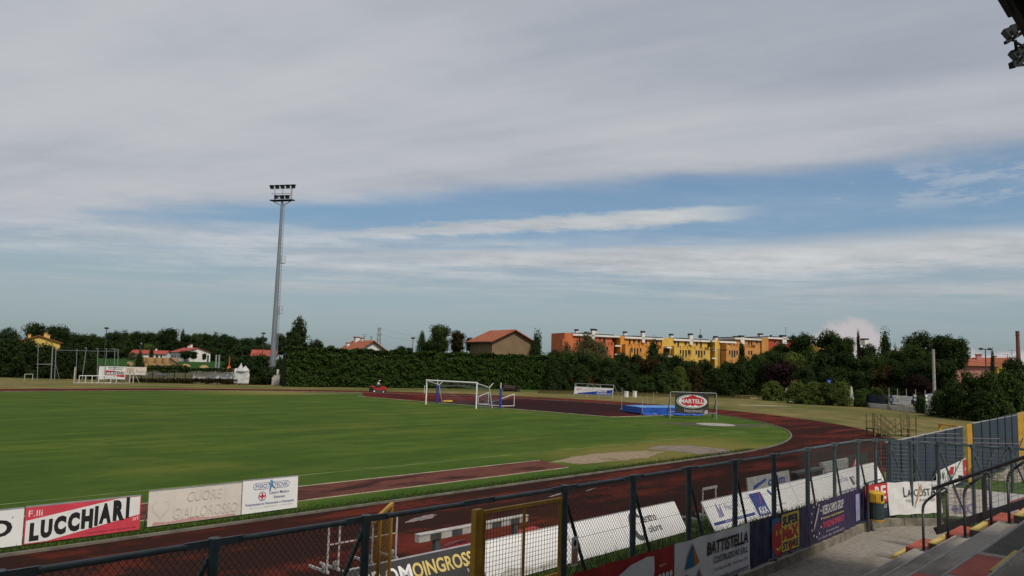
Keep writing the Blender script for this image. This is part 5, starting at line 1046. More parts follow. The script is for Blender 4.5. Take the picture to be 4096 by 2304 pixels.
# ---------------- gabled houses
def house(label, u, dep, L, W, v_e, v_r, ang, wm, rm, zb=0.0, over=.5, chims=(), wns=(), nm='house'):
    """ridge runs along local x (length L); ang = turn of local x away from the picture's right"""
    p = FOOT(u, dep, zb); rz = math.atan2(HR.y, HR.x) + ang; t = thing(nm, label, 'house', p, rz)
    he, hr = topz(u, v_e, dep) - zb, topz(u, v_r, dep) - zb
    build('wall', MB().prism([(-L / 2, -W / 2, -zb), (-L / 2, W / 2, -zb), (-L / 2, W / 2, he), (-L / 2, 0, hr - .08), (-L / 2, -W / 2, he)], (L, 0, 0)), wm, t, local=True)
    sl_ = (hr - he) / (W / 2)
    for sg in (-1, 1):
        a = [(-L / 2 - over, sg * (W / 2 + over), he - over * sl_), (L / 2 + over, sg * (W / 2 + over), he - over * sl_), (L / 2 + over, 0, hr), (-L / 2 - over, 0, hr)]
        r = build('roof', MB().prism(a, (0, 0, .22)), rm, t, local=True)
        build('gutter', MB().bar((-L / 2 - over, sg * (W / 2 + over + .06), he - over * sl_ + .05), (L / 2 + over, sg * (W / 2 + over + .06), he - over * sl_ + .05), .1, .12), 'iron', r, local=True)
    for (x, y, h_, w_) in chims:
        zc = hr - abs(y) * sl_; c_ = build('chimney', MB().box((x, y, zc + h_ / 2 - .3), (w_, w_, h_ + .6)), wm, t, local=True); build('chimney_cap', MB().box((x, y, zc + h_ + .1), (w_ * 1.3, w_ * 1.3, .2)), 'roof_tile', c_, local=True)
    for (face, x, z, w_, h_) in wns:
        if face == 'f': b = MB().box((x, -W / 2 - .01, z), (w_, .06, h_))
        elif face == 'r': b = MB().box((L / 2 + .01, x, z), (.06, w_, h_))
        else: b = MB().box((-L / 2 - .01, x, z), (.06, w_, h_))
        build('window', b, 'window_dark', t, local=True)
    return t
house('yellow house half hidden by dark shrubs at the far left', 150, 220, 13, 10.5, 1369, 1345, -1.05, 'wall_sun', 'roof_tile', 0, .6, ((-3, 2.0, 1.2, .7), (3, -2.5, 1.2, .7), (4.5, 1.5, 1.4, .8)), (('r', -2.6, 4.6, 1.2, 2.0),))
house('white farmhouse with red roof standing in the green field', 760, 440, 17, 15.5, 1410, 1392, -.72, 'wall_white', 'roof_red', 1.05, .7, ((-6, 1.5, 1.8, 1.1), (-1, .5, 2.2, 1.2)), (('f', -6.5, 2.0, 1.2, 3.2), ('f', -4.3, 2.2, .9, 2.6), ('f', -2.0, 2.2, .9, 2.6), ('f', 1, 2.2, .9, 2.4), ('r', 6.4, 2.0, 1.0, 4.0)))
house('small white house with bright red roof behind the straw bales', 602, 455, 20, 9, 1415, 1402, .05, 'wall_white', 'roof_red', 1.08, .6, ((3, 0, 1.2, .8),), (('f', -6, 2.0, 1.0, 1.4), ('f', 5.5, 2.0, 1.6, 2.0), ('f', 8, 2.0, 1.2, 1.6)))
house('low dark red roof just left of the floodlight mast', 1052, 175, 4.6, 6, 1424, 1403, .25, 'wall_tan', 'roof_red', 0, .5)
house('house with terracotta roof and white gable rising behind the hedge', 1445, 168, 8.0, 6.8, 1402, 1365, -.85, 'wall_white', 'roof_tile', 0, .7, ((-2.2, -.4, 1.1, .9), (-.2, -.1, .7, .6), (-2.8, -2.2, .8, .6)))
house('brown barn with red tiled roof above the middle of the hedge', 2003, 152, 8.6, 9.8, 1368, 1323, -1.0, 'wall_tan', 'roof_tile', 0, .7)
house('pink house with tiled roof among trees at the right', 3822, 180, 13, 9, 1462, 1434, -.22, 'wall_pink', 'roof_tile', 0, .5, ((-1.5, .3, 1.1, .7), (5.0, -.6, 1.2, 1.0)), (('f', 1.5, 3.2, 1.0, 1.3), ('f', -3.5, 3.2, 1.0, 1.3)))
house('yellow gabled house with tiled roof behind the pink house', 3925, 190, 14, 9, 1468, 1434, -1.12, 'wall_lemon', 'roof_tile', 0, .5, ((3, 1, 1.0, .7),))
p = FOOT(2205, 150); build('garden_shed', MB().box(p + U * 2.2, (6, 4, 4.4)).box(p + U * 4.5, (6.6, 4.6, .2)), 'conc_light', label='grey flat-roofed shed between the hedge and the red flats', cat='shed')
# brick stack
p = FOOT(4079, 260); zt = topz(4077, 1323, 260)
t = thing('factory_chimney', 'tall slim brick factory chimney at the right edge', 'chimney', p); build('shaft', MB().lathe(p, [(.85, 0), (.55, zt - 1.6)], 14), wallmat('brick_dark', (.16, .06, .045)), t); build('crown', MB().lathe(p + U * (zt - 1.6), [(.60, 0), (.66, .25), (.60, .5), (.58, 1.3), (.66, 1.4), (.66, 1.6)], 14), 'brick_dark', t)
# poles, lamps and pylons
def lamp_post(label, u, v, dep, arms=0.0, hb=0.0):
    p = FOOT(u, dep); z_ = topz(u, v, dep); t = thing('street_lamp', label, 'street lamp', p, group='street lamps around the ground'); build('pole', MB().tube(p, p + U * z_, .10, .06, n=6), 'iron', t)
    if arms:
        build('arm', MB().tube(p - HR * arms * .5 + U * z_, p + HR * arms * .5 + U * z_, .05, n=6), 'iron', t)
        for sg in (-1, 1): build('lamp_head', MB().sphere(p + HR * arms * sg * .8 + U * (z_ + .03), (arms * .42, arms * .42, .16), 10, 6), 'iron', t)
    else: build('lamp_head', MB().lathe(p + U * (z_ - .25), [(.12, 0), (.5, .15), (.42, .35), (.1, .42)], 10), 'iron', t)
lamp_post('street lamp with round head rising above the left trees', 411, 1311, 150); lamp_post('street lamp left of the floodlight mast', 1043, 1332, 160); lamp_post('street lamp above the hedge left of the leafy tree', 1645, 1351, 160)
lamp_post('twin-arm street lamp in front of the pale yellow flats', 2873, 1399, 150, 1.5); lamp_post('twin-arm street lamp by the pink house', 3950, 1396, 100, .72)
p = FOOT(3740, 92); zt = topz(3740, 1397, 92); t = thing('utility_pole', 'grey concrete utility pole standing among the right shrubs', 'pole', p); build('shaft', MB().tube(p, p + U * zt, .20, .15, n=10), 'conc_light', t); build('bracket', MB().bar(p + U * (zt - .5) - HR * .25, p + U * (zt - .5) + HR * .25, .08, .08), 'iron', t)
wz = MB(); a, b = p + U * (zt - .4), AT(4140, 1443, 95); 
for i in range(12): wz.tube(a.lerp(b, i / 12) - U * .8 * math.sin(math.pi * i / 12), a.lerp(b, (i + 1) / 12) - U * .8 * math.sin(math.pi * (i + 1) / 12), .02, n=3)
build('power_cable', wz, 'iron', label='thin cable running right from the concrete utility pole', cat='cable')
def pylon(label, u, v, dep, w_):
    p = FOOT(u, dep); z_ = topz(u, v, dep); t = thing('power_pylon', label, 'pylon', p, group='far power pylons'); b = MB(); f = lambda z: w_ * (1 - .6 * z / z_); n = 8
    for sx, sy in ((-1, -1), (1, -1), (1, 1), (-1, 1)): b.tube(p + HR * sx * f(0) + HF * sy * f(0), p + HR * sx * f(z_) + HF * sy * f(z_) + U * z_, .16, n=4)
    for i in range(n):
        a, c_ = z_ * i / n, z_ * (i + 1) / n
        for sg in (-1, 1): b.tube(p + HR * sg * f(a) - HF * f(a) + U * a, p - HR * sg * f(c_) - HF * f(c_) + U * c_, .17, n=3)
    build('lattice', b, 'galv', t)
    for zz_, wd in ((z_ * .98, 1.6), (z_ * .84, 2.6), (z_ * .72, 2.2)): build('cross_arm', MB().bar(p + U * zz_ - HR * w_ * wd * .6, p + U * zz_ + HR * w_ * wd * .6, .3, .3), 'galv', t)
    return p, z_
q1, z1 = pylon('lattice power pylon behind the white-gabled house', 1510, 1309, 420, 1.25); q2, z2 = pylon('smaller far lattice pylon left of the nearer one', 1480, 1343, 700, 1.2)
cb = MB()
for zz_ in (.98, .84):
    a, b = q1 + U * z1 * zz_, FOOT(2350, 300) + U * 9
    for i in range(10): cb.tube(a.lerp(b, i / 10) - U * 3 * math.sin(math.pi * i / 10), a.lerp(b, (i + 1) / 10) - U * 3 * math.sin(math.pi * (i + 1) / 10), .05, n=3)
build('power_line', cb, 'galv', label='faint power cables running right from the pylon', cat='cable')
for u, v0, v1, dep, lbl in ((1456, 1336, 1366, 168, 'thin roof antenna on the terracotta roofed house'), (3143, 1309, 1345, 215, 'thin antenna on the crimson flats'), (4049, 1400, 1436, 130, 'thin antenna near the brick chimney'), (4031, 1416, 1436, 130, 'shorter antenna left of the chimney antenna')):
    a, b = AT(u, v1 + 14, dep), AT(u, v0, dep); q = Vector((a.x, a.y, b.z)); build('antenna', MB().tube(a, q, .04, n=4).bar(q - HR * .7 - U * .1, q + HR * .7 - U * .1, .04, .04).bar(q - HR * .4 - U * .5, q + HR * .4 - U * .5, .04, .04), 'iron', label=lbl, cat='antenna')

# ================================================================ far left edge of the ground
c1 = lambda x, y: (x * .3975, 1250 + y * .3975)
t = thing('throwing_cage', 'tall grey poles of a throwing cage at the far left', 'cage', G(*c1(700, 695)))
gb = lambda x, y=693: G(*c1(x, y))
def cpole(xb, xt, yt, r, hook=0):
    b = gb(xb); dep = (b - EYE).dot(FWD); a = AT(*c1(xt, yt), dep); r *= .65; m = MB().tube(b, a, r, n=6)
    if hook: m.tube(a, AT(*c1(xt + hook, yt + 4), dep), r * .8, n=6)
    build('pole', m, 'galv', t); return a
ps = [cpole(375, 385, 300, .06), cpole(512, 530, 345, .11), cpole(547, 565, 350, .08, 0), cpole(762, 775, 365, .06), cpole(822, 870, 352, .07, -14), cpole(976, 985, 362, .07, -22), cpole(1045, 1075, 362, .06, -20), cpole(1146, 1155, 366, .07, -36), cpole(1178, 1190, 370, .07, -30)]
build('top_wire', MB().tube(ps[2] - U * .4, ps[5] - U * .4, .03, n=4).tube(ps[5] - U * .4, ps[8] - U * .3, .03, n=4), 'galv', t); build('cross_rail', MB().tube(AT(*c1(372, 520), 118), AT(*c1(530, 520), 118), .05, n=4), 'galv', t); build('stay', MB().tube(gb(603), ps[2] - U * 2.0, .03, n=4), 'galv', t)
a, b = G(*c1(743, 713)), G(*c1(1302, 716)); t = thing('old_goal', 'weathered white goal frame in front of the far banners', 'goal', a)
dep = (a - EYE).dot(FWD); 
for q, yt in ((a, 548), (b, 560)): build('post', MB().tube(q, q + U * (165 * .3975 * dep / F_PX), .09, n=8), mat('rusty_white', (.42, .36, .30), .7, .3, 3), t)
q = G(*c1(1338, 716)); build('rear_post', MB().tube(q, q + U * 1.75, .07, n=6), 'rusty_white', t); build('ground_bar', MB().tube(a + U * .06, b + U * .06, .05, n=6), 'rusty_white', t); build('side_bar', MB().tube(b + U * .9, q + U * .9, .03, n=4).tube(q + U * 1.7, q + HR * 1.0, .03, n=4), 'rusty_white', t)
a, b = G(*c1(793, 712)), G(*c1(1168, 712)); t = thing('low_white_frame', 'low white rectangular tube frame standing before the old goal', 'frame', a); h_ = 76 * .3975 * dep / F_PX
build('top_bar', MB().tube(a + U * h_, b + U * h_, .05, n=6), 'white_paint', t); build('bottom_bar', MB().tube(a + U * .05, a.lerp(b, .86) + U * .05, .05, n=6), 'white_paint', t)
for k in (0, .17, .34, .52, .85, 1.0): q = a.lerp(b, k); build('bar', MB().tube(q, q + U * h_, .045, n=6), 'white_paint', t)
# far boundary fence and its banners
def fpan(label, x0, x1, y0, y1, mt, dep=117.0, nx=1, sag=0.0):
    v0, v1 = c1(0, y1)[1], c1(0, y0)[1]; a = AT(x0 * .3975, v0, dep); b = AT(x1 * .3975, v0, dep); b.z = a.z; tl = AT(x0 * .3975, v1, dep); return panel('banner', label, 'banner', a, b, (a.x, a.y, tl.z), mt, .008, 'banners on the far boundary fence', sag, nx)
t = thing('boundary_fence', 'old post fence behind the far left banners', 'fence', FOOT(700, 117.4))
for x in range(980, 2520, 110): q = FOOT(x * .3975, 117.5); build('post', MB().tube(q, q + U * (2.5 if x < 2000 else 2.0), .06, n=6), 'wood_dark', t)
for zz_ in (.4, 1.2, 2.2): build('wire', MB().tube(FOOT(389, 117.5) + U * zz_, FOOT(1000, 117.5) + U * zz_ * .85, .02, n=4), 'wood_dark', t)
o, W, H = fpan('white banner with slanting red band reading LUCCHIARI on the far fence', 1058, 1258, 540, 668, 'white_pvc'); shape(o, 'red_band', [(.0, H * .28), (W - .1, H * .16), (W - .1, H * .60), (0, H * .68)], MATS['ink_red'], .01); shape(o, 'white_band', [(.1, H * .30), (W - .15, H * .36), (W - .15, H * .62), (.1, H * .52)], MATS['ink_white'], .014); letters(o, 'LUCCHIARI', .15, H * .33, W - .4, H * .26, MATS['ink_black'], .02, .03, rot=.03); letters(o, 'PREFABBRICATI', .3, H * .87, W * .8, H * .08, MATS['ink_grey'], .012, .02); letters(o, 'SCAVI E TRASPORTI', .4, H * .74, W * .7, H * .08, MATS['ink_grey'], .012, .02); letters(o, 'Via Comuna Este', .2, H * .06, W * .5, H * .06, MATS['ink_grey'], .012)
fpan('blank stained white panel at the left end of the far banners', 988, 1054, 540, 672, 'white_pvc')
o, W, H = fpan('cream banner with hollow brown letters right of the far red banner', 1264, 1492, 546, 625, 'cream_board'); letters(o, 'EDIL', .2, H * .2, W * .34, H * .65, mat('ink_tan', (.36, .29, .17), .7, .1, 3), .01, .02); letters(o, 'Paolo', W * .46, H * .25, W * .4, H * .4, MATS['ink_tan'], .01)
fpan('torn white sheet half covered by creepers on the far fence', 1568, 1705, 585, 632, 'white_pvc', nx=8, sag=.1); fpan('plain cream panel right of the creepers on the far fence', 1940, 2148, 602, 665, 'cream_board'); o, W, H = fpan('whitish panel with faded pink top edge on the far fence', 2152, 2350, 592, 665, 'white_pvc'); rect(o, 'pink_edge', 0, H * .86, W * .6, H, mat('faded_pink', (.50, .30, .30), .7, .2, 3), .006)
# big crumpled white sack on a white panel
cc = AT(*c1(2425, 640), 116); mat('peel_sheet', (.50, .50, .50), .6, .15, 1.5, dirt=.5, dirtcol=(.22, .21, .2)); t = thing('white_sack_stack', 'crumpled white sheeting and big sack at the right end of the far fence', 'sack', FOOT(2425 * .3975, 116))
q = FOOT(2425 * .3975, 116); wv = 74 * .3975 * 116 / F_PX
def crumple(c_, d_, n, seed, lean=0.0):
    rs = random.Random(seed); b = MB(); nu, nv = 14, 8; vs = []; ph = [rs.uniform(0, 6.28) for _ in range(4)]
    for j in range(nv + 1):
        for i in range(nu):
            a = 2 * math.pi * i / nu; zz_ = j / nv; r = max(.06, 1 - max(0, (zz_ - n) / (1 - n)) ** 1.15) if n < .9 else 1.0; fold = 1 + .12 * math.sin(3 * a + ph[0] + 2 * zz_) + .08 * math.sin(5 * a + ph[1] - 3 * zz_) + rs.uniform(-.05, .05)
            sq = 1 / max(abs(math.cos(a)), abs(math.sin(a))) ** .6; vs.append(c_ + HR * (math.cos(a) * r * sq * fold * d_[0] + lean * zz_) + HF * (math.sin(a) * r * sq * fold * d_[1]) + U * (d_[2] * zz_ * (1 + .14 * math.sin(2 * a + ph[2]) * zz_)))
    b.add(vs, [(j * nu + i, j * nu + (i + 1) % nu, (j + 1) * nu + (i + 1) % nu, (j + 1) * nu + i) for j in range(nv) for i in range(nu)] + [tuple(nv * nu + i for i in range(nu))]); return b
build('lower_sheet', crumple(q + U * .3, (1.05, .3, 2.0), .97, 3), 'peel_sheet', t); build('sack', crumple(q - HR * .35 + U * 2.1, (.5, .5, 1.2), .12, 5, .2), 'peel_sheet', t); build('sack', crumple(q + HR * .45 + U * 2.1, (.6, .5, .8), .2, 8, .1), 'peel_sheet', t); build('black_print', MB().box(q - HR * .7 - HF * .62 + U * .72, (.7, .05, .3), (HR, HF, U)), 'ink_black', t)
# bales on an earth bank
bk_ = MB(); b0, b1 = FOOT(440, 121), FOOT(985, 121); b2, b3 = FOOT(985, 160), FOOT(440, 160); bk_.add([b0, b1, b2, b3] + [q + U * 1.2 for q in (b0.lerp(b3, .08), b1.lerp(b2, .08), b2.lerp(b1, .06), b3.lerp(b0, .06))], [(4, 5, 6, 7), (0, 1, 5, 4), (1, 2, 6, 5), (2, 3, 7, 6), (3, 0, 4, 7)])
build('earth_bank', bk_, mat('weedy_soil', (.055, .050, .024), .95, .35, .6, world=True), loc=(0, 0, 0), kind='structure')
custom('straw', lambda p: mixc(ss(noise(vscale(p, (1, 1, 4)), 6, 4, .7), .3, .7), (.27, .165, .07), (.42, .28, .14)), .95, .1)
l7 = lambda x, y: (380 + x * .1941, 1380 + y * .1941)
def bale(label, x0, x1, y0, y1, dep=140, side=False):
    u0, u1 = l7(x0, 0)[0], l7(x1, 0)[0]; vb, vt = l7(0, y1)[1], l7(0, y0)[1]; c_ = AT((u0 + u1) / 2, vb, dep); zt = AT((u0 + u1) / 2, vt, dep).z; r = (u1 - u0) * dep / F_PX / 2; h_ = zt - c_.z
    t = thing('straw_bale', label, 'straw bale', c_, group='round straw bales stacked beyond the fence')
    m = MB(); n = 18
    if side:
        ax = (HR * .8 - HF * .6).normalized(); ctr = c_ + U * h_ / 2; m.tube(ctr - ax * r * .75, ctr + ax * r * .75, h_ / 2, n=n)
    else: m.lathe(c_, [(r * .93, 0), (r, h_ * .08), (r * 1.01, h_ * .5), (r, h_ * .92), (r * .93, h_)], n)
    build('straw_roll', m, 'straw', t); 
    if not side: build('binding', MB().lathe(c_, [(r * 1.012, h_ * .3), (r * 1.012, h_ * .33)], n), 'wood_dark', t)
for x0, x1, y0, y1, lbl in ((1050, 1237, 258, 378, 'round straw bale on the upper tier, leftmost full one'), (1240, 1392, 260, 380, 'round straw bale on the upper tier, second from left'), (1394, 1556, 262, 382, 'round straw bale on the upper tier, behind the conveyor top'), (1560, 1702, 268, 400, 'round straw bale on the upper tier, rightmost')): bale(lbl, x0, x1, y0, y1)
for x0, x1, y0, y1, lbl in ((1000, 1098, 378, 470, 'round straw bale on the lower tier, leftmost'), (1102, 1268, 380, 470, 'round straw bale on the lower tier, second from left'), (1272, 1428, 384, 470, 'round straw bale on the lower tier, third from left'), (1432, 1570, 384, 470, 'round straw bale on the lower tier, below the conveyor'), (1640, 1765, 400, 470, 'round straw bale on the lower tier, rightmost')): bale(lbl, x0, x1, y0, y1, 139)
bale('ragged straw bale half hidden by the leafy tree, left of the stack', 945, 1045, 246, 370, 141); bale('single straw bale lying on its side left of the stack', 645, 790, 345, 432, 138, True)
for x0, x1, y0, y1, lbl in ((1790, 1960, 385, 445, 'loose straw heap right of the stacked bales'), (2150, 2335, 410, 470, 'low straw pile by the two steel posts')):
    c_ = AT(*l7((x0 + x1) / 2, y1), 142); wd = (x1 - x0) * .1941 * 142 / F_PX; heap('straw_heap', lbl, 'straw', tuple(c_), (wd, wd * .7, (y1 - y0) * .1941 * 142 / F_PX), 'straw', .3)
a, b = AT(*l7(1535, 300), 137.5), AT(*l7(1735, 445), 137.5); t = thing('bale_conveyor', 'slanting bale conveyor leaning on the straw stack', 'conveyor', b); build('belt', MB().bar(a, b, .7, .18), 'frame_olive', t); build('side_rail', MB().bar(a + U * .25, b + U * .25, .12, .3), 'wood_dark', t)
for x, lbl in ((2463, 'left of the two short galvanised posts right of the bales'), (2525, 'right of the two short galvanised posts right of the bales')):
    a = FOOT(l7(x, 0)[0], 119); build('steel_post', MB().tube(a, Vector((a.x, a.y, topz(l7(x, 0)[0], l7(0, 200)[1], 119))), .13, n=8).tube(a, a + U * .1, .3, n=8), 'galv', label=lbl, cat='post', group='galvanised posts by the field')
p = AT(*c1(2303, 575), 135); t = thing('farm_implement', 'orange pointed implement in the field beside the white sack', 'implement', p - U * 1.2); build('cone', MB().lathe(p, [(.5, 0), (.35, .35), (.12, .7), (.08, 2.3)], 10), mat('orange_paint', (.40, .09, .04), .6, .2, 3), t); build('base', MB().box(p - U * .05, (1.9, 1.2, .3)).box(p - U * .6, (.2, .2, 1.2)), 'orange_paint', t)
# right boundary wall, its banners, road signs
c5 = lambda x, y: (3072 + x * .3975, 1250 + y * .3975)
pts = [G(*c5(960, 948)), G(*c5(1240, 978)), G(*c5(1520, 1005)), G(*c5(1690, 1030))]
t = thing('low_boundary_wall', 'low peeling white wall with a grey sheet fence along the right boundary', 'wall', pts[0]); mat('peeling', (.45, .43, .40), .9, .15, 1, dirt=.9, dirtcol=(.10, .09, .06)); mat('dark_sheet', (.022, .025, .04), .7, .2, 1)
for a, b in zip(pts[:-1], pts[1:]): d = (b - a).normalized(); n_ = Vector((-d.y, d.x, 0)); build('wall_section', MB().bar(a + U * .3, b - d * .01 + U * .3, .25, .6), 'peeling', t)
a, b = pts[0], pts[2]; build('dark_sheet', MB().bar(a + U * 1.15, a.lerp(b, .42) + U * 1.15, .06, 1.1), 'dark_sheet', t); a2, b2 = G(*c5(1600, 1018)), G(*c5(1680, 1030)); build('white_door', MB().bar(a2 + U * 1.15 - HF * .3, b2 + U * 1.15 - HF * .3, .12, 2.3), 'white_pvc', t)
for k in range(6): q = pts[0].lerp(pts[3], .4 + k * .12); build('post', MB().tube(q, q + U * 2.7, .04, n=5), 'galv', t)
a, b = G(*c5(1200, 978)), G(*c5(1452, 1003)); z0_ = .75; z1_ = z0_ + 92 * .3975 * (a - EYE).dot(FWD) / F_PX
o, W, H = panel('banner', 'white banner with blue disc and grey lettering on the right boundary', 'banner', a + U * z0_ - HF * .4, b + U * z0_ - HF * .4, a + U * z1_ - HF * .4, 'white_pvc', .008, None, .06, 14); shape(o, 'blue_disc', ellipse_pts(W * .1, H * .5, W * .09, H * .48), MATS['ink_blue'], .01); letters(o, 'eu', W * .05, H * .35, W * .1, H * .3, MATS['ink_white'], .014); letters(o, 'Cas', W * .2, H * .28, W * .23, H * .45, MATS['ink_grey'], .01, -.01); letters(o, 'Vendita e assistenza', W * .48, H * .72, W * .35, H * .1, MATS['ink_grey'], .01); letters(o, 'caldaie e condizionatori', W * .48, H * .5, W * .36, H * .1, MATS['ink_grey'], .01); shape(o, 'black_arrow', [(W * .9, H * .1), (W * .99, H * .3), (W * .99, H * .7), (W * .9, H * .6)], MATS['ink_black'], .01)
for x, y, lbl in ((1468, 940, 'small black panel with white rounds right of the disc banner'), (1582, 945, 'black panel with white rounds beside the lone bush')):
    q = G(*c5(x, 1005)) - HF * .3; b_ = build('black_panel', MB().box(q + U * 1.5, (.5, .06, 1.5), (HR, HF, U)), 'ink_black', label=lbl, cat='panel', group='black panels on the right boundary')
    for k in range(3): build('white_round', MB().tube(q + U * (1.05 + k * .45) - HF * .04, q + U * (1.05 + k * .45) - HF * .045, .17, n=12), 'ink_white', b_)
q = FOOT(c5(615, 0)[0], 112); t = thing('road_sign', 'small blue square road sign above the light green shrubs', 'sign', q); zc = topz(*c5(615, 700), 112); build('pole', MB().tube(q, q + U * zc, .04, n=6), 'galv', t); build('plate', MB().box(q + U * zc - HF * .05, (.62, .04, .62), (HR, HF, U)), mat('sign_blue', (.02, .08, .42), .4, .1, 3), t); build('white_symbol', MB().add([q + U * (zc - .2) - HF * .075 - HR * .2, q + U * (zc - .2) - HF * .075 + HR * .2, q + U * (zc + .2) - HF * .075], [(0, 1, 2)]), 'ink_white', t)
q = FOOT(c5(1806, 0)[0], 92); q.z = 0; t = thing('parked_van', 'white parked van glimpsed between trees right of the utility pole', 'van', q); vb = MB().prism([q - HR * 1.5 + U * .4, q + HR * 1.6 + U * .4, q + HR * 1.6 + U * 1.2, q + HR * 1.1 + U * 2.1, q - HR * 1.5 + U * 2.15], HF * 1.8)
build('body', vb, 'white_pvc', t); build('windscreen', MB().prism([q + HR * .1 + U * 1.3 - HF * .01, q + HR * 1.3 + U * 1.3 - HF * .01, q + HR * 1.0 + U * 1.95 - HF * .01, q + HR * .1 + U * 1.95 - HF * .01], HF * .005), 'window_dark', t)
for k in (-1.0, 1.1): build('wheel', MB().tube(q + HR * k + U * .33 - HF * .05, q + HR * k + U * .33 + HF * .2, .33, n=12), 'rubber_black', t)
for x, y, lbl in ((190, 780, 'scrap of white sheet caught in the light shrubs'), (218, 893, 'white stones lying under the light shrubs'), (845, 880, 'peeling white gate pillar between the boundary shrubs')):
    q = G(*c5(x, max(y + 8, 900))); zt = AT(*c5(x, y - 20), (q - EYE).dot(FWD)).z
    heap('white_scrap' if 'pillar' not in lbl else 'gate_pillar', lbl, 'scrap' if 'pillar' not in lbl else 'pillar', (q.x, q.y, 0 if 'stones' in lbl or 'pillar' in lbl else zt - 1.0), (.9, .6, .35 if 'stones' in lbl else (1.2 if 'scrap' in lbl else 2.6)), 'peeling', .5)
q = G(*c5(1830, 810)); q = FOOT(c5(1830, 0)[0], 85); build('leaning_post', MB().tube(q + U * (topz(*c5(1818, 815), 85)), q + HR * .6 + U * topz(*c5(1842, 765), 85), .09, n=6).tube(q, q + U * topz(*c5(1818, 815), 85), .05, n=6), 'white_paint', label='white slanting post right of the concrete utility pole', cat='post')
# ================================================================ vegetation
def leafmat(name, a, b, c_=None):
    M = bpy.data.materials.new(name); M.use_nodes = True; S.nt = M.node_tree; S.nt.nodes.clear()
    o = nd('ShaderNodeOutputMaterial'); g = nd('ShaderNodeNewGeometry'); oi = nd('ShaderNodeObjectInfo')
    ri = S(g.outputs['Random Per Island']); ro = S(oi.outputs['Random'])
    cc = mixc(ri, a, b); cc = mixc(ro * .5, cc, c_ or tuple(q * .6 for q in a))
    d = nd('ShaderNodeBsdfDiffuse'); tr_ = nd('ShaderNodeBsdfTranslucent'); ms = nd('ShaderNodeMixShader'); ms.inputs[0].default_value = .22
    put(d.inputs[0], cc); put(tr_.inputs[0], cc); S.nt.links.new(d.outputs[0], ms.inputs[1]); S.nt.links.new(tr_.outputs[0], ms.inputs[2]); S.nt.links.new(ms.outputs[0], o.inputs[0])
    MATS[name] = M; return M
leafmat('leaf_dark', (.019, .033, .012), (.050, .076, .025)); leafmat('leaf_mid', (.030, .052, .015), (.074, .108, .030)); leafmat('leaf_light', (.075, .105, .025), (.150, .185, .050)); leafmat('leaf_blue', (.024, .042, .022), (.045, .070, .036)); leafmat('leaf_purple', (.022, .014, .014), (.040, .024, .024)); leafmat('leaf_brown', (.032, .026, .010), (.060, .046, .018)); leafmat('leaf_willow', (.085, .090, .040), (.150, .150, .070)); leafmat('leaf_hedge', (.018, .036, .010), (.054, .088, .020)); leafmat('leaf_dry', (.09, .075, .03), (.16, .13, .06))
mat('bark', (.05, .04, .03), .95, .3, 4, bump=.4)
def leaf_mesh(name, pts, size, nrm=None, seed=0, elong=1.5, mt='leaf_dark'):
    rg = np.random.default_rng(seed); n = len(pts); s = size * (.6 + .8 * rg.random(n))[:, None] if np.isscalar(size) else size[:, None] * (.6 + .8 * rg.random(n))[:, None]
    d = rg.normal(size=(n, 3)); 
    if nrm is not None: d = d * .75 + nrm
    d /= np.linalg.norm(d, axis=1, keepdims=True) + 1e-9; r = rg.normal(size=(n, 3)); a = np.cross(d, r); a /= np.linalg.norm(a, axis=1, keepdims=True) + 1e-9; b = np.cross(d, a)
    V = np.empty((n, 4, 3)); V[:, 0] = pts - a * s * elong * .5; V[:, 1] = pts + b * s * .5; V[:, 2] = pts + a * s * elong * .5; V[:, 3] = pts - b * s * .5
    me = bpy.data.meshes.new(name); me.vertices.add(4 * n); me.vertices.foreach_set('co', V.reshape(-1).astype(np.float32)); me.loops.add(4 * n); me.loops.foreach_set('vertex_index', np.arange(4 * n, dtype=np.int32)); me.polygons.add(n); me.polygons.foreach_set('loop_start', np.arange(0, 4 * n, 4, dtype=np.int32)); me.update(calc_edges=True); me.validate()
    me.materials.append(MATS[mt]); return me
PROF = dict(round=lambda z: np.clip(1 - np.abs(2 * z - 1.0) ** 2.6, .03, 1) ** .5 * (.86 + .14 * np.sin(z * 9)), poplar=lambda z: np.clip(np.sin(np.pi * np.clip(z, 0, 1) ** .75) ** .7, .08, 1), conifer=lambda z: np.clip((1 - z) ** .9, .04, 1) * (.86 + .14 * np.cos(z * 40)), bush=lambda z: np.sqrt(np.clip(1 - z ** 2.2, .05, 1)), willow=lambda z: np.clip(np.sin(np.pi * np.clip(z * .85 + .12, 0, 1)), .1, 1), pine=lambda z: np.clip(np.sin(np.pi * np.clip(z * .8 + .18, 0, 1)) ** .5, .2, 1), spire=lambda z: np.clip((1 - z) ** .75, .05, 1) * (.75 + .25 * np.cos(z * 30)))
def crown_pts(kind, nclump, nleaf, seed, tight=.095, fill=.5):
    rg = np.random.default_rng(seed); z = rg.random(nclump) ** (.85 if kind != 'conifer' else 1.25); r = PROF[kind](z) * .5; ang = rg.random(nclump) * 2 * np.pi; rr_ = r * np.sqrt(fill ** 2 + (1 - fill ** 2) * rg.random(nclump)) * (.86 + .2 * rg.random(nclump))
    c_ = np.stack([rr_ * np.cos(ang), rr_ * np.sin(ang), .03 + z * .94], 1); w_ = rg.random(nclump) + .45; idx = rg.choice(nclump, nleaf, p=w_ / w_.sum()); off = rg.normal(size=(nleaf, 3)); off /= np.linalg.norm(off, axis=1, keepdims=True); rad = tight * (.35 + .75 * rg.random(nleaf) ** .5)[:, None] * (.6 + w_[idx])[:, None]
    p = c_[idx] + off * rad; ctr = np.array([0, 0, .45]); n_ = off * .9 + (p - ctr) * 1.2; n_[:, 2] += .35; return p, n_
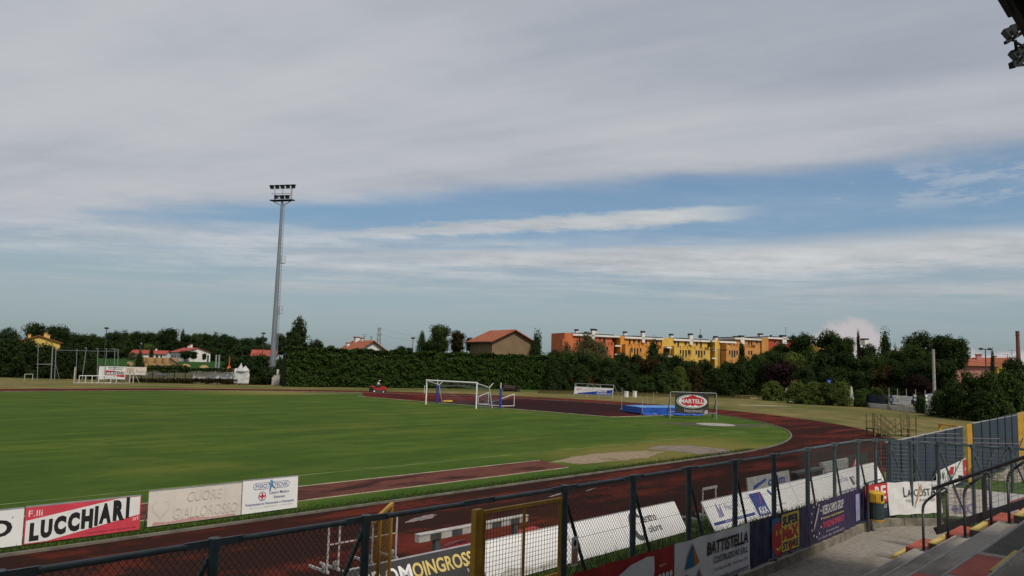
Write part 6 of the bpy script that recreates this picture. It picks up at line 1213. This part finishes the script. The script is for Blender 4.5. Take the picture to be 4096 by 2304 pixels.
LEAFN = dict(round=(64, 5200, .034), poplar=(60, 4600, .034), conifer=(70, 4600, .030), bush=(52, 4600, .036), willow=(70, 6500, .030), pine=(44, 4600, .034), spire=(60, 3600, .032))
CR = {}
def crown(kind, var, mt):
    key = (kind, var, mt)
    if key not in CR:
        nc_, nl, sz = LEAFN[kind]; p, n_ = crown_pts(kind, nc_, nl, hash(kind) % 1000 if False else sum(map(ord, kind)) * 7 + var * 131, .085 if kind not in ('willow',) else .07, .45)
        if kind == 'willow':
            rg = np.random.default_rng(var); p[:, 2] -= rg.random(len(p)) ** 2 * .30; p[:, 2] = np.clip(p[:, 2], 0, 1)
        sizes = np.full(len(p), sz)
        if kind != 'willow':
            rg = np.random.default_rng(var + 5); m_ = 420; z = rg.random(m_) * .84 + .04; r = PROF[kind](z) * .36 * np.sqrt(rg.random(m_)); a_ = rg.random(m_) * 6.283
            q = np.stack([r * np.cos(a_), r * np.sin(a_), z], 1); p = np.concatenate([p, q]); n_ = np.concatenate([n_, rg.normal(size=(m_, 3))]); sizes = np.concatenate([sizes, np.full(m_, .115)])
        CR[key] = leaf_mesh('crown', p, sizes, n_, var, 1.3, mt)
    return CR[key]
TR = {}
def trunk(var):
    if var not in TR:
        rs = random.Random(var); m = MB(); pts = [Vector((0, 0, -.02))]
        for i in range(6): pts.append(Vector((rs.uniform(-.02, .02), rs.uniform(-.02, .02), (i + 1) / 6 * .9)))
        for i in range(6): m.tube(pts[i], pts[i + 1], .034 * (1 - i / 7), .034 * (1 - (i + 1) / 7), n=7, cap=False)
        for i in range(9):
            k = rs.uniform(.3, .8); b = pts[int(k * 6)]; a = rs.uniform(0, 6.28); q = b + Vector((math.cos(a) * .32, math.sin(a) * .32, rs.uniform(.08, .28))); md_ = b.lerp(q, .5) + Vector((0, 0, -.02)); m.tube(b, md_, .013, .009, n=5, cap=False); m.tube(md_, q, .009, .003, n=5, cap=False)
        me = m.mesh('trunk'); me.materials.append(MATS['bark']); TR[var] = me
    return TR[var]
NT = [0]
def tree(u, vtop, wpx, dep, kind, lab, mt='leaf_dark', clear=.12, group=None, zb=0.0, cat='tree', name=None, depth_k=1.0):
    NT[0] += 1; k = NT[0]
    if group == 'trees in front of the coloured flats': dep += 25 if dep > 116 else 22
    if group == 'trees on the right side' and dep < 130: dep += 24 - max(0, (u - 3600)) * .02
    p = FOOT(u, dep, zb); H = topz(u, vtop, dep) - zb; W = wpx * dep / F_PX
    t = thing(name or ('tree' if kind != 'bush' else 'shrub'), lab, cat if kind != 'bush' else 'shrub', p, 0, group)
    me = crown(kind, k % 3, mt); c_ = bpy.data.objects.new('crown' if kind != 'bush' else 'foliage', me); COL.objects.link(c_); c_.parent = t; hb = H * clear
    if kind == 'round' and H - hb > 1.15 * W: hb = H - 1.15 * W
    c_.location = (0, 0, hb - .02 * H); c_.scale = (W * 1.06, W * 1.06 * depth_k, (H - hb) * 1.02); c_.rotation_euler = (0, 0, (k * 2.399) % 6.28)
    if depth_k != 1.0: c_.rotation_euler = (0, 0, math.atan2(HR.y, HR.x))
    tk = bpy.data.objects.new('trunk' if kind != 'bush' else 'stem', trunk(k % 4)); COL.objects.link(tk); tk.parent = t; w_ = max(.5 * W, .35 * H) * (1.0 if kind != 'bush' else .6); tk.scale = (w_, w_, H * (1.0 if kind != 'bush' else .7)); return t
X1 = lambda x: x * .3975
Y1_ = lambda y: 1250 + y * .3975
def T1(x, y, w_, dep, kind, lab, **k): return tree(X1(x), Y1_(y), w_ * .3975, dep, kind, lab, group=k.pop('group', 'trees along the left skyline'), **k)
T1(330, 108, 230, 300, 'round', 'tall dark tree behind the yellow house, left of a pair'); T1(560, 122, 230, 300, 'round', 'tall dark tree behind the yellow house, right of a pair'); T1(60, 172, 240, 210, 'round', 'grey-green feathery tree at the far left picture edge', mt='leaf_blue')
for x, y, w_, lab, kd, mt_ in ((700, 205, 200, 'rounded tree right of the yellow house', 'round', 'leaf_dark'), (830, 213, 170, 'rounded dark tree left of the left street lamp', 'round', 'leaf_dark'), (930, 228, 150, 'low tree just left of the left street lamp', 'round', 'leaf_mid'), (1010, 250, 170, 'low tree right behind the left street lamp', 'round', 'leaf_dark'), (1120, 183, 180, 'pale-topped tree right of the left street lamp', 'round', 'leaf_blue'), (1240, 192, 140, 'dark upright tree left of the bale stack skyline', 'poplar', 'leaf_dark'), (1350, 193, 160, 'dark tree on the skyline above the small red roof', 'round', 'leaf_dark'), (1470, 188, 160, 'tree above the right end of the small red roof', 'round', 'leaf_dark'), (1570, 225, 150, 'lower tree left of the highest skyline tree', 'round', 'leaf_mid'), (1685, 163, 210, 'highest bushy tree above the straw bales', 'round', 'leaf_dark'), (1822, 183, 75, 'slim dark poplar left of the white farmhouse', 'poplar', 'leaf_dark'), (1865, 228, 120, 'tree right above the farmhouse chimneys', 'round', 'leaf_dark'), (1965, 212, 150, 'tree above the farmhouse gable', 'round', 'leaf_mid'), (2065, 203, 150, 'tree right of the farmhouse gable', 'round', 'leaf_dark'), (2150, 213, 130, 'narrow tree right of the farmhouse', 'poplar', 'leaf_dark'), (2245, 222, 180, 'round tree above the galvanised posts', 'round', 'leaf_blue'), (2335, 268, 150, 'lower round tree above the orange implement', 'round', 'leaf_dark'), (2430, 272, 160, 'round tree above the white sack', 'round', 'leaf_mid'), (2520, 262, 150, 'dark tree right above the white sack', 'round', 'leaf_dark')):
    T1(x, y, w_, 520 - (x % 7) * 4, kd, lab, mt=mt_, zb=1.2, clear=.06)
for i, (x, y, w_) in enumerate(((640, 300, 220), (860, 290, 240), (1080, 285, 240), (1300, 290, 240), (1520, 300, 240), (1760, 290, 260), (2010, 285, 260), (2240, 300, 240), (2440, 320, 230))):
    T1(x, y, w_, 495, 'bush', 'dense dark undergrowth below the left skyline trees, clump %s from the left' % ('first second third fourth fifth sixth seventh eighth ninth'.split()[i]), zb=1.2, clear=0, group='undergrowth along the left skyline')
T1(2175, 352, 110, 430, 'round', 'small round dark tree right of the farmhouse in the field', zb=1.1); T1(2262, 378, 120, 425, 'round', 'small round tree left of the orange implement', zb=1.1)
for x, y, w_, lab in ((1865, 385, 130, 'small spreading tree before the farmhouse long wall'), (1945, 388, 90, 'slender small tree before the farmhouse gable'), (2052, 414, 52, 'tiny round tree at the farmhouse right corner')): T1(x, y, w_, 425, 'round', lab, zb=1.03, clear=.3, group='small trees in front of the farmhouse')
T1(1520, 345, 70, 440, 'spire', 'dark conical tree before the small red-roofed house', zb=1.1, clear=.02); T1(1490, 318, 100, 470, 'round', 'pale tree behind the small red-roofed house', mt='leaf_light', zb=1.1); T1(1330, 400, 90, 450, 'bush', 'grey shrub left of the small red-roofed house', mt='leaf_willow', zb=1.1, clear=0)
T1(1395, 372, 110, 124, 'willow', 'straggly leafy tree in front of the left bales', mt='leaf_mid', clear=.05); T1(1395, 420, 75, 123.6, 'bush', 'ivy-like leafy trunk mass in front of the left bales', clear=.1, mt='leaf_dark')
for x, y, w_, lab, dep in ((60, 262, 380, 'big dark shrub mass at the left picture edge', 124), (250, 295, 330, 'big dark shrub below the yellow house', 123), (430, 325, 320, 'big dark shrub behind the cage, left part', 124), (610, 348, 300, 'big dark shrub behind the cage, middle part', 123), (760, 362, 270, 'big dark shrub behind the cage, right part', 124), (885, 400, 210, 'dark shrub at the right end of the cage mass', 123)):
    T1(x, y, w_, dep, 'bush', lab, clear=0, group='dark shrubs behind the throwing cage')
# creepers over the far fence: loose leaves on the wires
def scatter(name, n, f, size, mt, lab, cat, seed=1, group=None):
    rg = np.random.default_rng(seed); pts = np.array([tuple(f(rg)) for _ in range(n)]); c_ = pts.mean(0); c_[2] = 0
    me = leaf_mesh(name, pts - c_, size, None, seed, 1.5, mt); o = bpy.data.objects.new(name, me); o.location = c_; COL.objects.link(o); return props(o, lab, cat, group)
def creeper(x0, x1, y0, y1, n, lab, mt, seed):
    def f(rg):
        x = rg.uniform(x0, x1); k = math.sin(x * .031) * .5 + math.sin(x * .011 + 1) * .5; y = y0 + (y1 - y0) * min(1, max(0, rg.random() ** .8 * (1 + .35 * k))); return AT(X1(x), Y1_(y), 116.6 + rg.normal() * .25)
    scatter('creeper', n, f, .20, mt, lab, 'creeper', seed, 'creepers on the far fence')
creeper(1480, 1900, 532, 600, 1500, 'green creeper hanging over the far fence beside the torn sheet', 'leaf_mid', 4); creeper(1850, 2360, 560, 592, 900, 'creeper trailing along the top of the far fence', 'leaf_dark', 5); creeper(1300, 2360, 664, 714, 2600, 'brown weeds along the foot of the far fence', 'leaf_brown', 6)
# behind the hedge
X2 = lambda x: 900 + x * .3975
def T2(x, y, w_, dep, kind, lab, **k): return tree(X2(x), Y1_(y), w_ * .3975, dep, kind, lab, group=k.pop('group', 'trees behind the long hedge'), **k)
T2(60, 248, 150, 300, 'round', 'dark round tree left of the left-mast street lamp, first'); T2(205, 263, 180, 290, 'round', 'grey-green round tree left of the mast street lamp, second', mt='leaf_blue'); T2(340, 233, 130, 280, 'round', 'tree directly behind the mast street lamp'); T2(540, 222, 170, 260, 'round', 'dark tree immediately right of the mast'); T2(718, 88, 255, 170, 'poplar', 'tall windswept poplar right of the mast', mt='leaf_dark', clear=.03); T2(640, 180, 120, 171, 'round', 'lower left shoulder of the windswept poplar group'); T2(900, 288, 200, 180, 'round', 'low spreading tree right of the poplar'); T2(1055, 328, 90, 190, 'round', 'small light tree left of the terracotta house', mt='leaf_mid')
T2(400, 300, 260, 240, 'round', 'dark tree low behind the mast', clear=.02); T2(150, 330, 300, 270, 'bush', 'dark undergrowth left of the mast', clear=0)
T2(540, 470, 130, 122.5, 'bush', 'dark shrub filling the gap between mast and hedge', clear=0, mt='leaf_dark'); T2(300, 470, 190, 123, 'bush', 'low dark shrub just left behind the mast foot', clear=0, mt='leaf_dark'); T2(340, 428, 300, 121.5, 'bush', 'round dark shrub between the white sack and the mast', clear=0, mt='leaf_dark')
T2(1765, 335, 110, 230, 'round', 'small distant tree right of the terracotta house'); T2(1850, 345, 80, 235, 'round', 'small distant tree under the hedge street lamp'); T2(1965, 178, 120, 150, 'willow', 'thin airy tree left of the leafy tree', mt='leaf_mid', clear=.3); T2(2140, 120, 235, 152, 'round', 'tall open leafy tree above the hedge', mt='leaf_mid', clear=.3); T2(2060, 262, 230, 149, 'round', 'dense dark shrub-like tree below the open leafy tree'); T2(2325, 188, 180, 155, 'round', 'dark brownish tree left of the brown barn', mt='leaf_brown'); T2(2450, 248, 110, 158, 'round', 'small dark tree touching the barn roof'); T2(2030, 300, 120, 148, 'round', 'low dark tree at the left of the leafy group')
tree(1700 + 1115 * .3975, 1250 + 216 * .3975, 270 * .3975, 150, 'conifer', 'dark conifer right of the brown barn', group='trees behind the long hedge', clear=.02)
# long tall hedge
hA, hB = G(1142, 1547), G(2216, 1558); hd_ = (hB - hA); hL_ = hd_.length; hd_.normalize(); hn = Vector((hd_.y, -hd_.x, 0)); hn = hn if hn.dot(-HF) > 0 else -hn
HTOP = lambda s_: 5.75 + .12 * math.sin(s_ * 9) + .10 * math.sin(s_ * 23 + 1) + .06 * math.sin(s_ * 61)
t = thing('tall_hedge', 'long tall clipped dark green hedge along the far side', 'hedge', hA)
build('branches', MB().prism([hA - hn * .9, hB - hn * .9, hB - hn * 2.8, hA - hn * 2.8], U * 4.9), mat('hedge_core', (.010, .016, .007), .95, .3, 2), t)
rg = np.random.default_rng(21); N = 44000; sv = rg.random(N); zt_ = np.array([HTOP(a * 6) for a in sv]); top_ = rg.random(N) < .30
zz_ = np.where(top_, zt_ + rg.normal(size=N) * .14, zt_ * rg.random(N) ** .85); cs = rg.random((900, 2)) * np.array([[hL_, 5.6]]); ch_ = rg.random(900) * .5
bump_ = np.zeros(N)
for k0 in range(0, N, 4000):
    d2 = ((sv[k0:k0 + 4000, None] * hL_ - cs[None, :, 0]) ** 2 + ((zz_[k0:k0 + 4000, None] - cs[None, :, 1]) * 1.2) ** 2); bump_[k0:k0 + 4000] = (ch_[None] * np.exp(-d2 / .5)).max(1)
dep_ = np.where(top_, -2.8 * rg.random(N), bump_ * 1.5 - .65 + rg.normal(size=N) * .14 - .35 * np.clip((zz_ - zt_ + 1.0), 0, 1) ** 2)
pts = np.array(hA)[None] + np.outer(sv * hL_, np.array(hd_)) + np.outer(dep_, np.array(hn)); pts[:, 2] = zz_
nn = np.where(top_[:, None], np.array([[0, 0, 1.0]]), np.array(hn)[None] + np.array([[0, 0, .4]])); loc_ = np.array(wloc(t))
o = bpy.data.objects.new('foliage', leaf_mesh('foliage', pts - loc_, .26, nn, 3, 1.5, 'leaf_hedge')); COL.objects.link(o); o.parent = t; o['kind'] = 'stuff'
# belt of trees in front of the flats
X4 = lambda x: 2200 + x * .3587
def T4(x, y, w_, dep, kind, lab, **k): return tree(X4(x), 1270 + y * .3587, w_ * .3587, dep, kind, lab, group=k.pop('group', 'trees in front of the coloured flats'), **k)
T4(390, 155, 420, 140, 'willow', 'pale drooping tree before the brick red flats', mt='leaf_willow', clear=.25); T4(170, 262, 190, 138, 'willow', 'pale thin tree before the left end of the red flats', mt='leaf_willow', clear=.3); T4(560, 258, 210, 139, 'willow', 'pale drooping twigs before the right part of the red flats', mt='leaf_willow', clear=.3)
T4(1148, 240, 330, 135, 'conifer', 'dark pointed cypress-like tree before the orange flats', clear=.0); T4(890, 360, 40, 136, 'spire', 'thin dark spire tree before the orange flats', clear=0)
for x, y, w_, dep, mt_, kd, lab in ((40, 372, 200, 128, 'leaf_dark', 'round', 'dark tree at the right end of the hedge'), (20, 455, 240, 110, 'leaf_dark', 'bush', 'dark shrub filling the corner at the hedge end'), (740, 505, 260, 118, 'leaf_dark', 'bush', 'tall dark shrub below the first stair hall'), (930, 520, 240, 118, 'leaf_dark', 'bush', 'tall dark shrub below the orange flats, left of the brown tree'), (1230, 520, 240, 119, 'leaf_dark', 'bush', 'tall dark shrub right of the brown tree'), (2130, 540, 260, 116, 'leaf_dark', 'bush', 'tall dark shrub below the ochre flats'), (2380, 540, 260, 116, 'leaf_dark', 'bush', 'tall dark shrub below the crimson flats'), (190, 395, 220, 127, 'leaf_mid', 'round', 'tree below the left end of the red flats'), (160, 478, 200, 116, 'leaf_dark', 'bush', 'large shrub next to the hedge end'), (320, 400, 220, 129, 'leaf_dark', 'round', 'dark tree below the pale drooping tree'), (470, 405, 230, 128, 'leaf_mid', 'round', 'bushy tree below the red flats'), (640, 428, 230, 127, 'leaf_mid', 'round', 'olive bushy tree below the first stair hall'), (800, 405, 220, 129, 'leaf_dark', 'round', 'dark tree below the left side of the orange flats'), (960, 415, 200, 131, 'leaf_dark', 'round', 'dark tree below the middle of the orange flats'), (1075, 432, 300, 122, 'leaf_brown', 'round', 'reddish brown round tree before the orange flats'), (1260, 415, 220, 130, 'leaf_dark', 'round', 'dark tree right of the cypress-like tree'), (1400, 425, 220, 130, 'leaf_dark', 'round', 'dark tree below the left of the yellow flats'), (1540, 462, 230, 126, 'leaf_dark', 'round', 'tree below the middle of the yellow flats'), (1720, 488, 260, 124, 'leaf_dark', 'round', 'spreading tree below the right of the yellow flats'), (1440, 565, 230, 112, 'leaf_light', 'bush', 'yellow-green shrub in the middle of the belt'), (1300, 610, 260, 111, 'leaf_mid', 'bush', 'mid-green shrub left of the yellow-green one'), (1080, 655, 260, 112, 'leaf_mid', 'bush', 'flat-topped clipped shrub below the brown tree'), (340, 545, 280, 113, 'leaf_dark', 'bush', 'dark shrub left of the white and blue banner'), (130, 650, 220, 111, 'leaf_dark', 'bush', 'low dark shrub left behind the white and blue banner'), (600, 560, 300, 114, 'leaf_dark', 'bush', 'dark shrub behind the white and blue banner'), (830, 590, 260, 115, 'leaf_dark', 'bush', 'dark shrub above the white cabinet'), (1620, 560, 280, 114, 'leaf_brown', 'bush', 'dull brown-green shrub right of the yellow-green one'), (1850, 560, 300, 113, 'leaf_dark', 'bush', 'dark shrub behind the black logo banner'), (1960, 640, 260, 104, 'leaf_dark', 'bush', 'low dark shrub right of the black logo banner'), (2000, 480, 260, 122, 'leaf_dark', 'round', 'dark tree below the pale yellow flats'), (2140, 310, 170, 130, 'leaf_dark', 'spire', 'pointed dark tree before the ochre flats'), (2330, 410, 260, 124, 'leaf_mid', 'round', 'round tree below the ochre flats'), (2460, 345, 240, 132, 'leaf_dark', 'round', 'dark tree right of the ochre flats'), (2180, 450, 260, 118, 'leaf_dark', 'round', 'dark tree left below the ochre flats')):
    T4(x, y, w_, dep, kd, lab, mt=mt_, clear=.0 if kd == 'bush' else .04)
X5 = lambda x: 3072 + x * .3975
def T5(x, y, w_, dep, kind, lab, **k): return tree(X5(x), 1250 + y * .3975, w_ * .3975, dep, kind, lab, group=k.pop('group', 'trees on the right side'), **k)
for x, y, w_, dep, mt_, kd, lab in ((130, 310, 220, 128, 'leaf_mid', 'round', 'rounded tree below the crimson flats'), (335, 196, 270, 125, 'leaf_dark', 'round', 'large dark tree hiding the crimson flats'), (630, 203, 320, 123, 'leaf_dark', 'round', 'broad dark tree left of the far yellow flats'), (800, 245, 190, 121, 'leaf_mid', 'round', 'leafy tree touching the far yellow flats'), (920, 212, 90, 150, 'leaf_purple', 'spire', 'small dark conifer on the skyline over the far yellow flats'), (1015, 330, 220, 128, 'leaf_dark', 'round', 'dark tree before the far yellow flats'), (1188, 186, 130, 128, 'leaf_dark', 'conifer', 'tall narrow spruce right of the far yellow flats'), (1290, 352, 90, 135, 'leaf_dark', 'spire', 'small pointed tree right of the spruce'), (1530, 213, 340, 112, 'leaf_dark', 'round', 'umbrella-shaped dark pine left of the utility pole'), (1745, 228, 230, 120, 'leaf_dark', 'round', 'poplar cluster right of the pine, left one'), (1880, 222, 300, 118, 'leaf_dark', 'round', 'poplar cluster above the pink house'), (1960, 310, 160, 119, 'leaf_dark', 'round', 'lower tree at the right of the poplar cluster'), (1450, 330, 260, 108, 'leaf_mid', 'round', 'rounded tree below the umbrella pine'), (1310, 360, 220, 110, 'leaf_mid', 'round', 'rounded tree left below the umbrella pine'), (60, 395, 200, 112, 'leaf_mid', 'round', 'mid-green tree at the left of the right belt'), (250, 405, 230, 110, 'leaf_light', 'round', 'lighter green tree in the right belt'), (440, 360, 170, 111, 'leaf_mid', 'poplar', 'upright tree in the middle of the right belt'), (580, 420, 280, 106, 'leaf_dark', 'round', 'dark tree in the middle of the right belt'), (790, 400, 280, 105, 'leaf_dark', 'round', 'dark tree right of the belt middle'), (950, 430, 260, 103, 'leaf_mid', 'round', 'rounded tree below the far yellow flats'), (1100, 420, 240, 104, 'leaf_mid', 'round', 'rounded tree below the spruce'), (1230, 470, 220, 101, 'leaf_dark', 'round', 'dark low tree right of the one below the spruce'), (120, 485, 330, 104, 'leaf_purple', 'round', 'dark purple-leaved tree behind the light shrubs'), (370, 560, 260, 100, 'leaf_dark', 'round', 'dark tree behind the blue road sign'), (700, 560, 320, 98, 'leaf_dark', 'round', 'dark tree mass behind the light green shrubs'), (960, 570, 300, 97, 'leaf_dark', 'round', 'dark tree behind the peeling pillar'), (1180, 560, 300, 96, 'leaf_brown', 'round', 'dull dark tree behind the disc banner'), (1400, 520, 320, 95, 'leaf_dark', 'round', 'dark tree left of the utility pole'), (1580, 470, 300, 94, 'leaf_dark', 'round', 'dark tree directly left behind the utility pole'), (1790, 490, 300, 92, 'leaf_dark', 'round', 'round dark tree hiding the left half of the pink house'), (1520, 640, 280, 90, 'leaf_purple', 'round', 'blackish purple-leaved tree behind the lone bush'), (2272, 393, 80, 160, 'leaf_blue', 'spire', 'small spruce top behind the yellow gabled house'), (2480, 470, 260, 100, 'leaf_dark', 'round', 'dark tree covering the right side of the yellow gabled house')):
    T5(x, y, w_ * (2.0 if kd == 'conifer' else 1.0), dep, kd, lab, mt=mt_, clear=.03)
def S5(x, y, yb, w_, mt_, lab, dk=1.0):
    q = G(*c5(x, yb)); dep = (q - EYE).dot(FWD); tree(X5(x), 1250 + y * .3975, w_ * .3975, dep, 'bush', lab, mt=mt_, clear=0, group='shrubs along the right boundary', depth_k=dk)
for x, y, yb, w_, mt_, lab in ((50, 702, 885, 250, 'leaf_light', 'light green shrub left of the white scrap'), (290, 697, 915, 240, 'leaf_light', 'light green shrub right of the white scrap'), (450, 700, 925, 260, 'leaf_light', 'light green shrub left of the blue road sign'), (610, 715, 932, 240, 'leaf_mid', 'green shrub below the blue road sign'), (735, 700, 940, 220, 'leaf_light', 'light green shrub left of the peeling pillar'), (950, 772, 948, 220, 'leaf_mid', 'creeper-covered shrub right of the peeling pillar'), (1100, 768, 945, 230, 'leaf_mid', 'shrub hanging over the dark sheet'), (1250, 765, 940, 180, 'leaf_dark', 'shrub above the disc banner'), (1545, 838, 1012, 130, 'leaf_dark', 'lone dark bush beside the disc banner'), (1730, 800, 1045, 220, 'leaf_mid', 'shrub at the foot of the utility pole'), (1860, 700, 1060, 260, 'leaf_dark', 'large shrub right of the utility pole'), (2050, 600, 1080, 300, 'leaf_mid', 'very large shrub before the pink house'), (2230, 625, 1095, 330, 'leaf_mid', 'very large shrub before the yellow gabled house'), (2420, 600, 1085, 340, 'leaf_mid', 'very large shrub near the right picture edge'), (2590, 590, 1080, 330, 'leaf_dark', 'very large shrub cut by the right picture edge'), (2150, 800, 1095, 300, 'leaf_dark', 'dark lower shrub behind the blue sheet fence')):
    S5(x, y, yb, w_, mt_, lab)
# grass along the foot of boards, fence and kerb
def tufts(name, n, f, h0, h1, mt, seed):
    rg = np.random.default_rng(seed); V = np.empty((n, 3, 3)); 
    for i in range(n):
        p = f(rg); a = rg.random() * 6.28; h_ = rg.uniform(h0, h1); w_ = rg.uniform(.006, .014); d = np.array((math.cos(a), math.sin(a), 0)) * w_; le = np.array((rg.normal() * .3, rg.normal() * .3, 1.0)) * h_; p = np.array(p); V[i, 0] = p - d; V[i, 1] = p + d; V[i, 2] = p + le
    me = bpy.data.meshes.new(name); me.from_pydata(V.reshape(-1, 3).tolist(), [], [(3 * i, 3 * i + 1, 3 * i + 2) for i in range(n)]); me.materials.append(MATS[mt]); o = bpy.data.objects.new(name, me); COL.objects.link(o); return props(o, kind='stuff')
tufts('verge_tufts', 22000, lambda r: (r.uniform(8, 32), 7.45 + r.random() * 2.9, 0), .05, .22, 'leaf_mid', 1)['label'] = 'long green grass between the fence and the leaning boards'
tufts('track_edge_tufts', 14000, lambda r: (r.uniform(3, 40), 18.72 + abs(r.normal()) * .35, 0), .03, .10, 'leaf_mid', 2)['label'] = 'short uneven grass along the inner track edge'
tufts('hedge_foot_grass', 12000, lambda r: tuple(np.array(FOOT(r.uniform(2150, 3000), r.uniform(116, 130)))), .15, .5, 'leaf_dry', 3)['label'] = 'dry grass below the trees beyond the bend'
